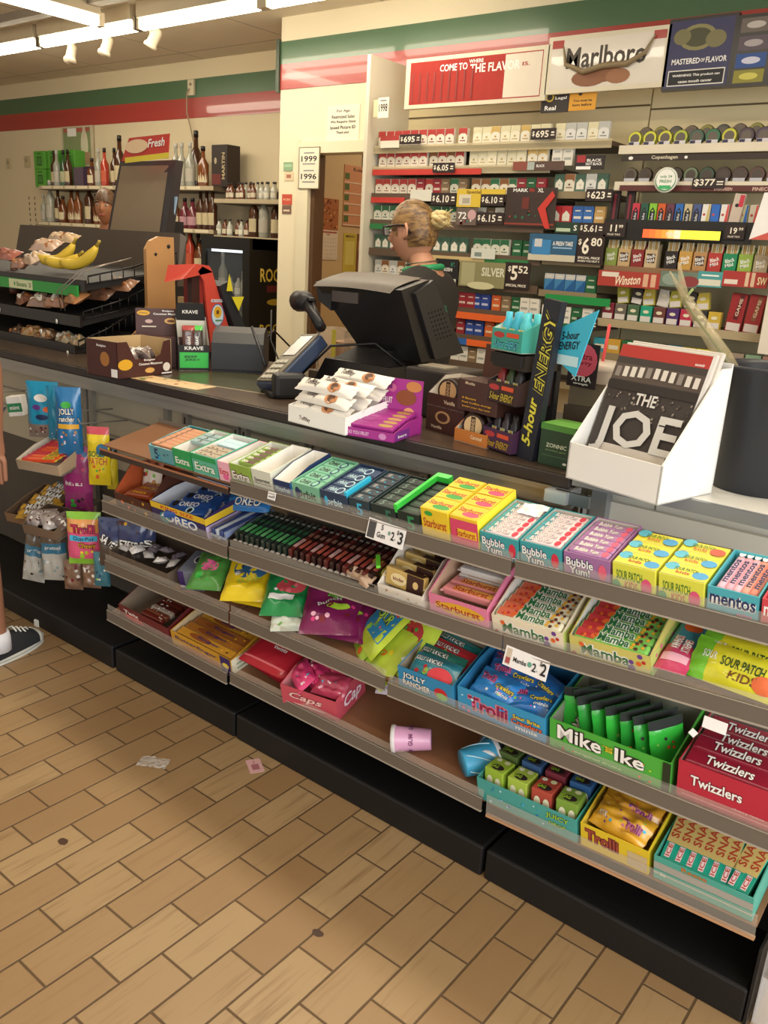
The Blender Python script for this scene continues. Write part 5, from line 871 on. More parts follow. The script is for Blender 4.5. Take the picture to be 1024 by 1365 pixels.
# ---------------------------------------------------------------- chocolate cartons
Mx = Tr(*((onZ(388, 563, CT) + onZ(455, 579, CT)) / 2)) @ RZ(-4)
w = .235
one(tray(MB(), w, .19, .05, .085, WHITE, WHITE, [T_('Toffifay', H['brn'], .3, .35, .2, .3, None, -3)], hs=.07), 'display_box', 'white open carton of white wrapped caramel bars on the counter', 'box', Mx)
TOF = [T_('Toffifay', card('4a3a34'), .28, .5, .26, .5, None, -4, .2), ('e', .66, .45, .2, .7, card('c98a5a')), ('e', .66, .5, .12, .5, card('5a3a26')), ('e', .72, .35, .1, .3, card('b0764a'))]
for i, (dx, dy, z, rz) in enumerate(((0, .022, .052, 1), (.004, .03, .08, -2), (-.005, .045, .11, 3), (.01, .085, .075, 0), (.02, .09, .115, -3), (.02, .135, .10, 2), (.03, .15, .135, 0), (-.01, .14, .07, 4))):
    one(MB().box(-.105, .105, -.02, .02, 0, .026, mat('e9e4da', .35, 0, .05, 20), bev=.008), 'x', '', '') if False else None
    mb = pouch(MB(), .225, .05, .013, mat('e9e4da', .35, 0, .05, 20), TOF, seed=250 + i, wr=.2, crimp=.03)
    one(mb, 'caramel_bar', 'white wrapped caramel bar with brown script, %s in the white carton' % ['lowest in front', 'second layer in front', 'topmost in front', 'low in the middle', 'topmost in the middle', 'low at the back', 'topmost at the back', 'lowest at the back'][i], 'candy bar', Mx @ Tr(dx, dy, z) @ RZ(rz) @ RX(38))
PUR = mat('a8328c', .4, 0, .05)
Mx = Tr(*((onZ(456, 581, CT) + onZ(520, 588, CT)) / 2 + V((.0, .0, 0)))) @ RZ(10)
one(tray(MB(), .17, .17, .025, .05, PUR, card('8a2a7a'), [T_('DO YOU FRUIT', card('e8c0dc'), .35, .5, .4, .4), ('e', .8, .5, .14, .7, card('d08ac0'))], [('r', .3, .6, .5, 1, card('7a2f86')), T_('bars', WHITE, .3, .5, .3, .3)], hs=.045), 'display_box', 'purple pink open carton of chocolate slabs', 'box', Mx)
mb = MB().box(-.1, .09, .15, .154, .0, .15, PUR); deco(mb, Tr(-.005, .1498, .075) @ FRONT, .19, .15, [T_('DO YOU FRUIT', WHITE, .3, .58, .42, .12), T_('NOUGAT', WHITE, .28, .44, .34, .1), ('e', .5, .82, .14, .16, card('c86a9a')), ('e', .74, .66, .34, .3, card('8a4a2a')), ('e', .86, .88, .26, .2, card('c8824a')), ('e', .8, .36, .2, .24, card('e0a070')), ('r', .25, .9, .5, .2, card('7a2a6a'))])
one(mb, 'display_card', 'purple upright card with chocolate pieces behind the purple carton', 'card', Mx)
for q in range(5): one(bar(MB(), .15, .035, .012, mat('a02f86', .3, 0, .05), None, [('e', .8, .5, .3, .5, card('b08a4a')), ('r', .3, .5, .3, .1, card('b858a0'))], crimp=False), 'chocolate_slab', 'purple wrapped chocolate slab, %s in the purple carton' % nth(q, 5, 'front', 'back'), 'chocolate', Mx @ Tr(0, .03 + q * .026, .026 + q * .005) @ RX(16), 'slabs in the purple carton')
one(MB().box(-.01, .01, -.005, .005, 0, .001, WHITE).rect(.17, .05, card('d8a0cc'), Tr(0, 0, .0012)), 'pink_slip', 'pink slip under the purple carton edge', 'paper', Tr(-1.44, 1.775, CT) @ RZ(8)) if False else None
# coffee pouch tins
GB = card('43261d'); TIN = mat('2c1a14', .35)
def tinbox(M_, w, d, h, m, lab, front, tin, lc='c9a070'):
    t_ = one(tray(MB(), w, d, h * .42, h, m, card('d9d0c2'), front, [('r', .5, .5, .9, .9, m)], hs=h * .98), 'display_box', lab, 'box', M_)
    r = h * .42
    for k in range(2):
        mb = MB().lathe([(r, 0), (r, .024), (r * .93, .026)], TIN, RX(90) , n=24); deco(mb, Tr(0, -.0262, 0) @ FRONT, r * 2, r * 2, [('e', .5, .5, .8, .8, card(lc)), ('r', .5, .5, .2, .74, card('3a2418')), T_('GRINDS', card(lc), .5, .5, .56, .14, None, 90)])
        one(mb, 'snack_tin', 'round brown tin, %s %s' % (('front', 'rear')[k], tin), 'tin', M_ @ Tr(-w * .1, .04 + k * .032, h * .42 + .012) @ RZ(14))
p1_ = onZ(585, 578, CT)
M1 = Tr(-1.335, 1.99, CT) @ RZ(-12)
one(cbox(MB(), .155, .13, .072, GB, [('e', .45, .62, .4, .5, card('b08a5a')), ('e', .45, .62, .28, .35, GB), T_('Vanilla', card('d9c0a0'), .3, .2, .3, .12)], (), [('r', .5, .5, .3, .1, card('b0906a'))]), 'display_box', 'closed dark brown tin box at the bottom left of the stack', 'box', M1)
tinbox(M1 @ Tr(0, 0, .0722), .155, .13, .085, GB, 'open dark brown box of round tins, upper left of the stack', [T_('Vanilla', card('d9c0a0'), .6, .5, .3, .3)], 'in the upper left brown box')
OR = card('c87a34'); M2 = Tr(-1.205, 1.94, CT) @ RZ(-12)
tinbox(M2 @ Tr(.0, -.01, 0), .12, .13, .085, OR, 'open orange box of round tins at the bottom right of the stack', [T_('Caramel', card('f0d8b0'), .7, .6, .35, .3)], 'in the orange box', 'd0b080')
one(cbox(MB(), .15, .12, .085, GB, [T_('Mocha', card('d9c0a0'), .3, .9, .24, .1), T_('4 flavors', H['gold'], .3, .42, .36, .07), T_('Real Coffee energy', H['gold'], .5, .28, .74, .07), T_('boost your day now', H['gold'], .5, .15, .7, .07)]), 'display_box', 'dark brown box with yellow lines of print, upper right of the stack', 'box', M2 @ Tr(.005, 0, .0862))
one(MB().prism([(-.075, 0), (.08, 0), (.085, .09), (-.07, .09)], 0, .003, card('5a3524'), FRONT).text('GRINDS', card('e0b890'), Tr(.005, -.0035, .062) @ FRONT, .1, .026, out=card('2a1810')).text('COFFEE POUCHES', card('c8a080'), Tr(.005, -.0035, .04) @ FRONT, .08, .007), 'display_card', 'brown sign card standing on the tin boxes', 'card', M2 @ Tr(.0, .1, .172))
# energy shot tower
NV = mat('22252e', .35); t = thing('shot_display', 'tall dark energy shot tower with yellow slanted lettering', 'display stand', Tr(-1.02, 1.90, CT) @ RZ(-20))
mb = MB().prism([(-.028, 0), (.032, 0), (.075, .40), (.015, .405)], 0, .018, NV, FRONT @ Tr(0, 0, -.018))
TT = Tr(.0235, -.0008, .20) @ FRONT @ RZ(84 - 0)
mb.text('5-hour', card('e0d84a'), Tr(.008, -.0008, .10) @ FRONT @ RZ(84), .125, .034, .03, .2, card('15161a'), .04).text('ENERGY', card('15161a'), Tr(.036, -.0008, .275) @ FRONT @ RZ(84), .2, .04, .0, .2, card('e0d84a'), .045)
mb.build('sign_post', t)
tiers = [(0, '4a2a48', 'c8a03a', '1c1a1e'), (.125, '3a2622', 'c8b03a', '1c1a1e'), (.26, '3fa294', '5ac8d8', 'e6e6d8')]
for i, (z, c, tc, inn) in enumerate(tiers):
    mb = MB(); mb.box(-.145, -.03, -.02, .11, z, z + .006, BK)
    tray(mb, .12, .13, .055, .075, card(c), card(inn)); 
    mbt = MB(); tray(mbt, .12, .13, .055, .078, card(c), card(inn), [T_('5-hour', card(tc), .28, .3, .34, .34, card('1a1a1a'), 0, .3), T_('ENERGY', card(tc), .7, .3, .44, .36, card('1a1a1a'), 0, .3), ('e', .25, .72, .36, .28, card('b83a3a')), ('r', .7, .75, .4, .2, card('d8522e'))], hs=.08)
    mbt.build('tray_box', t, Tr(-.09, -.02, z + .004))
    MB().box(-.15, -.03, -.018, .005, z + .058 if i < 2 else z - .03, z + .075 if i < 2 else z - .002, BK).build('shelf_front', t) if i == 2 else None
MB().box(-.15, -.02, .10, .115, 0, .26, BK).box(-.15, -.02, -.01, .11, .22, .258, card('2a241c')).text('5-hour ENERGY', card('c8a83a'), Tr(-.085, -.0108, .24) @ FRONT, .11, .02, .05, .3).build('frame', t)
for i, (z, cols) in enumerate(((.01, ('2a2226', '3a3034', '201c20')), (.135, ('8a2a2a', '3a4a2a', '2a2a2a')), (.27, ('4fc0d8', '3fb0c8', '58c8d0')))):
    for k in range(6 if i == 2 else 4):
        Mi = t.matrix_world @ Tr(-.135 + (k % 3) * .034, .02 + .036 * (k // 3), z)
        b = MB().lathe([(.014, 0), (.015, .004), (.015, .062), (.009, .072), (.009, .09), (.0, .0905)], mat(cols[k % 3], .3), n=12); b.rect(.02, .03, card('d8d8c8' if i != 2 else 'e8e8b8'), Tr(0, -.0153, .035) @ FRONT).text('5', card('e0d03a'), Tr(0, -.0156, .04) @ FRONT, .01, .018, .08, 0, H['blk'])
        one(b, 'shot_bottle', '%s energy shot bottle, %s row, %s on the %s tier' % (('black', 'red and dark', 'turquoise')[i], ('front', 'rear')[k // 3], nth(k % 3, 3 if k // 3 == 0 or i == 2 else 1), ('lowest', 'middle', 'top')[i]), 'bottle', Mi, 'energy shot bottles')
mb = MB().prism([(0, 0), (.09, -.04), (.14, .12), (-.02, .05)], 0, .003, mat('3fb8d8', .35), FRONT); deco(mb, Tr(.06, -.0035, .03) @ FRONT, .12, .12, [T_('5-hour', H['blk'], .5, .7, .5, .16, None, 8, .3), T_('ENERGY', H['blk'], .5, .5, .6, .16, None, 8, .3), ('r', .5, .2, .6, .2, card('bfe4ee'))])
one(mb, 'display_card', 'bright cyan slanted card at the top of the energy shot tower', 'card', t.matrix_world @ Tr(.03, .03, .27))
mb = MB().box(-.045, .045, 0, .003, 0, .11, card('2a1c20')); deco(mb, Tr(0, 0, .055) @ FRONT, .09, .11, [('e', .5, .62, .95, .75, card('d8566a')), T_('extra', card('8a1a2a'), .5, .7, .6, .12), T_('berry', card('8a1a2a'), .5, .55, .6, .12), T_('XTRA', WHITE, .5, .2, .7, .12), T_('strength', WHITE, .5, .08, .5, .06)])
one(mb, 'display_card', 'red and black card right of the energy shot tower', 'card', Tr(-.93, 1.99, CT + .19) @ RZ(-12))
one(MB().box(-.06, .06, 0, .05, 0, .14, card('4a3a2e'), bev=.004).box(-.05, .06, .0, .01, .14, .2, card('6a5a4a')), 'display_box', 'brown cardboard box behind the energy shot tower', 'box', Tr(-.92, 2.02, CT) @ RZ(10))
one(cbox(MB(), .10, .09, .105, card('27402a'), [T_('ZONNIC', card('d0d8c0'), .5, .5, .6, .1), ('r', .5, .93, 1, .14, card('4f8a3a')), T_('nicotine gum', card('7a9a6a'), .5, .38, .6, .05), ('r', .5, .25, .8, .02, card('4a6a4a')), ('e', .8, .12, .12, .06, card('d8d8c8'))], [('r', .5, .5, 1, 1, card('6fae4a'))]), 'gum_box', 'dark green box with a lighter top beside the newspaper stand', 'box', Tr(-.925, 1.885, CT) @ RZ(-6))
# fountain cup
t = thing('drink_cup', 'large clear drink cup with red lettering and a red straw', 'cup', Tr(-.96, 2.16, CT))
mb = MB().lathe([(.038, 0), (.04, .004), (.056, .22), (.058, .222)], mat('d8c8b8', .3, alpha=.8), n=28)
for s_, z, h_ in (('DOUBLE', .165, .034), ('GULP', .12, .05)):
    r = .042 + .016 * z / .22 + .0035
    vs, fs = text_mesh(s_, .06, 0); a0 = -60
    mb.add([V((r * sin(rad(a0 + 95) + v.x * 1.9 - 1.2), -r * cos(rad(a0 + 95) + v.x * 1.9 - 1.2), z + v.y * h_)) for v in vs], fs, card('b0343a'))
    mb.add([V((r * sin(v.x * 1.7 + .5), -r * cos(v.x * 1.7 + .5), z + v.y * h_)) for v in vs], fs, card('b0343a'))
mb.build('cup', t)
MB().lathe([(.058, .22), (.062, .222), (.062, .232), (.05, .242), (.0, .243)], mat('e0d4c4', .25, alpha=.55), n=28).build('lid', t)
MB().tube([(-.005, 0, .05), (.012, 0, .34)], .0045, mat('c8383a', .35), n=8).build('straw', t)
# newspaper stand
CZ = CT + .013
WB = card('e9e7e2'); Mx = Tr(-.712, 1.735, CZ) @ RZ(-14)
t = thing('newspaper_stand', 'white cardboard counter stand holding newspapers', 'display stand', Mx)
w, d = .25, .205; mb = MB()
mb.box(-w / 2, w / 2, 0, .004, 0, .085, WB).box(-w / 2, w / 2, 0, d, 0, .003, WB).hexa([(-w / 2, d - .004, 0), (w / 2, d - .004, 0), (w / 2, d, 0), (-w / 2, d, 0), (-w / 2, d - .006, .29), (w / 2, d - .006, .29), (w / 2, d - .002, .29), (-w / 2, d - .002, .29)], WB)
for sx in (-w / 2, w / 2 - .004): mb.prism([(0, 0), (d, 0), (d - .004, .28), (d - .04, .28), (0, .085)], sx, sx + .004, WB, YZX)
mb.build('carton', t)
for q in range(3):
    mb = MB(); W_, H_ = .232, .315
    TN = Tr(.005 * (q == 2), .028 + .014 * q, .01 + .004 * q) @ RX(-20) 
    mb.box(-W_ / 2, W_ / 2, 0, .012, 0, H_, card('c9c2b8' if q else 'bfb8ae'), bev=.002)
    if q == 0:
        NT = Tr(0, -.0006, H_ / 2) @ FRONT
        its = [('r', .5, .955, 1, .09, card('b03028')), T_('souvenir', WHITE, .9, .93, .1, .02), ('r', .5, .455, 1, .91, card('3c3430')), ('r', .5, .80, 1, .12, card('55483f'))]
        for k in range(11): its.append(('r', .06 + k * .088, .82 - .004 * abs(k - 5), .055, .075, card('d8d0c4') if k % 4 else card('8a8078')))
        its += [('r', .5, .70, 1, .06, card('2a2320')), ('b', .5, .56, 1, .18, [card('6a5f56'), card('8a7e74'), card('453c36'), card('9a8e82')], 5, 60, .03), ('r', .5, .22, .8, .1, card('cfc6ba'))]
        for k in range(12): its.append(('r', .14 + k * .065, .13, .012, .13, card('e0d8cc') if k % 2 else card('a89c90')))
        its += [T_('THE', card('d8d4cc'), .5, .62, .24, .085), T_('JOE', card('cfcbc4'), .5, .36, .92, .36), ('b', .5, .06, .8, .06, [card('4a4038'), card('7a6e64')], 8, 20, .03), ('r', .8, .47, .14, .01, H['blk'])]
        deco(mb, NT, W_, H_, its)
    one(mb, 'newspaper', ('front newspaper with huge pale THE JOE lettering over a dark arena picture', 'newspaper directly behind the front one in the white stand', 'rearmost newspaper in the white stand')[q], 'newspaper', Mx @ TN, 'newspapers in the white stand')
# bin with wrapped flower
t = thing('black_bin', 'tall round black plastic bin on the right counter', 'bin', Tr(-.485, 2.05, CZ))
MB().lathe([(.100, 0), (.105, .004), (.122, .27), (.128, .275), (.128, .283), (.118, .283), (.114, .27), (.1, .01), (0, .008)], mat('26282f', .4, 0, .1), n=40, cap=False).build('bucket', t)
one(MB().box(-.012, .012, -.004, .004, -.1, .1, mat('d8c02a', .4), bev=.003), 'yellow_tag', 'yellow tag sticking up from the black bin', 'tag', Tr(-.47, 2.08, CZ + .26) @ RY(10))
t = thing('wrapped_rose', 'long stem wrapped in clear film leaning out of the black bin', 'flower', None)
f0 = V((-.50, 2.06, CZ + .16)); f1 = onY(912, 395, 2.02)
MB().tube([f0, f0.lerp(f1, .5), f1], [.008, .02, .012], clear('c8b890', .35, .15), n=10).tube([f1, onY(905, 350, 2.0)], [.012, .003], clear('c8b890', .35, .15), n=8).tube([f1, onY(893, 362, 2.0)], [.008, .002], clear('c8b890', .35, .15), n=8).build('film_sleeve', t)
MB().tube([f0, f0.lerp(f1, .6), f1 - V((0, 0, .01))], .0035, mat('5a6a34', .6), n=6).tube([f1 - V((0, 0, .01)), onY(924, 385, 2.02)], .003, mat('8a9a5a', .6), n=6).build('stem', t)
# ---------------------------------------------------------------- cigarette rack
YF = 4.08
SLATX = mat('dccb9e', .5, 0, .04, 2); SHB = mat('5e4c3c', .5); LEDGE = mat('c9b88c', .35, 0, .05)
t = thing('cigarette_rack', 'tall wall rack of cigarette shelves behind the clerk, left of the tobacco tins', 'display rack', None)
MB().box(-3.40, -3.375, 4.02, YW - .01, 0, 2.55, mat('d8cfb8', .45, 0, .03)).build('side_panel', t)
mb = MB().box(-3.375, -1.87, 4.40, YW - .01, 0, 2.42, mat('ecdcae', .5, 0, .04, 2))
for z in (2.37, 2.27): mb.box(-3.375, -1.87, 4.396, 4.40, z, z + .008, mat('6b5a3c'))
mb.build('slat_back', t)
ZR = [2.075, 1.965, 1.82, 1.675, 1.515, 1.37, 1.225, 1.08, .93, .78]
for i, z in enumerate(ZR):
    MB().box(-3.37, -2.215 if i else -1.90, YF, 4.395, z - .022, z - .002, SHB).box(-3.37, -2.215 if i else -1.90, YF - .004, YF, z - .034, z + .008, clear('d8c8a0', .5) if i < 2 else SHB).build('shelf', t)
for i, z in enumerate((1.84, 1.69, 1.52, 1.36, 1.2, 1.05, .9)):
    MB().box(-2.205, -1.88, YF, 4.395, z - .022, z - .002, SHB).box(-2.205, -1.88, YF - .004, YF, z - .03, z + .004, mat('8a7a5c', .4)).build('shelf', t)
STRIPS = [(-3.365, -2.62, 1.94, .03, 'c23a30'), (-3.365, -3.12, 1.79, .03, 'c23a30'), (-3.365, -2.9, 1.645, .03, '2f7a44'), (-2.55, -2.28, 1.488, .028, '2c7a40'), (-2.9, -2.55, 1.488, .028, 'c9b07a'), (-2.16, -1.80, 1.325, .038, '1f8a44'), (-2.72, -2.28, 1.19, .036, 'e0642c'), (-2.72, -2.62, 1.046, .034, '2f62a8'), (-2.62, -2.28, 1.046, .034, 'e0642c'), (-2.28, -2.0, 1.19, .03, '2c6a3a'), (-3.3, -2.72, 1.34, .03, 'd8d0c0')]
for a, b, z, h, c in STRIPS: MB().box(a, b, YF - .012, YF - .006, z - h / 2, z + h / 2, mat(c, .45)).build('price_strip', t)
t2 = thing('tobacco_rack', 'wall rack of tobacco tins, vapes and cigars at the right', 'display rack', None)
mb = MB().box(-1.862, .3, 4.40, YW - .01, 0, 2.42, mat('ecdcae', .5, 0, .04, 2))
for z in (2.36, 2.25, 2.14): mb.box(-1.862, .3, 4.396, 4.40, z, z + .008, mat('6b5a3c'))
mb.build('slat_back', t2)
for z, c in ((2.045, 'dcd2ba'), (1.885, 'dcd2ba'), (1.70, '2a2420'), (1.50, '8a6a4c'), (1.245, 'a89878'), (1.08, '8a7a5c'), (.9, '8a7a5c')):
    MB().box(-1.858, .2, YF, 4.395, z - .02, z - .002, mat('b8a888' if z > 1.8 else '5a4a3a', .5)).box(-1.858, .2, YF - .006, YF, z - .034, z + .004, mat(c, .4)).build('shelf', t2)
PK = {}
def cig(style):
    if style in PK: return PK[style]
    top, body, mark, kind = style
    mb = MB().box(-.0275, .0275, 0, .022, 0, .087, card(body), bev=.001)
    e = .0004
    if top != body: mb.rect(.054, .026, card(top), Tr(0, -e, .073) @ FRONT).rect(.054, .022, card(top), Tr(0, .011, .0872))
    F = Tr(0, -2 * e, .045) @ FRONT
    if kind == 'v': mb.poly([(-.027, .028), (-.027, .004), (0, .024), (.027, .004), (.027, .028)], card(top), F); mb.ell(.012, .010, card(mark), F @ Tr(0, -.008, .0002)).rect(.034, .004, card(mark), F @ Tr(0, -.022, .0002))
    elif kind == 'd': mb.poly([(-.027, -.043), (.027, -.043), (.027, .02)], card(mark), F).rect(.03, .006, card('d8d8d0'), F @ Tr(0, .028, .0002))
    elif kind == 'w': mb.poly([(-.02, -.03), (.02, -.03), (.02, .0), (0, .02), (-.02, .0)], card('e8e2d0'), F).ell(.01, .01, card(mark), F @ Tr(0, -.01, .0002))
    else: mb.rect(.04, .012, card(mark), F @ Tr(0, -.012, 0)).rect(.03, .006, card(mark), F @ Tr(0, .02, 0))
    PK[style] = mb.mesh('cigarette_pack'); return PK[style]
SR = ('b03a34', 'e6dcc8', '7a2a24', 'v'); SG = ('d9cfa8', 'e8e0c4', 'b8a060', 'v'); SGD = ('c8a860', 'e8e0cc', 'b8923a', 'v'); SGN = ('2f6a44', 'dfdcc8', '2a5a3a', 'v'); SBN = ('8a5a34', 'e4dac4', '6a4020', 'v'); SW = ('e4dece', 'e9e3d4', 'a8a8a0', 'r'); SS = ('b8b8b0', 'dedcd4', '7a7a7a', 'v')
SKB = ('3a5a48', '55705f', 'c8c8b0', 'w'); SRD = ('8a2630', '9a2a34', 'd8c0b0', 'r'); SBL = ('2a3f82', '2f4a96', 'c8cce0', 'r'); SOR = ('c8582a', 'd8642e', 'e8c8a0', 'r'); SDG = ('1f5a34', '24633a', 'b8c8b0', 'r'); SBR = ('7a6248', '8a7254', 'c8b898', 'r'); SND = ('c8c4bc', '3f7fae', '1f5a94', 'd'); SCR = ('b82f34', 'c03a3c', 'e0d0c0', 'w'); SCB = ('2f5fa0', '3a6cb0', 'e0d8c8', 'r'); STN = ('b08a50', 'c09a5c', 'e0d0b0', 'r')
NMS = {SR: 'red topped white', SG: 'pale gold and white', SGD: 'gold topped white', SGN: 'green topped white', SBN: 'brown topped white', SW: 'plain white', SS: 'silver topped white', SKB: 'grey green', SRD: 'dark red', SBL: 'dark blue', SOR: 'orange', SDG: 'dark green', SBR: 'brown', SND: 'blue and silver slanted', SCR: 'bright red', SCB: 'mid blue', STN: 'tan'}
ROWN = ['topmost', 'second', 'third', 'fourth', 'fifth', 'sixth', 'seventh', 'eighth', 'ninth', 'tenth']
def run(row, xa, xb, styles, z=None, dz=0, y=0, where=None):
    z = ZR[row] if z is None else z
    n = max(1, int((xb - xa) / .0585 + .5))
    cnt = {}
    for i in range(n): s_ = styles[i % len(styles)]; cnt[s_] = cnt.get(s_, 0) + 1
    seen = {}
    for i in range(n):
        s_ = styles[i % len(styles)]; k = seen.get(s_, 0); seen[s_] = k + 1
        o = bpy.data.objects.new('cigarette_pack', cig(s_)); COL.objects.link(o)
        o.matrix_world = Tr(xa + .0285 + i * .0585, YF + .012 + y + RN.uniform(0, .01), z) @ RZ(RN.uniform(-2, 2))
        tag(o, '%s cigarette pack, %s in %s' % (NMS[s_], nth(k, cnt[s_]), where), 'cigarette pack', 'cigarette packs on the wall rack')
# rows, left part of the rack
W_ = ['the top row, left half', 'the top row, right half', 'the left part of row two', 'the right part of row two', 'row three at the left', 'row three, middle', 'row three over the black red card', 'row four at the left', 'row four behind the hair bun', 'row five at the left edge', 'row five right of the bun', 'row five above the silver card', 'row six at the left', 'row seven beside the elbow', 'row eight beside the elbow', 'row nine above the brown sign']
run(0, -3.355, -2.83, [SR], where=W_[0]); run(0, -2.80, -2.72, [SR], where='the top row beside a red gap'); run(0, -2.71, -2.23, [SG, SG, SGD], where=W_[1]); run(0, -2.22, -1.95, [SG, SS, SS], where='the slanted end of the top row')
run(1, -3.345, -2.99, [SR], where=W_[2]); run(1, -2.985, -2.74, [SBN, SR], where='the red and brown run of row two'); run(1, -2.72, -2.37, [SG], where=W_[3]); run(1, -2.36, -2.25, [SGD], where='the right end of row two'); run(1, -2.22, -2.10, [SW], where='row two behind the dark strips')
run(2, -3.36, -3.13, [SR], where=W_[4]); run(2, -3.12, -2.90, [SR, SRD], where='row three above the white label'); run(2, -2.89, -2.70, [SBR, SGN], where='row three above the first price'); run(2, -2.69, -2.48, [SBN, SBN, SGN], where=W_[5]); run(2, -2.47, -2.24, [SGN, SRD, SDG, SRD], where=W_[6])
run(3, -3.36, -3.06, [SGN], where=W_[7]); run(3, -3.05, -2.72, [SGN], where=W_[8]); run(3, -2.70, -2.30, [SBR, SW], where='row four behind the yellow and black cards')
run(4, -3.35, -3.16, [('2a2f2c', 'd8d4c4', '1c1c1c', 'v')] if False else [SKB], where=W_[9]); run(4, -2.92, -2.66, [SKB], where=W_[10]); run(4, -2.65, -2.41, [SGN], where=W_[11]); run(4, -2.40, -2.24, [SDG], where='row five left of the blue card')
run(5, -3.34, -3.10, [SS, SBN], where=W_[12]); run(5, -3.09, -2.72, [SS], where='row six behind the shoulder')
run(6, -2.78, -2.63, [SRD], where=W_[13]); run(6, -2.625, -2.51, [SBL], where=W_[13]); run(6, -2.50, -2.44, [SOR], where=W_[13]); run(6, -2.435, -2.33, [SBR, SDG], where=W_[13]); run(6, -2.32, -2.22, [SW], where='row seven behind the energy shots')
run(7, -2.72, -2.66, [SRD], where=W_[14]); run(7, -2.655, -2.54, [SBL], where=W_[14]); run(7, -2.53, -2.47, [SOR], where=W_[14]); run(7, -2.46, -2.25, [SBR, SDG], where='row eight behind the energy shots')
run(8, -2.74, -2.30, [SW, SW, SBR], where=W_[15])
run(2, -2.195, -1.90, [SKB, SBN, SKB, SS, SKB], z=1.84, where='the right bay, upper row')
run(3, -2.195, -2.08, [SCR], z=1.69, where='the right bay, second row'); run(3, -2.075, -1.96, [SCB], z=1.69, where='the right bay, second row'); run(3, -1.955, -1.90, [STN], z=1.69, where='the right bay, second row')
run(5, -2.19, -1.96, [SND], z=1.36, where='the green edged row'); run(5, -1.955, -1.89, [SDG], z=1.36, where='the green edged row')
run(6, -2.19, -1.89, [SW, SDG], z=1.2, where='the right bay, row behind the cyan card'); run(7, -2.19, -1.89, [SDG, SCB], z=1.05, where='the right bay, lowest row')
def sign(px0, py0, px1, py1, m, items, lab, Y=YF - .02, name='price_sign', cat='price sign', th=.004, group=None):
    a = onY(px0, (py0 + py1) / 2, Y); b = onY(px1, (py0 + py1) / 2, Y); c = onY((px0 + px1) / 2, py0, Y); d = onY((px0 + px1) / 2, py1, Y)
    w = b.x - a.x; h = c.z - d.z; mb = MB().box(-w / 2, w / 2, 0, th, -h / 2, h / 2, m); deco(mb, FRONT, w, h, items)
    return one(mb, name, lab, cat, Tr((a.x + b.x) / 2, Y, (a.z + b.z + c.z + d.z) / 4), group)
PB_ = card('2b1d1a'); PC_ = card('efe6d2')
def price(a, b, c, d, s, lab, Y=YF - .022):
    return sign(a, b, c, d, PB_, [T_('$', PC_, .1, .52, .1, .5), T_(s, PC_, .46, .5, .52, .62), ('r', .88, .62, .12, .14, PC_), ('r', .88, .38, .14, .1, PC_)], lab, Y)
price(533, 179, 561, 192, '695', 'black price sign reading 6.95 at the left of the top row')
price(708, 171, 741, 186, '695', 'black price sign reading 6.95 in the middle of the top row')
price(577, 217, 606, 230, '6.05', 'black price sign reading 6.05 on row two')
price(575, 257, 608, 273, '6.10', 'black price sign reading 6.10, left of the yellow card')
price(641, 259, 672, 274, '6.10', 'black price sign reading 6.10, on the yellow card', YF - .032)
price(635, 283, 671, 299, '6.15', 'black price sign reading 6.15 below the yellow card', YF - .032)
price(781, 252, 817, 268, '623', 'black price sign reading 6.23 in the right bay')
price(772, 297, 805, 312, '5.61', 'black price sign reading 5.61 above the large 6.80 sign')
sign(768, 312, 805, 352, PB_, [T_('$', PC_, .12, .72, .12, .22), T_('6', PC_, .34, .6, .26, .56), T_('80', PC_, .72, .74, .4, .28), T_('SPECIAL PRICE', PC_, .5, .2, .8, .08), T_('WHEN YOU BUY 2', PC_, .5, .09, .8, .07)], 'large black price sign reading 6.80')
sign(672, 350, 706, 385, PB_, [T_('$', PC_, .2, .74, .12, .24), T_('5', PC_, .4, .6, .26, .56), T_('52', PC_, .74, .74, .38, .28), T_('SPECIAL PRICE', PC_, .5, .12, .8, .1)], 'large black price sign reading 5.52 beside the silver card')
sign(805, 296, 834, 316, PB_, [T_('11', PC_, .45, .6, .3, .45), T_('99', PC_, .78, .72, .2, .22), T_('PLUS TAX', PC_, .5, .18, .6, .12)], 'black price sign reading 11 at the left end of the vape row')
sign(966, 300, 993, 319, PB_, [T_('19', PC_, .45, .6, .34, .45), T_('99', PC_, .8, .72, .22, .22), T_('PLUS TAX', PC_, .5, .18, .6, .12)], 'black price sign reading 19 at the right end of the vape row')
price(768, 424, 796, 440, '.30', 'black price sign behind the cyan card')
sign(923, 237, 966, 251, PB_, [T_('$377', PC_, .38, .52, .66, .72), ('r', .86, .62, .2, .12, PC_), ('r', .86, .38, .2, .1, PC_)], 'black price sign reading 3.77 on the lower tin shelf')
CRD = 'sign card'
sign(609, 252, 641, 276, card('d8b83a'), [('r', .35, .4, .5, .6, card('d8ccb0')), ('r', .4, .35, .3, .3, card('a8a090')), T_('Special', card('6a4a1c'), .7, .82, .6, .2)], 'yellow sign card with a pack picture beside the 6.10 price', YF - .026, 'sign_card', CRD)
sign(641, 252, 674, 259, card('d8b83a'), [], 'yellow sign strip above the right 6.10 price', YF - .026, 'sign_card', CRD)
sign(608, 277, 636, 300, card('6a5a50'), [T_('72', WHITE, .3, .55, .4, .4), ('e', .75, .6, .4, .6, card('c8a0a0')), ('b', .5, .2, .9, .3, [H['teal'], H['mar'], H['wht']], 3, 6, .2)], 'brown sign card with a white 72 and pink shapes', YF - .026, 'sign_card', CRD)
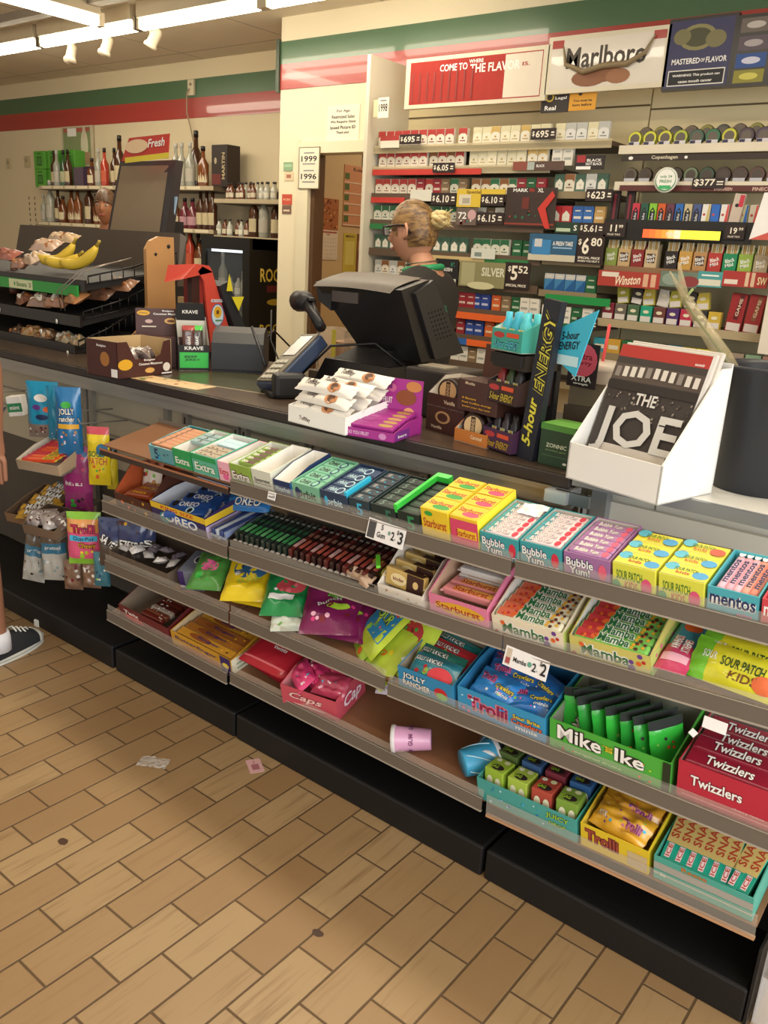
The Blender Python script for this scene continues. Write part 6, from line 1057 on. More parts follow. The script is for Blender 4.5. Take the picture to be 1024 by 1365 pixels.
sign(674, 250, 741, 302, card('3a2a24'), [T_('MARK', WHITE, .28, .93, .3, .09), T_('TEN', card('c0392c'), .5, .93, .1, .08), T_('XL', WHITE, .68, .93, .12, .1), ('r', .4, .6, .14, .3, card('6a2a22')), ('b', .4, .3, .6, .2, [card('2a6a4a'), card('b03a2c'), card('1c1412')], 5, 8, .08), ('r', .5, .06, 1, .05, card('8a3a2a'))], 'large dark brown sign card with a red chevron at its right', YF - .026, 'sign_card', CRD)
a = onY(724, 278, YF - .03); one(MB().prism([(.045, .085), (-.03, .0), (.02, -.095), (.05, -.095), (.015, 0), (.062, .06)], 0, .002, card('c8382c'), Tr(a.x, a.y, a.z) @ FRONT), 'red_chevron', 'red chevron piece on the large dark brown sign card', 'sign piece')
sign(705, 312, 768, 348, card('2a5a7a'), [('r', .5, .12, 1, .24, card('c8c0a8')), ('r', .27, .5, .4, .56, card('3a82b8')), ('r', .2, .66, .16, .3, card('c8c8c8')), T_('A FRESH TAKE', WHITE, .72, .66, .42, .16), ('r', .72, .5, .4, .06, card('8aaac8'))], 'blue and cream sign card reading a fresh take', YF - .026, 'sign_card', CRD)
sign(612, 349, 673, 383, card('8a845c'), [T_('SILVER', card('d8d8c0'), .75, .62, .5, .34), ('r', .2, .5, .3, .9, card('a8a27a')), ('e', .5, .06, .6, .3, card('c9c49a'))], 'olive grey sign card with SILVER lettering', YF - .026, 'sign_card', CRD)
sign(580, 345, 610, 384, card('1c1a1c'), [T_('TURKISH', WHITE, .4, .64, .7, .12), ('b', .8, .85, .3, .2, [card('2f7a5a')], 3, 4, .1), ('r', .75, .25, .4, .16, card('c8c8b8'))], 'black sign card with white lettering beside the shoulder', YF - .026, 'sign_card', CRD)
sign(507, 181, 532, 197, card('e4dcc8'), [('r', .5, .8, 1, .4, card('b03a34'))], 'red and white label at the left end of the top row', YF - .02, 'shelf_label', 'label')
sign(547, 253, 576, 268, card('dcd8c8'), [], 'white label above the head on row three', YF - .02, 'shelf_label', 'label')
sign(628, 331, 660, 345, card('d0d2c4'), [('r', .3, .4, .3, .4, card('7a8a80'))], 'pale label on row five above the silver card', YF - .02, 'shelf_label', 'label')
sign(684, 215, 752, 227, card('5a4238'), [('r', .15, .5, .3, 1, card('8a4a3a')), ('r', .36, .5, .14, .9, card('a8b0a8')), T_('BLACK', WHITE, .55, .5, .16, .3)], 'brown strip label on row two', YF - .02, 'shelf_label', 'label')
sign(767, 207, 806, 226, card('2a2220'), [T_('BLACK', WHITE, .65, .65, .5, .2), T_('NOT BLACK', WHITE, .65, .4, .55, .2), ('r', .2, .75, .3, .5, card('a82f34')), ('r', .3, .12, .5, .22, WHITE)], 'black and red label at the right end of row two', YF - .02, 'shelf_label', 'label')
sign(740, 296, 772, 311, card('1f3a2a'), [('r', .35, .3, .6, .3, card('b8c8a8')), T_('S', WHITE, .85, .5, .14, .5)], 'dark green label left of the 5.61 price', YF - .02, 'shelf_label', 'label')
# signs above the rack
RDW = mat('a83a34', .2, 0, .1, 30, coat=.5)
mfw = mat('d9cfb4', .4, 0, .03)
def header(a, b, c, d, lab, items, inner, Y=4.10):
    o = sign(a, b, c, d, mfw, [('r', .5, .5, .93, .84, inner)] + items, lab, Y, 'header_sign', 'sign', .03); return o
h1 = header(541, 70, 729, 140, 'red framed header sign reading come to where the flavor is', [('r', .84, .5, .24, .8, card('dcd0bc')), T_('COME TO', WHITE, .36, .76, .2, .14), T_('WHERE', WHITE, .52, .84, .1, .07), T_('THE FLAVOR', card('f4ece0'), .65, .7, .34, .17), T_('IS.', RDW, .86, .7, .05, .07)] + [('r', .06 + .055 * k, .42, .012, .56, card('8a2f2a')) for k in range(9)], RDW)
h2 = header(730, 42, 890, 121, 'white framed header sign with long horns over a brown bull', [('r', .085, .86, .1, .14, RDW), ('r', .92, .86, .1, .14, RDW), T_('Marlboro', card('4a4238'), .5, .6, .66, .36), ('e', .38, .24, .3, .3, card('8a5a3c')), ('e', .5, .3, .3, .3, card('8a5a3c')), ('e', .62, .24, .2, .26, card('9a6a48'))], mat('ddd4c4', .2, 0, .03, coat=.5))
hp = h2.location
one(MB().tube([V((-.22, 0, .1)), V((-.2, 0, .02)), V((-.1, 0, -.02)), V((0, 0, .0)), V((.12, 0, .0)), V((.2, 0, .04)), V((.24, 0, .11))], [.003, .01, .014, .014, .014, .01, .003], mat('8a7858', .4)), 'horn_relief', 'curved brown horns across the white header sign', 'sign piece', Tr(hp.x, hp.y - .012, hp.z - .02))
hs = sign(888, 22, 978, 119, mat('2a2826', .3), [('r', .5, .5, .92, .92, card('3c3c5c')), ('e', .45, .72, .55, .36, card('8a8458')), ('e', .45, .72, .42, .26, card('4a4a34')), ('e', .72, .68, .3, .24, card('7a7450')), ('e', .22, .74, .26, .22, card('7a7450')), T_('MASTERED', WHITE, .32, .4, .42, .08), T_('OF', WHITE, .57, .4, .06, .05), T_('FLAVOR', WHITE, .77, .4, .3, .08), ('r', .5, .17, .84, .22, card('e0dcd0')), ('r', .5, .17, .81, .19, card('1c1c20')), T_('WARNING: This product can', WHITE, .5, .2, .7, .045), T_('cause mouth cancer', WHITE, .5, .12, .5, .04)], 'dark blue framed sign with a gold tin and a warning box', 4.10, 'header_sign', 'sign', .03)
sign(979, 14, 1110, 112, mat('2a2826', .3), [('r', .2, .85, .32, .2, card('6a6058')), ('r', .2, .6, .32, .2, card('5a5058')), ('r', .2, .36, .32, .2, card('2f4f8a')), ('r', .2, .14, .32, .18, card('8a8434')), ('e', .2, .85, .2, .1, card('b8b0a8')), ('e', .2, .6, .2, .1, card('a8a0a0')), ('e', .2, .36, .2, .1, card('c8c8d8')), ('e', .2, .14, .2, .1, card('c8c05a')), ('r', .7, .5, .5, .9, card('4a4a60'))], 'dark framed sign with four small pictures, cut by the right edge', 4.10, 'header_sign', 'sign', .03)
sign(722, 119, 759, 150, card('2c2420'), [('e', .3, .66, .3, .4, card('c8a83a')), ('e', .3, .66, .2, .26, card('2c2420')), T_('Legal', WHITE, .7, .6, .4, .16), T_('Real', WHITE, .35, .2, .4, .2)], 'small black notice with a yellow emblem above the top row', 4.12, 'notice_card', 'notice')
sign(759, 118, 795, 147, card('d89a2c'), [('e', .4, .76, .14, .16, H['blk']), T_('You must be', H['blk'], .5, .46, .7, .12), T_('born before', H['blk'], .5, .26, .7, .12)], 'small orange notice beside the black one above the top row', 4.12, 'notice_card', 'notice')
sign(548, 70, 727, 78, mfw, [], 'pale strip on top of the red header sign', 4.14, 'header_board', 'sign board', .03)
# tins
TINB = mat('2a221c', .35)
def tin(px, py, col, lab, Y=YF + .05, ang=0, pal='d8d4c4'):
    p = onY(px, py, Y); mb = MB(); C_ = card(col)
    mb.lathe([(.034, 0), (.034, .02), (.032, .022)], TINB, RX(78), n=20); mb.lathe([(.0345, .004), (.0345, .018)], C_, RX(78), n=20, cap=False)
    deco(mb, RX(78) @ Tr(0, 0, .0222), .066, .066, [('e', .5, .5, .95, .95, C_), ('e', .5, .46, .7, .7, mat('4a3c2e', .3)), ('r', .5, .18, .8, .26, card(pal)), ('r', .35, .18, .3, .2, card('2a2a50'))])
    return one(mb, 'tobacco_tin', lab, 'tin', Tr(p.x, p.y, p.z) @ RZ(ang), 'tobacco tins')
TC = ['c8c83a', 'c8c83a', 'c8c43a', 'a8b43a', '3a5a4a', '2f6a4a', 'c0bc3a', '4a3a44', '4a3a50', 'b8a83a', '3a3a5a', '4a6a8a']
for k in range(12):
    pass
zA, zB = 2.045, 1.885
for k in range(13):
    x = -1.80 + k * .073; c = TC[k % 12]
    for j in range(2):
        mbn = ('front', 'stacked behind')[j]
        p = V((x + .01 * j, YF + .05 + .09 * j, zA + .034 + .03 * j)); 
        mb = MB(); C_ = card(c if j == 0 else ('6a5a48', '8a8438', '4a4a44')[k % 3])
        mb.lathe([(.034, 0), (.034, .02), (.032, .022)], TINB, RX(84), n=20).lathe([(.0345, .003), (.0345, .019)], C_, RX(84), n=20, cap=False)
        deco(mb, RX(84) @ Tr(0, 0, .0222), .066, .066, [('e', .5, .5, .96, .96, C_), ('e', .5, .48, .68, .68, mat('4a3c2e', .3)), ('r', .5, .16, .8, .24, card('d0ccd0')), ('r', .3, .16, .36, .2, card('2a2a4a'))])
        one(mb, 'tobacco_tin', '%s tobacco tin, %s, %s on the upper tin shelf' % (['yellow green', 'yellow green', 'yellow', 'olive', 'dark green', 'green', 'yellow', 'plum', 'violet', 'mustard', 'navy', 'steel blue'][k % 12] if j == 0 else ['brown', 'olive', 'grey'][k % 3], nth(k, 13), mbn), 'tin', Tr(*p), 'tins on the upper tin shelf')
cB = ['5a5040', '4a3a2c', '5a4a3a', '3a3028', '6a7a5a', '2f4a3a', '3a2a24', '4a3430', '5a3a34', '6a4a4a', '4a5a9a', '5a6aa0', '5060a0']
for k in range(13):
    x = -1.80 + k * .073; C_ = card(cB[k])
    mb = MB().lathe([(.034, 0), (.034, .02), (.032, .022)], TINB, RX(84), n=20).lathe([(.0345, .003), (.0345, .019)], C_, RX(84), n=20, cap=False)
    deco(mb, RX(84) @ Tr(0, 0, .0222), .066, .066, [('e', .5, .5, .96, .96, C_), ('e', .5, .48, .7, .7, mat('3c2e26', .3)), ('r', .5, .16, .8, .22, card('b8b8c0'))])
    one(mb, 'tobacco_tin', '%s tobacco tin, %s on the lower tin shelf' % (['taupe', 'brown', 'brown', 'dark', 'sage', 'dark green', 'dark brown', 'dark red', 'reddish', 'rosy', 'blue', 'pale blue', 'blue'][k], nth(k, 13)), 'tin', Tr(x, YF + .05, zB + .034), 'tins on the lower tin shelf')
sign(829, 205, 1060, 213, card('33261f'), [T_('Copenhagen', card('d8ccb0'), .27, .5, .16, .8), ('e', .06, .5, .03, .6, WHITE), ('e', .4, .5, .02, .5, WHITE)], 'dark label strip along the upper tin shelf', YF - .012, 'shelf_label', 'label')
sign(826, 247, 1060, 255, card('5a2a26'), [T_('EVERGREEN', card('d8b8a8'), .62, .4, .1, .5), T_('FINECUT', card('d8b8a8'), .84, .4, .12, .6)], 'dark red label strip along the lower tin shelf', YF - .012, 'shelf_label', 'label')
p = onY(888, 240, YF - .05); mb = MB().lathe([(.055, 0), (.055, .003)], card('e8e6da'), RX(90), n=28); deco(mb, Tr(0, -.0035, 0) @ FRONT, .11, .11, [('e', .5, .5, .88, .88, card('2f8a5a')), ('e', .5, .52, .82, .82, card('eeece2')), T_('only 24', card('3a8a5a'), .5, .62, .5, .14), T_('FRESH', card('3a8a5a'), .5, .45, .5, .12), ('r', .5, .22, .5, .14, card('3fae6a'))])
one(mb, 'round_sign', 'round white and green tag hanging before the lower tin shelf', 'sign', Tr(*p))
# vapes
VC = ['c8384a', '2a5a4a', '8ac83a', 'd8602c', '6a3a4a', '2a6ab8', 'c8b890', '4a5a8a', 'e8e4dc', '2f6ac0', 'e6e2da', 'd8584a', 'c8c8a0', 'dcd4c4', 'c83a3a']
for k in range(15):
    x = -1.745 + k * .042; c = VC[k]; mb = MB().box(-.018, .018, 0, .02, 0, .095, card(c), bev=.002)
    if k < 8: mb.prism([(-.0125, .004), (.0125, .004), (.0125, .06), (.0, .078), (-.0125, .06)], 0, .0006, card('26222a'), Tr(0, -.0002, 0) @ FRONT).text('blu', card('d8d8d8'), Tr(0, -.0012, .035) @ FRONT @ RZ(90), .03, .012).ell(.01, .01, card(c), Tr(0, -.0012, .062) @ FRONT)
    else: mb.poly([(0.002, 0.002), (.017, .002), (.017, .093), (.010, .093)], card(('2f6ac0', 'd8504a', 'c8b46a')[k % 3]), Tr(0, -.0006, 0) @ FRONT).ell(.012, .012, card('c0504a'), Tr(-.006, -.0008, .05) @ FRONT)
    one(mb, 'vape_box', '%s vape box, %s on the vape row' % (['red', 'dark green', 'lime', 'orange', 'plum', 'blue', 'tan', 'slate blue', 'white and blue', 'blue and white', 'white', 'white and red', 'cream', 'pale', 'red'][k], nth(k, 15)), 'vape box', Tr(x, YF + .02, 1.70), 'vape boxes')
for k, x in enumerate((-1.855, -1.80)):
    one(MB().box(-.02, .02, 0, .02, 0, .15, card('2a1c1c'), bev=.002).rect(.012, .12, card('7a2a34'), Tr(0, -.0006, .075) @ FRONT), 'vape_pack', 'tall black and dark red vape pack, %s of the pair' % ('left', 'right')[k], 'vape box', Tr(x + .02 * k - .0, YF + .02, 1.70))
p0, p1 = onY(857, 311, YF - .03), onY(961, 311, YF - .03)
mb = MB().box(0, (p1.x - p0.x), 0, .01, -.025, .025, BLACK); wL = p1.x - p0.x
for k in range(12): mb.rect(wL / 12.2, .038, mat(['f0562a', 'f0602a', 'f2702c', 'f48030', 'f8a860', 'f6c898', 'f0c83a', 'f2d23a', 'f4da3a', 'f4de3c', 'e8d83a', 'd8d03a'][k], .4, 0, 0, 1, emit=1.1), Tr((k + .5) * wL / 12, -.001, 0) @ FRONT)
mb.text('NICE', WHITE, Tr(wL * .4, -.002, 0) @ FRONT, .06, .022)
one(mb, 'lit_strip', 'glowing orange to yellow strip under the vape row', 'lit sign', Tr(p0.x, p0.y, p0.z))
sign(805, 294, 1004, 322, card('1c1817'), [], 'black backing strip of the vape row prices', YF - .010, 'backing_strip', 'strip')
one(MB().box(-.024, .024, 0, .03, 0, .14, card('c8b8a8'), bev=.002).rect(.02, .05, card('c8384a'), Tr(.012, -.0006, .11) @ FRONT).ell(.016, .016, H['blk'], Tr(-.004, -.0006, .09) @ FRONT), 'vape_pack', 'tall grey vape pack with a red corner at the right end', 'vape box', Tr(-1.275, YF + .0, 1.70) @ RY(6))
q0 = onY(1006, 280, YF - .1); one(MB().prism([(0, 0), (.12, 0), (.12, .19), (.03, .19)], 0, .006, card('ece8e4'), FRONT).prism([(0, 0), (.12, 0), (.12, .05)], .0062, .007, card('c8584a'), FRONT), 'white_placard', 'white placard with a red corner, upper right edge', 'placard', Tr(q0.x, q0.y, q0.z - .12))
q0 = onY(1006, 455, YF - .12); one(MB().box(0, .12, 0, .01, 0, .52, card('dcd4c4')), 'white_placard', 'tall white placard below the one with the red corner', 'placard', Tr(q0.x + .02, q0.y, q0.z - .05))
# cigars
CC = [('8a9a4a', 'tan'), ('c8a878', 'cream'), ('8a2a2a', 'dark red'), ('c8b088', 'beige'), ('2a2220', 'black'), ('c89a4a', 'amber'), ('b88a58', 'tan'), ('b83a34', 'red'), ('1f8a5a', 'green'), ('9ab84a', 'lime'), ('b8a888', 'grey'), ('a8886a', 'brown')]
for k in range(12):
    x = -1.84 + k * .068 + (.03 if k > 3 else 0); c, nm = CC[k]; mb = MB()
    tray(mb, .06, .05, .085, .115, card(c), card('5a4434'), [('r', .5, .55, .7, .5, card('4a2f20') if k in (1, 3, 6) else card(c)), T_('Black', WHITE, .5, .66, .7, .2, None, 18), T_('Mild', WHITE, .5, .42, .6, .18, None, 18)], hs=.11)
    o = thing('cigar_box', '%s box of cigar tips, %s on the cigar row' % (nm, nth(k, 12)), 'cigar box', Tr(x, YF + .02, 1.50), 'cigar boxes')
    mb.build('carton', o); mb = MB()
    for q in range(6): mb.box(-.026 + q * .0092, -.019 + q * .0092, .012, .02, .05, .125, card(('d8c8a0', 'c8a058', 'e0d4b4')[q % 3]))
    mb.build('cigar_tips', o)
for a, b, c_, lab, its in ((797, 880, 'a83a30', 'red sign strip with flowing white script under the cigars', [('r', .2, .76, .28, .3, card('e0d4c4')), T_('Winston', card('f0dcc0'), .5, .45, .4, .6, None, 6, .4), ('r', .78, .5, .08, .8, card('d8a888')), ('r', .9, .5, .08, .8, card('d8a888'))]), (880, 930, '6a7a6a', 'grey green picture strip in the middle under the cigars', [('e', .3, .5, .5, .8, card('8a9a8a')), ('e', .8, .4, .5, .7, card('8a3a3a'))]), (930, 963, '4a9a9a', 'teal label strip under the cigars', [('r', .5, .3, .9, .4, card('d8d4c0')), ('r', .5, .75, .7, .1, WHITE)]), (963, 1024, 'a83430', 'red sign strip with slanted bars at the right under the cigars', [('r', .2, .3, .3, .3, card('e0d0c0')), ('r', .55, .5, .08, .9, card('d8b898')), ('r', .68, .5, .08, .9, card('d8b898')), T_('SW', card('f0e0b0'), .88, .45, .2, .5)])):
    sign(a, 362, b, 383, card(c_), its, lab, YF - .03, 'sign_strip', 'sign strip')
# pouches and blunt packs
EC = [('8a2a3a', 'dark red'), ('6a6258', 'grey'), ('4a6a4a', 'green'), ('1f9a7a', 'teal'), ('6a3a34', 'maroon'), ('4a2a6a', 'purple'), ('b8304a', 'crimson'), ('2a2830', 'black'), ('c8a83a', 'yellow')]
for k in range(9):
    x = -1.82 + k * .066; c, nm = EC[k]
    for j in range(2 if k not in (0, 8) else 1):
        mb = MB().box(-.029, .029, 0, .03, 0, .08, card(c if j == 0 else ('c8c4b8', 'a8a43a', '3a3430', 'c8b44a')[k % 4]), bev=.002).rect(.05, .026, card('d8d0c8'), Tr(0, -.0006, .018) @ FRONT).ell(.03, .016, card('e0d8b8'), Tr(0, -.0006, .052) @ FRONT)
        one(mb, 'cigarillo_pack', '%s cigarillo pack, %s, %s under the cigar signs' % (nm if j == 0 else 'mixed ' + ('white', 'olive', 'dark', 'gold')[k % 4], nth(k, 9), ('bottom layer', 'upper layer')[j]), 'cigarillos', Tr(x, YF + .02 + .02 * j, 1.245 + .082 * j) @ RY((8 if j else 0) * (-1) ** k), 'cigarillo packs')
for k, (x, c) in enumerate(((-1.205, '9a2428'), (-1.125, 'a02c2e'))):
    one(MB().box(-.035, .035, 0, .04, 0, .17, card(c), bev=.003).rect(.06, .035, card('d8ccc4'), Tr(0, -.0006, .022) @ FRONT).rect(.02, .11, card('5a1a1c' if k == 0 else '8a5a3a'), Tr(.008, -.0006, .11) @ FRONT @ RZ(-6)).text('GAME', card('e8c8b0'), Tr(.008, -.001, .11) @ FRONT @ RZ(84), .08, .014), 'cigarillo_pack', 'tall red cigarillo pack, %s of the two' % ('left', 'right')[k], 'cigarillos', Tr(x, YF + .02, 1.245) @ RY(4))
one(MB().box(-.03, .03, 0, .04, 0, .15, card('7a5a34'), bev=.003).rect(.05, .1, card('5a3a20'), Tr(0, -.0006, .08) @ FRONT), 'cigarillo_pack', 'tan cigarillo pack right of the two tall red ones', 'cigarillos', Tr(-1.05, YF + .02, 1.245))
for k in range(14):
    x = -1.84 + k * .075; c, nm = [('2a8a9a', 'teal'), ('c89a3a', 'gold'), ('1f6a3a', 'dark green'), ('2a8a4a', 'green'), ('2a2a30', 'black'), ('3a9ac0', 'sky blue'), ('c8b83a', 'yellow'), ('d8c83a', 'bright yellow'), ('7a7a2a', 'olive'), ('9a8a78', 'taupe'), ('8aa88a', 'sage'), ('b88a78', 'rosy'), ('a8886a', 'tan'), ('c8a878', 'cream')][k]
    one(MB().box(-.034, .034, 0, .06, 0, .07, card(c), bev=.002).rect(.05, .02, card('d8d0b8'), Tr(0, -.0006, .03) @ FRONT), 'rolling_pack', '%s small box, %s on the lowest visible right shelf' % (nm, nth(k, 14)), 'box', Tr(x, YF + .02, 1.08), 'small boxes on the lowest shelf')
# ---------------------------------------------------------------- notices on the counter wall
def notice(a, b, c, d, m, its, lab, Y=YW - .004, th=.003): return sign(a, b, c, d, m, its, lab, Y, 'notice', 'notice', th)
notice(436, 140, 479, 191, card('eee6cf'), [T_(s_, H['blk'], .5, .84 - i * .14, w_, .09) for i, (s_, w_) in enumerate((('For Age', .4), ('Restricted Sales', .7), ('We Require State', .78), ('Issued Picture ID', .78), ('Thank you!', .4)))], 'white paper notice about restricted sales above the office door')
notice(398, 196, 426, 252, card('7a6a48'), [('r', .5, .5, .92, .96, card('ece4cc')), T_('1999', H['blk'], .5, .72, .74, .14), T_('1996', H['blk'], .5, .3, .74, .14), ('r', .5, .86, .5, .03, H['gry']), ('r', .5, .6, .6, .03, H['gry']), ('r', .5, .44, .5, .03, H['gry']), ('r', .5, .17, .6, .03, H['gry'])], 'framed white notice with the years 1999 and 1996 on the door post', YW - .036, .004)
notice(498, 133, 504, 156, card('d8c8a0'), [], 'small tan tag left of the 1998 tag', 4.01); notice(504, 130, 518, 157, card('ece4d0'), [T_('1998', H['blk'], .5, .5, .8, .4), ('r', .5, .85, .6, .08, H['gry'])], 'small white tag reading 1998 on the rack side', 4.005)
notice(378, 216, 390, 228, card('8aa884'), [('r', .5, .6, .8, .3, card('a8c8a0'))], 'green sticker upper left on the door post'); notice(379, 229, 391, 241, card('dcc8a4'), [('r', .5, .5, .5, .4, card('b0705a'))], 'cream sticker below the green one on the door post')
notice(376, 259, 389, 273, card('c8503a'), [T_('PUSH', card('f0d0b0'), .5, .5, .7, .2)], 'orange red sticker on the door post'); notice(376, 274, 388, 285, card('7a5a4c'), [('r', .5, .4, .7, .2, card('e0d0b8'))], 'brown sticker below the orange one on the door post')
# office wall papers (on the side wall beyond the door)
def onside(y0, y1, z0, z1, m, its, lab, cat='notice', name='notice', Rt=90):
    mb = MB().box(-(y1 - y0) / 2, (y1 - y0) / 2, 0, .004, -(z1 - z0) / 2, (z1 - z0) / 2, m); deco(mb, FRONT, y1 - y0, z1 - z0, its)
    return one(mb, name, lab, cat, Tr(-4.435, (y0 + y1) / 2, (z0 + z1) / 2) @ RZ(Rt))
onside(4.77, 4.99, 1.63, 1.85, card('a8643a'), [('b', .5, .5, .9, .9, [card('6a3420'), card('c88a50'), card('8a4a2a')], 3, 40, .1)], 'brown picture page of the wall calendar in the office', 'calendar', 'calendar_picture')
onside(4.77, 4.99, 1.42, 1.63, card('dcc8ac'), [('r', .5, .93, .9, .06, card('a85a4a')), T_('JUNE', card('8a5a4a'), .5, .84, .2, .08)] + [('r', .5, .72 - k * .13, .9, .008, card('b8a088')) for k in range(6)] + [('r', .1 + k * .133, .4, .008, .66, card('b8a088')) for k in range(7)], 'month grid page of the wall calendar in the office', 'calendar', 'calendar_page')
onside(5.04, 5.37, 1.67, 2.10, card('c88a62'), [T_('Roles', card('5a3a2a'), .5, .94, .4, .06)] + [('r', .1, .82 - k * .175, .16, .1, card('5a6a3a')) for k in range(5)] + [('r', .5, .72 - k * .175, 1, .02, card('e0c0a0')) for k in range(5)], 'orange poster with green squares in the office', 'poster', 'poster')
onside(5.06, 5.21, 1.33, 1.62, card('c8b048'), [('r', .5, .5, .7, .6, card('d8c468')), T_('MENU', card('6a4a2a'), .5, .92, .7, .06)], 'yellow paper below the orange poster in the office'); onside(5.22, 5.37, 1.33, 1.62, card('8a5a3a'), [('r', .5, .7, .8, .25, card('c8a070')), ('r', .5, .35, .8, .25, card('6a2f24'))], 'brown paper with pictures below the orange poster')
onside(5.24, 5.40, 2.09, 2.22, card('3a2a2a'), [('r', .5, .5, .7, .6, card('4a3a4a'))], 'dark square box high on the office wall', 'box', 'wall_box')
# ---------------------------------------------------------------- liquor wall
YB = 4.9
def board(x0, x1, y0, y1, z, lab, tags=True):
    t_ = thing('wall_shelf', lab, 'shelf', None); MB().box(x0, x1, y0, y1, z - .035, z, mat('6a5a44', .5)).build('board', t_)
    mb = MB().box(x0, x1, y0 - .004, y0, z - .03, z + .002, mat('b8a888', .4))
    if tags:
        k = x0 + .05
        while k < x1 - .2: mb.rect(.17, .024, card('e0d4b4'), Tr(k + .085, y0 - .0046, z - .014) @ FRONT); k += .2
    mb.build('price_rail', t_)
board(-8.2, -5.62, 4.80, 5.115, 1.925, 'long liquor shelf on the rear wall, upper'); board(-8.3, -5.62, 4.80, 5.115, 1.59, 'long liquor shelf on the rear wall, lower')
board(-5.61, -4.53, 4.80, 5.115, 1.83, 'short dark shelf of small bottles by the corner, upper', False); board(-5.61, -4.53, 4.80, 5.115, 1.55, 'short dark shelf by the corner, lower', False)
board(-7.0, -5.62, 4.80, 5.115, 1.26, 'lowest liquor shelf on the rear wall, left of the fridge')
BT = {}
def bottle(kind):
    if kind in BT: return BT[kind]
    sh, glass, cap, lb, al = kind
    g = mat(glass, .12, 0, .1, 8, alpha=al, coat=.3); mb = MB()
    P_ = {'tall': [(.036, 0), (.038, .01), (.038, .19), (.015, .235), (.013, .29)], 'squat': [(.044, 0), (.047, .01), (.047, .14), (.02, .175), (.015, .22)], 'mini': [(.018, 0), (.019, .005), (.019, .06), (.008, .075), (.007, .09)], 'flask': [(.040, 0), (.042, .008), (.045, .15), (.018, .19), (.014, .24)]}[sh]
    k = P_[-1]; mb.lathe(P_, g, n=14, sy=.7 if sh == 'flask' else 1)
    mb.lathe([(k[0] * 1.15, k[1]), (k[0] * 1.15, k[1] + k[1] * .12), (k[0] * .9, k[1] + k[1] * .13)], mat(cap, .35), n=10)
    r = P_[1][0]; h0, h1 = P_[1][1] + (P_[2][1]) * .15, P_[2][1] * .7
    if lb: mb.grid(lambda u, v: V((r * 1.02 * cos(-pi * .9 + u * pi * .8), (.7 if sh == 'flask' else 1) * r * 1.02 * sin(-pi * .9 + u * pi * .8), h0 + (h1 - h0) * v)), 8, 1, card(lb))
    BT[kind] = mb.mesh('bottle'); return BT[kind]
K1 = ('tall', '4a2a18', '1c1614', 'c8b890', 1); K2 = ('tall', 'b8b8a8', 'c8c4b8', 'b8b0a0', .7); K3 = ('squat', '6a3a1c', '2a1c14', 'd8c8a0', 1); K4 = ('tall', 'b8402c', '2a1a18', 'c85a3a', 1); K5 = ('flask', '7a4420', '1c1410', 'e0d0a8', 1); K6 = ('mini', '6a3a24', '2a1c18', 'd8ccb0', 1); K7 = ('mini', 'c8c8b8', '2a2422', 'e0dcc8', .8); K8 = ('tall', '3a5a3a', '2a2a24', 'b8b890', 1); K9 = ('squat', '6a2a34', '1c1416', 'b88a90', 1)
KN = {K1: 'tall dark brown', K2: 'tall clear', K3: 'squat amber', K4: 'tall red', K5: 'flat amber', K6: 'small brown', K7: 'small clear', K8: 'tall green', K9: 'squat wine red'}
def bots(px0, px1, z, kinds, where, Y=4.88, sc=1.0, n=None):
    x0, x1 = XP(px0, Y, z + .05), XP(px1, Y, z + .05)
    n = n or max(1, int((x1 - x0) / ((.048 if kinds[0][0] == 'mini' else .085) * sc))); seen = {}; cnt = {}
    for i in range(n): cnt[kinds[i % len(kinds)]] = cnt.get(kinds[i % len(kinds)], 0) + 1
    for i in range(n):
        k = kinds[i % len(kinds)]; j = seen.get(k, 0); seen[k] = j + 1
        o = bpy.data.objects.new('bottle', bottle(k)); COL.objects.link(o)
        o.matrix_world = Tr(x0 + (i + .5) * (x1 - x0) / n, Y + RN.uniform(-.02, .02), z) @ RZ(RN.uniform(-15, 15)) @ M.Scale(sc, 4)
        tag(o, '%s bottle, %s %s' % (KN[k], nth(j, cnt[k]), where), 'bottle', 'bottles on the liquor shelves')
bots(68, 97, 1.925, [K1, K2, K8], 'in front of the green cases'); bots(118, 127, 1.925, [K3], 'beside the purple box'); bots(126, 138, 1.925, [K2], 'between the purple box and red bottles'); bots(138, 158, 1.925, [K4, K1, K4], 'at the left of the tilted screen'); bots(160, 166, 1.925, [('tall', '1c1614', '1c1614', None, 1)] if False else [K1], 'peeking above the screen', sc=1.3, n=1)
bots(228, 262, 1.925, [K2], 'right of the tilted screen', sc=1.05); bots(258, 268, 1.925, [K1], 'tallest on the upper shelf', sc=1.35, n=1, Y=4.95); bots(264, 279, 1.925, [K5], 'with a cream label by the tall black box', sc=1.15, n=1)
bots(300, 344, 1.83, [K6], 'on the short upper shelf', sc=1.25); bots(344, 372, 1.83, [K7], 'on the short upper shelf near the corner', sc=1.3); bots(316, 372, 1.83, [K7], 'in the back row of the short upper shelf', sc=1.4, Y=4.98)
bots(54, 62, 1.59, [K2], 'at the left end of the lower shelf', sc=.8); bots(61, 76, 1.59, [K2], 'large, second on the lower shelf', sc=1.2, n=1); bots(76, 90, 1.59, [K1, K3], 'left middle of the lower shelf'); bots(90, 112, 1.59, [K5], 'grouped on the lower shelf', sc=1.2); bots(112, 124, 1.59, [K1], 'with a big pale label beside the face', sc=1.2, n=1); bots(124, 140, 1.59, [K5], 'next to the face behind the screen')
bots(228, 243, 1.59, [K3], 'at the right of the screen on the lower shelf'); bots(240, 264, 1.59, [K9, K9, K1], 'on the lower shelf right of the screen'); bots(262, 291, 1.59, [K1], 'in the dark group on the lower shelf')
bots(291, 334, 1.55, [K7, K6], 'on the short lower shelf', sc=1.3); bots(334, 372, 1.55, [K1, K2], 'tall by the corner on the short lower shelf', sc=1.05)
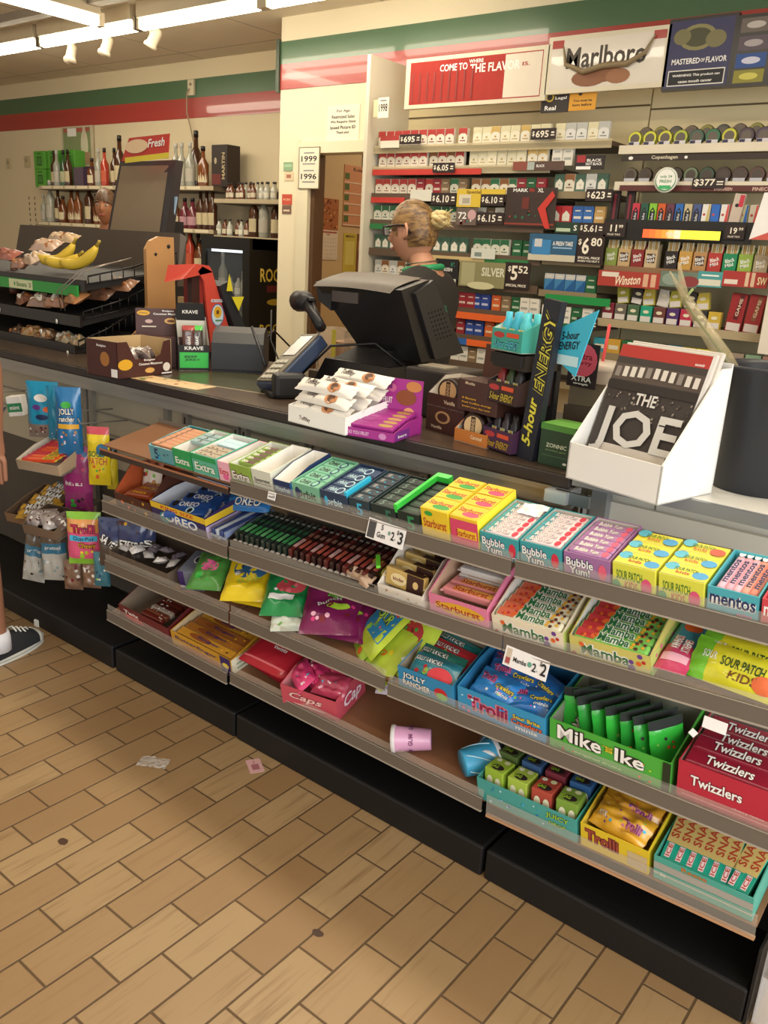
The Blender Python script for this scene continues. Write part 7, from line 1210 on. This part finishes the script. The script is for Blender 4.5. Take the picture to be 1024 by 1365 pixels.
bots(230, 272, 1.26, [K3, K5, K4], 'on the lowest liquor shelf'); bots(232, 272, 1.26, [K1, K5], 'in the back row of the lowest liquor shelf', Y=4.98, sc=1.1)
GC = mat('5aa83a', .35, 0, .08)
for k, (c0_, r_) in enumerate(((46, 0), (46, 1), (64, 1), (84, 1), (64, 0), (84, 0))):
    x = XP(c0_ + 2, 4.98, 2.0) + .0; 
    mb = MB().box(0, .20, 0, .12, 0, .17, GC, bev=.004); deco(mb, Tr(.10, 0, .085) @ FRONT, .20, .17, [('r', .5, .45, .45, .5, card('2a5a24')), ('r', .5, .85, .4, .1, card('3a7a30')), ('r', .5, .45, .34, .36, card('4a8a3a'))]); mb.rect(.1, .15, card('c8d89a'), Tr(-.0006, .06, .085) @ RZ(-90) @ FRONT)
    one(mb, 'green_case', 'bright green bottle case, %s of the %s row' % (('left', 'left', 'middle', 'right', 'middle', 'right')[k], ('bottom', 'top')[r_]), 'case', Tr(x, 4.97, 1.925 + r_ * .171), 'green bottle cases')
x = XP(98, 4.86, 2.0); one(MB().box(0, .16, 0, .12, 0, .17, card('5a4a58'), bev=.003).box(.16, .30, .0, .12, 0, .17, card('3a2440'), bev=.003), 'purple_box', 'purple and grey box among the bottles on the upper shelf', 'box', Tr(x, 4.86, 1.925))
x = XP(282, 4.88, 2.0); mb = MB().box(0, .19, 0, .14, 0, .32, card('2e221c'), bev=.004); mb.text('MARTIN', card('c8b488'), Tr(.145, -.001, .16) @ FRONT @ RZ(90), .2, .035).ell(.03, .05, card('b8a888'), Tr(.05, -.001, .2) @ FRONT).rect(.11, .08, card('6a2a24'), Tr(.06, -.001, .06) @ FRONT)
one(mb, 'bottle_box', 'tall black gift box with gold upright lettering', 'box', Tr(x, 4.88, 1.925))
m_ = sign(83, 168, 123, 222, mat('c8bca0', .4), [('r', .5, .5, .9, .92, mat('8a9a6a', .15, coat=.5)), ('r', .5, .9, .86, .1, card('b05a48')), ('e', .75, .5, .24, .8, card('e0d8b8')), ('e', .75, .85, .1, .3, card('d8ccb0')), ('r', .5, .2, .86, .3, card('b08a6a')), ('r', .35, .85, .3, .2, WHITE)], 'framed bottle advert hanging on the rear wall', YL - .03, 'framed_advert', 'picture', .02)
for (a, b, c, d, lab) in ((8, 211, 13, 225, 'left'), (32, 208, 38, 223, 'right')): sign(a, b, c, d, mat('c8b890', .4), [('r', .5, .6, .5, .3, card('a89878'))], 'small cream wall plate, %s of the two on the rear wall' % lab, YL - .02, 'wall_plate', 'wall plate', .018)
sg = sign(250, 106, 258, 127, mat('d8ccac', .4), [('e', .5, .7, .4, .2, card('8a7a60'))], 'small white outlet plate on the green band', YL - .03, 'outlet_plate', 'outlet', .02)
pts = [onY(a, b, YL - .04) for a, b in ((252, 118), (249, 125), (249, 150), (254, 170), (258, 190), (262, 210))]
one(MB().tube(pts, .006, mat('a89878', .5), n=6), 'cable', 'thin grey cable running down from the outlet plate', 'cable')
mb = MB(); p = onY(38, 262, YL - .002)
for i in range(2):
    for j in range(6): mb.box(i * .11, i * .11 + .012, 0, .003, -j * .055 - .03, -j * .055, BLACK)
one(mb, 'slot_strip', 'double row of black slots on the rear wall under the shelf', 'slot strip', Tr(*p))
# fridge
t = thing('drinks_fridge', 'black upright drinks fridge with a glass door and gold side lettering', 'fridge', Tr(-5.38, 4.5, 0)); FR = mat('15130f', .4)
MB().box(0, .03, 0, .6, 0, 1.54, FR).box(.5, .545, 0, .6, 0, 1.54, FR).box(0, .545, .57, .6, 0, 1.54, FR).box(0, .545, 0, .6, 1.46, 1.54, FR).box(0, .545, 0, .6, 0, .12, FR).build('cabinet', t)
MB().box(.0, .05, -.03, 0, .1, 1.54, FR).box(.47, .545, -.03, 0, .1, 1.54, FR).box(.05, .47, -.03, 0, 1.45, 1.54, FR).box(.05, .47, -.03, 0, .1, .18, FR).box(.05, .47, -.012, -.008, .18, 1.45, clear('8a9098', .12)).build('door', t)
for z in (.45, .78, 1.1): MB().box(.03, .5, .05, .55, z - .01, z, mat('6a6660', .4)).build('shelf', t)
MB().box(.05, .46, .03, .05, 1.43, 1.45, mat('dce4e8', .4, 0, 0, 1, emit=2.0)).build('lamp', t)
for z, s_ in ((1.28, .10), (.88, .07)): MB().text('ROCKSTAR', card('d8b848'), Tr(.5465, .33, z) @ RZ(90) @ FRONT, .5, s_).build('side_lettering', t)
mb = MB(); mb.ell(.2, .05, card('b89a2a'), Tr(.5465, .25, 1.08) @ RZ(90) @ FRONT).rect(.3, .05, card('6a2420'), Tr(.5465, .3, 1.18) @ RZ(90) @ FRONT); mb.build('side_print', t)
for r_, (z, kk) in enumerate(((1.1, [K2, K7, K7]), (.78, [K2, K8]), (.45, [K3, K4]))):
    for i in range(5):
        o = bpy.data.objects.new('bottle', bottle(kk[i % len(kk)])); COL.objects.link(o); o.matrix_world = Tr(-5.38 + .08 + i * .09, 4.62, z) @ M.Scale(1.0 if kk[i % len(kk)][0] != 'mini' else 1.6, 4)
        tag(o, '%s bottle inside the fridge, %s on its %s shelf' % (KN[kk[i % len(kk)]], nth(i, 5), ('top', 'middle', 'bottom')[r_]), 'bottle', 'bottles in the fridge')
# ---------------------------------------------------------------- people
def skin(name, verts, edges, root, parent, m, sub=2, Mx=None):
    me = bpy.data.meshes.new('sk'); me.from_pydata([v[0] for v in verts], edges, []); o = bpy.data.objects.new('sk', me); COL.objects.link(o)
    md = o.modifiers.new('s', 'SKIN'); md.use_smooth_shade = True
    sv = me.skin_vertices[0].data
    for i, v in enumerate(verts): sv[i].radius = v[1] if isinstance(v[1], tuple) else (v[1], v[1]); sv[i].use_root = (i == root)
    s2_ = o.modifiers.new('b', 'SUBSURF'); s2_.levels = sub; s2_.render_levels = sub
    dg = bpy.context.evaluated_depsgraph_get(); m2 = bpy.data.meshes.new_from_object(o.evaluated_get(dg)); bpy.data.objects.remove(o)
    m2.materials.clear(); m2.materials.append(m)
    for p_ in m2.polygons: p_.use_smooth = True; p_.material_index = 0
    o = bpy.data.objects.new(name, m2); COL.objects.link(o); o.parent = parent
    if Mx is not None: o.matrix_local = Mx
    return o
def headshape(d):      # d unit direction, face towards +y
    x, y, z = d
    p = V((x * .074, y * .096, z * .118))
    k = max(0, -z); p.x *= 1 - .30 * k ** 1.6; p.y *= 1 - .10 * k
    if y > 0: p.y += .018 * k * (1 - abs(x)) ; p.y -= .006 * math.exp(-((abs(x) - .38) ** 2 + (z - .12) ** 2) / .02)
    p.y += .024 * math.exp(-(x * x) / .018 - ((z + .12) ** 2) / .03) * (y > 0)
    p.y += .008 * math.exp(-(x * x) / .04 - ((z + .50) ** 2) / .006) * (y > 0)
    if y < 0: p.y *= 1.06
    return p
def person(name, label, loc, rz, H_, skc, parts, headrz=0, headrx=0, ldx=0, arms=((.0, 0), (0, 0)), neckf=0):
    """standing figure facing +y in its own frame; arms = elbow and hand offsets for left and right"""
    S_ = mat(skc, .55, 0, .05, 5); t = thing(name, label, 'person', Tr(*loc) @ RZ(rz)); h = H_
    sh = h * .815; hp_ = h * .53
    vs = [((0, 0, hp_), (.155, .11)), ((0, .0, h * .62), (.135, .10)), ((0, .0, h * .72), (.155, .11)), ((0, -.005, sh - .02), (.11, .085)), ((0, .01, h * .855), (.052, .052)), ((0, .03 + neckf, h * .895), (.05, .05))]
    ed = [(0, 1), (1, 2), (2, 3), (3, 4), (4, 5)]
    for s_ in (-1, 1):
        b = len(vs); el, ha = arms[0 if s_ < 0 else 1]
        sp = V((s_ * .175, 0, sh - .035)); ep = sp + V(el); hd = ep + V(ha); d = (hd - ep).normalized()
        vs += [(tuple(sp), (.058, .058)), (tuple(sp.lerp(ep, .5)), (.046, .046)), (tuple(ep), (.038, .038)), (tuple(ep.lerp(hd, .5)), (.034, .034)), (tuple(hd), (.024, .022)), (tuple(hd + d * .05), (.034, .018))]
        ed += [(3, b), (b, b + 1), (b + 1, b + 2), (b + 2, b + 3), (b + 3, b + 4), (b + 4, b + 5)]
        q = d.cross(V((0, 0, 1))); q = q.normalized() if q.length > .1 else V((1, 0, 0))
        for k in range(4):
            c = len(vs); L_ = (.07, .08, .075, .06)[k]; o_ = q * ((k - 1.5) * .018); p0_ = hd + d * .085 + o_
            vs += [(tuple(p0_), .0085), (tuple(p0_ + d * L_ * .5 + V((0, 0, -.006))), .008), (tuple(p0_ + d * L_ * .9 + V((0, 0, -.02))), .007)]; ed += [(b + 5, c), (c, c + 1), (c + 1, c + 2)]
        c = len(vs); vs += [(tuple(hd + d * .04 - q * .035), .010), (tuple(hd + d * .075 - q * .05), .009)]; ed += [(b + 5, c), (c, c + 1)]
    for s_ in (-1, 1):
        b = len(vs); x = s_ * .09; u_ = ldx if s_ > 0 else 0
        vs += [((x, 0, hp_ - .07), (.092, .092)), ((x * 1.02 + u_ * .35, .0, h * .40), (.075, .075)), ((x * 1.03 + u_ * .6, .01, h * .285), (.055, .055)), ((x * 1.03 + u_ * .8, -.01, h * .20), (.056, .056)), ((x * 1.03 + u_, -.01, h * .07), (.036, .036)), ((x * 1.05 + u_, -.01, h * .035), (.038, .04)), ((x * 1.1 + u_, .11, .03), (.036, .024))]
        ed += [(0, b)] + [(b + i, b + i + 1) for i in range(6)]
    skin('body', vs, ed, 0, t, S_)
    def sub(ids, gx, name_, m, cut=None):
        mp = {i: k for k, i in enumerate(ids)}
        vv = [(vs[i][0], tuple(r * 1.06 + gx for r in (vs[i][1] if isinstance(vs[i][1], tuple) else (vs[i][1],) * 2))) for i in ids]; ee = [(mp[a], mp[b]) for a, b in ed if a in mp and b in mp]
        return (vv.__setitem__(mp[3], (vv[mp[3]][0], (.15, .115))), vv.append(((0, .008, sh + .082), (.088, .086))), ee.append((mp[3], len(vv) - 1)), skin(name_, vv, ee, 0, t, m))[3] if name_ == 'shirt' else skin(name_, vv, ee, 0, t, m)
    nA = 6 + 6 + 12 + 2; armL = 6; armR = 6 + 20; leg0 = 6 + 40
    parts(t, sub, vs, armL, armR, leg0)
    Hm = Tr(0, .035 + neckf, h - .125) @ RZ(headrz) @ RX(headrx)
    mb = MB()
    def hd_(u, v):
        a = u * 2 * pi; b = (v - .5) * pi; d = V((cos(b) * sin(a), cos(b) * cos(a), sin(b))); return headshape(d)
    mb.grid(hd_, 48, 32, S_)
    for s_ in (-1, 1):
        mb.lathe([(.0, -.004), (.010, -.003), (.012, .0), (.009, .004), (.0, .005)], mat('e8e2dc', .3), Tr(s_ * .03, .083, .012) @ RX(-90), n=12, sy=.55); mb.lathe([(.0, 0), (.005, .001), (.0, .003)], mat('3a2a20', .3), Tr(s_ * .03, .088, .012) @ RX(-90), n=10)
        mb.tube([(s_ * .018, .092, .034), (s_ * .03, .094, .037), (s_ * .046, .082, .033)], .0035, mat('6a4a30', .6), n=6)
        mb.tube([(s_ * .073, -.002, .02), (s_ * .082, -.012, .026), (s_ * .086, -.018, .008), (s_ * .082, -.012, -.014), (s_ * .074, .0, -.028), (s_ * .072, .002, -.01), (s_ * .076, -.004, .008)], [.006, .006, .006, .006, .007, .006, .005], S_, n=8)
    mb.tube([(-.022, .088, -.058), (-.008, .099, -.054), (.008, .099, -.054), (.022, .088, -.058)], [.003, .0055, .0055, .003], mat('b06058', .5), n=8)
    mb.build('head', t, Hm)
    return t, Hm
def hairshell(t, Hm, m, keep, sc=1.07, streak=.004, name='hair'):
    mb = MB(); nu, nv = 72, 48
    def hs_(u, v):
        a = u * 2 * pi; b = (v - .5) * pi; d = V((cos(b) * sin(a), cos(b) * cos(a), sin(b))); p = headshape(d); n_ = noise.noise(V((u * 26, v * 4, 1)))
        p.y = min(p.y, .096); return p * (sc + streak * 8 * n_)
    vs = [hs_(i / nu, j / nv) for j in range(nv + 1) for i in range(nu + 1)]; fs = []
    for j in range(nv):
        for i in range(nu):
            a = (i + .5) / nu * 2 * pi; b = ((j + .5) / nv - .5) * pi; d = V((cos(b) * sin(a), cos(b) * cos(a), sin(b)))
            if keep(d): q = j * (nu + 1) + i; fs.append((q, q + 1, q + nu + 2, q + nu + 1))
    mb.add(vs, fs, m, None, True); return mb.build(name, t, Hm)
def hair_mat(h1_, h2_):
    m = mat(h1_, .45, 0, .3, 10).copy(); nt = m.node_tree; L = nt.links.new; b = nt.nodes['Principled BSDF']
    tc = nt.nodes.new('ShaderNodeTexCoord'); mp = nt.nodes.new('ShaderNodeMapping'); mp.inputs['Scale'].default_value = (60, 8, 60); L(tc.outputs['Object'], mp.inputs[0]); n_ = nt.nodes.new('ShaderNodeTexNoise'); n_.inputs['Scale'].default_value = 1.5; L(mp.outputs[0], n_.inputs['Vector'])
    mx = nt.nodes.new('ShaderNodeMix'); mx.data_type = 'RGBA'; mx.inputs[6].default_value = rgb(h1_) + (1,); mx.inputs[7].default_value = rgb(h2_) + (1,)
    cr = nt.nodes.new('ShaderNodeMapRange'); cr.inputs[1].default_value = .35; cr.inputs[2].default_value = .65; L(n_.outputs['Fac'], cr.inputs[0]); L(cr.outputs[0], mx.inputs[0]); L(mx.outputs[2], b.inputs['Base Color']); return m
# the clerk
SHIRT = mat('26221f', .8, 0, .1); GRN = mat('1f8a56', .6)
def clerk_parts(t, sub, vs, aL, aR, l0):
    sub([0, 1, 2, 3, aL, aL + 1, aR, aR + 1], .020, 'shirt', SHIRT)
    for a in (aL, aR):
        p, q = V(vs[a][0]), V(vs[a + 1][0]); d = (q - p).normalized()
        for k in (.035, .06): MB().tube([q + d * (k - .05), q + d * (k - .035)], [.073, .072], GRN, n=24).build('sleeve_stripe', t)
        MB().tube([q - d * .01, q + d * .045], [.068, .074], SHIRT, n=24).build('sleeve_hem', t)
    sub([0, l0, l0 + 1, l0 + 2, l0 + 3, l0 + 4, l0 + 7, l0 + 8, l0 + 9, l0 + 10, l0 + 11], .012, 'trousers', mat('2a2622', .8))
    for k in (5, 12): p = V(vs[l0 + k][0]); MB().box(p.x - .05, p.x + .05, -.09, .2, 0, .07, mat('1c1a1a', .6), bev=.025).build('shoe', t)
ct, cH = person('person', 'clerk with a blond hair bun, glasses and black and green work shirt behind the register', (-2.10, 2.91, 0), 107, 1.715, 'c08a6c', clerk_parts, headrz=-8, headrx=-8, arms=(((-.07, -.20, -.19), (.03, .25, .03)), ((.1, .1, -.26), (-.04, .26, .0))), neckf=.03)
HM = hair_mat('4e341c', '8e6c3e')
hairshell(ct, cH, HM, lambda d: (d.y < .62 - .5 * max(0, -d.z)) and (d.z > -.5 + .75 * max(0, d.y + .15)) and not (abs(d.x) > .8 and -.05 < d.y < .35 and d.z < .12))
mb = MB(); B0 = V((0, -.118, .035))
for k in range(6):
    a0 = k * 1.05; r_ = .022
    mb.tube([B0 + V((r_ * cos(a0 + q * .5) * (1 - q * .06), -.012 * q + .02, r_ * sin(a0 + q * .5) * (1 - q * .06))) for q in range(6)], [.014, .018, .019, .018, .016, .010], hair_mat('9a7c48', 'd4c088'), n=8)
for k in range(10): a0 = k * .63; mb.tube([B0 + V((.02 * cos(a0), -.03, .02 * sin(a0))), B0 + V((.036 * cos(a0), -.042 - .008 * (k % 3), .036 * sin(a0)))], [.003, .001], hair_mat('9a7c48', 'd4c088'), n=5)
mb.build('hair_bun', ct, cH)
GL = mat('2a1612', .4); mb = MB()
for s_ in (-1, 1):
    mb.box(s_ * .03 - .024, s_ * .03 + .024, .104, .108, .028, .036, GL).box(s_ * .03 - .024, s_ * .03 + .024, .104, .107, -.006, -.003, GL).box(s_ * .054 - .003, s_ * .054 + .003, .104, .108, -.006, .036, GL).box(s_ * .03 - .022, s_ * .03 + .022, .1055, .1062, -.003, .028, clear('ffffff', .15))
    mb.tube([(s_ * .057, .105, .028), (s_ * .079, .03, .026), (s_ * .083, -.012, .022), (s_ * .080, -.03, -.012)], .0042, GL, n=6)
mb.box(-.008, .008, .104, .108, .018, .024, GL); mb.build('glasses', ct, cH)
cz = 1.715 * .845; MB().tube([(.078 * cos(k * .5236), -.0 + .076 * sin(k * .5236) + .01, cz + .012 * sin(k * .5236) * -1) for k in range(13)], .013, GRN, n=8).build('collar', ct)
MB().tube([(.066 * cos(k * .5236), .02 + .066 * sin(k * .5236), cz + .022 - .012 * sin(k * .5236)) for k in range(13)], .0025, mat('6a6a58', .3, .6), n=6).build('necklace', ct)
shn = Tr(.0, 0, 0)
mbt = MB(); mbt.text('ELEVEN', GRN, Tr(-.10, -.118, 1.30) @ FRONT, .09, .03).poly([(-.02, -.03), (.02, -.03), (.0, -.10)], GRN, Tr(-.10, -.118, 1.30) @ FRONT); mbt.build('shirt_logo', ct)
# customer or colleague behind the tilted screen
def plain_parts(c1, c2):
    def f(t, sub, vs, aL, aR, l0):
        sub([0, 1, 2, 3, aL, aL + 1, aL + 2, aR, aR + 1, aR + 2], .014, 'shirt', mat(c1, .8)); sub([0, l0, l0 + 1, l0 + 2, l0 + 3, l0 + 4, l0 + 7, l0 + 8, l0 + 9, l0 + 10, l0 + 11], .012, 'trousers', mat(c2, .8))
        for k in (5, 12): p = V(vs[l0 + k][0]); MB().box(p.x - .05, p.x + .05, -.09, .2, 0, .07, mat('1c1a1a', .6), bev=.025).build('shoe', t)
    return f
ph = onY(146, 275, 3.75)
t3, H3 = person('person', 'person with short brown hair peeking out behind the tilted screen', (ph.x + .02, 3.72, 0), 218, ph.z + .115, 'a8704e', plain_parts('4a4038', '2a2a34'), arms=(((-.06, .0, -.27), (.02, .12, -.2)), ((.06, 0, -.27), (-.02, .12, -.2))))
hairshell(t3, H3, hair_mat('3a2a1e', '6a4c32'), lambda d: d.z > .30 - .3 * max(0, abs(d.x) - .3) or (d.y < .25 and d.z > -.45), 1.08)
# customer at the left edge
JEAN = mat('56657c', .85, 0, .15, 30); 
def cust_parts(t, sub, vs, aL, aR, l0):
    sub([0, 1, 2, 3, aL, aL + 1, aR, aR + 1], .016, 'shirt', mat('3a3f4a', .8))
    sub([0, l0, l0 + 1, l0 + 2, l0 + 7, l0 + 8, l0 + 9], .008, 'jean_shorts', JEAN)
    for s_, k in ((-1, 4), (1, 11)):
        a = V(vs[l0 + k][0]); x = a.x; mb = MB(); C_ = mat('26282c', .75); Wt = mat('dcdcd2', .6)
        def sole(m_, z0, z1, g, mb=mb, x=x):
            P_ = []
            for i in range(24):
                u = i / 24 * 2 * pi; yy = .055 + .148 * sin(u); ww = (.040 + .010 * sin(u)) ; P_.append((x + (ww + g) * cos(u) * (1 if sin(u) < .95 else .9), yy + g * sin(u)))
            mb.prism(P_, z0, z1, m_)
        sole(Wt, 0, .026, .006); sole(mat('9a9a94', .6), .010, .013, .0068)
        mb.grid(lambda u, v, x=x: V((x + (.042 + .008 * sin((v - .3) * 3)) * cos(pi * u) * (1 if v < .85 else (1 - (v - .85) * 4.0)), -.085 + .285 * v, .024 + sin(pi * u) ** .6 * (.075 * (1 - v) ** .7 + .022 + (.01 if v < .3 else 0)) * (1 if v < .9 else (1 - (v - .9) * 6)))), 16, 22, lambda u, v: Wt if v > .82 else C_)
        mb.build('shoe', t)
        ml = MB()
        for q in range(5): yy = .06 + q * .022; zz = .108 - q * .0105; ml.tube([(x - .024, yy, zz - .012), (x, yy + .004, zz + .002), (x + .024, yy, zz - .012)], .0035, Wt, n=6)
        ml.build('laces', t)
        MB().tube([(x, -.012, .05), (x, -.012, .095), (x, -.012, .118)], [.05, .048, .043], mat('e0e0e4', .8), n=20).build('sock', t)
t4, H4 = person('person', 'customer in jean shorts and dark canvas sneakers cut off by the left edge', (-3.01, 1.285, 0), 18, 1.70, '9a6a50', cust_parts, ldx=.15, arms=(((-.07, .0, -.27), (.02, .1, -.22)), ((.13, .0, -.26), (.0, .0, -.24))))
hairshell(t4, H4, hair_mat('2a1e16', '4a3424'), lambda d: d.z > .4 or (d.y < .1 and d.z > -.5), 1.07)
# litter on the floor
mb = MB().box(-.035, .035, -.022, .022, 0, .0008, card('d8a8a8')); deco(mb, Tr(0, 0, .0009), .07, .044, [('r', .6, .5, .4, .5, card('a86a70')), ('r', .25, .5, .2, .1, card('b87a80'))])
one(mb, 'pink_ticket', 'small pink ticket lying on the floor by the black base', 'ticket', Tr(*onZ(340, 1021, 0)) @ RZ(-30))
one(MB().grid(lambda u, v: V(((u - .5) * .09, (v - .5) * .05, .004 + .008 * abs(noise.noise(V((u * 6, v * 6, 2)))))), 10, 8, clear('f0ece4', .35), smooth=False), 'clear_wrapper', 'crumpled clear wrapper lying on the tiles', 'wrapper', Tr(*onZ(205, 1018, 0)) @ RZ(30))
for i, (a, b, c) in enumerate(((50, 829, 'dcdcd4'), (166, 884, 'e0dcd0'), (238, 882, 'c8c4b8'))):
    one(MB().box(-.012, .012, -.006, .006, 0, .03 if i == 0 else .004, card(c), bev=.002), 'paper_scrap', 'tiny white scrap near the rack base, %s of three' % nth(i, 3), 'scrap', Tr(*(onZ(a, b + 6, 0))) @ RZ(20))
mb = MB(); mb.ell(.03, .024, card('4a3020'), Tr(0, 0, .0005), n=14, wob=.15, seed=3); one(mb, 'floor_stain', 'dark round spot on the light tiles at lower left', 'stain', Tr(*onZ(84, 1122, 0)))
mb = MB(); mb.ell(.03, .022, card('4a3428'), Tr(0, 0, .0005), n=14, wob=.2, seed=5); one(mb, 'floor_stain', 'dark spot on a grout line at lower middle', 'stain', Tr(*onZ(423, 1244, 0)))
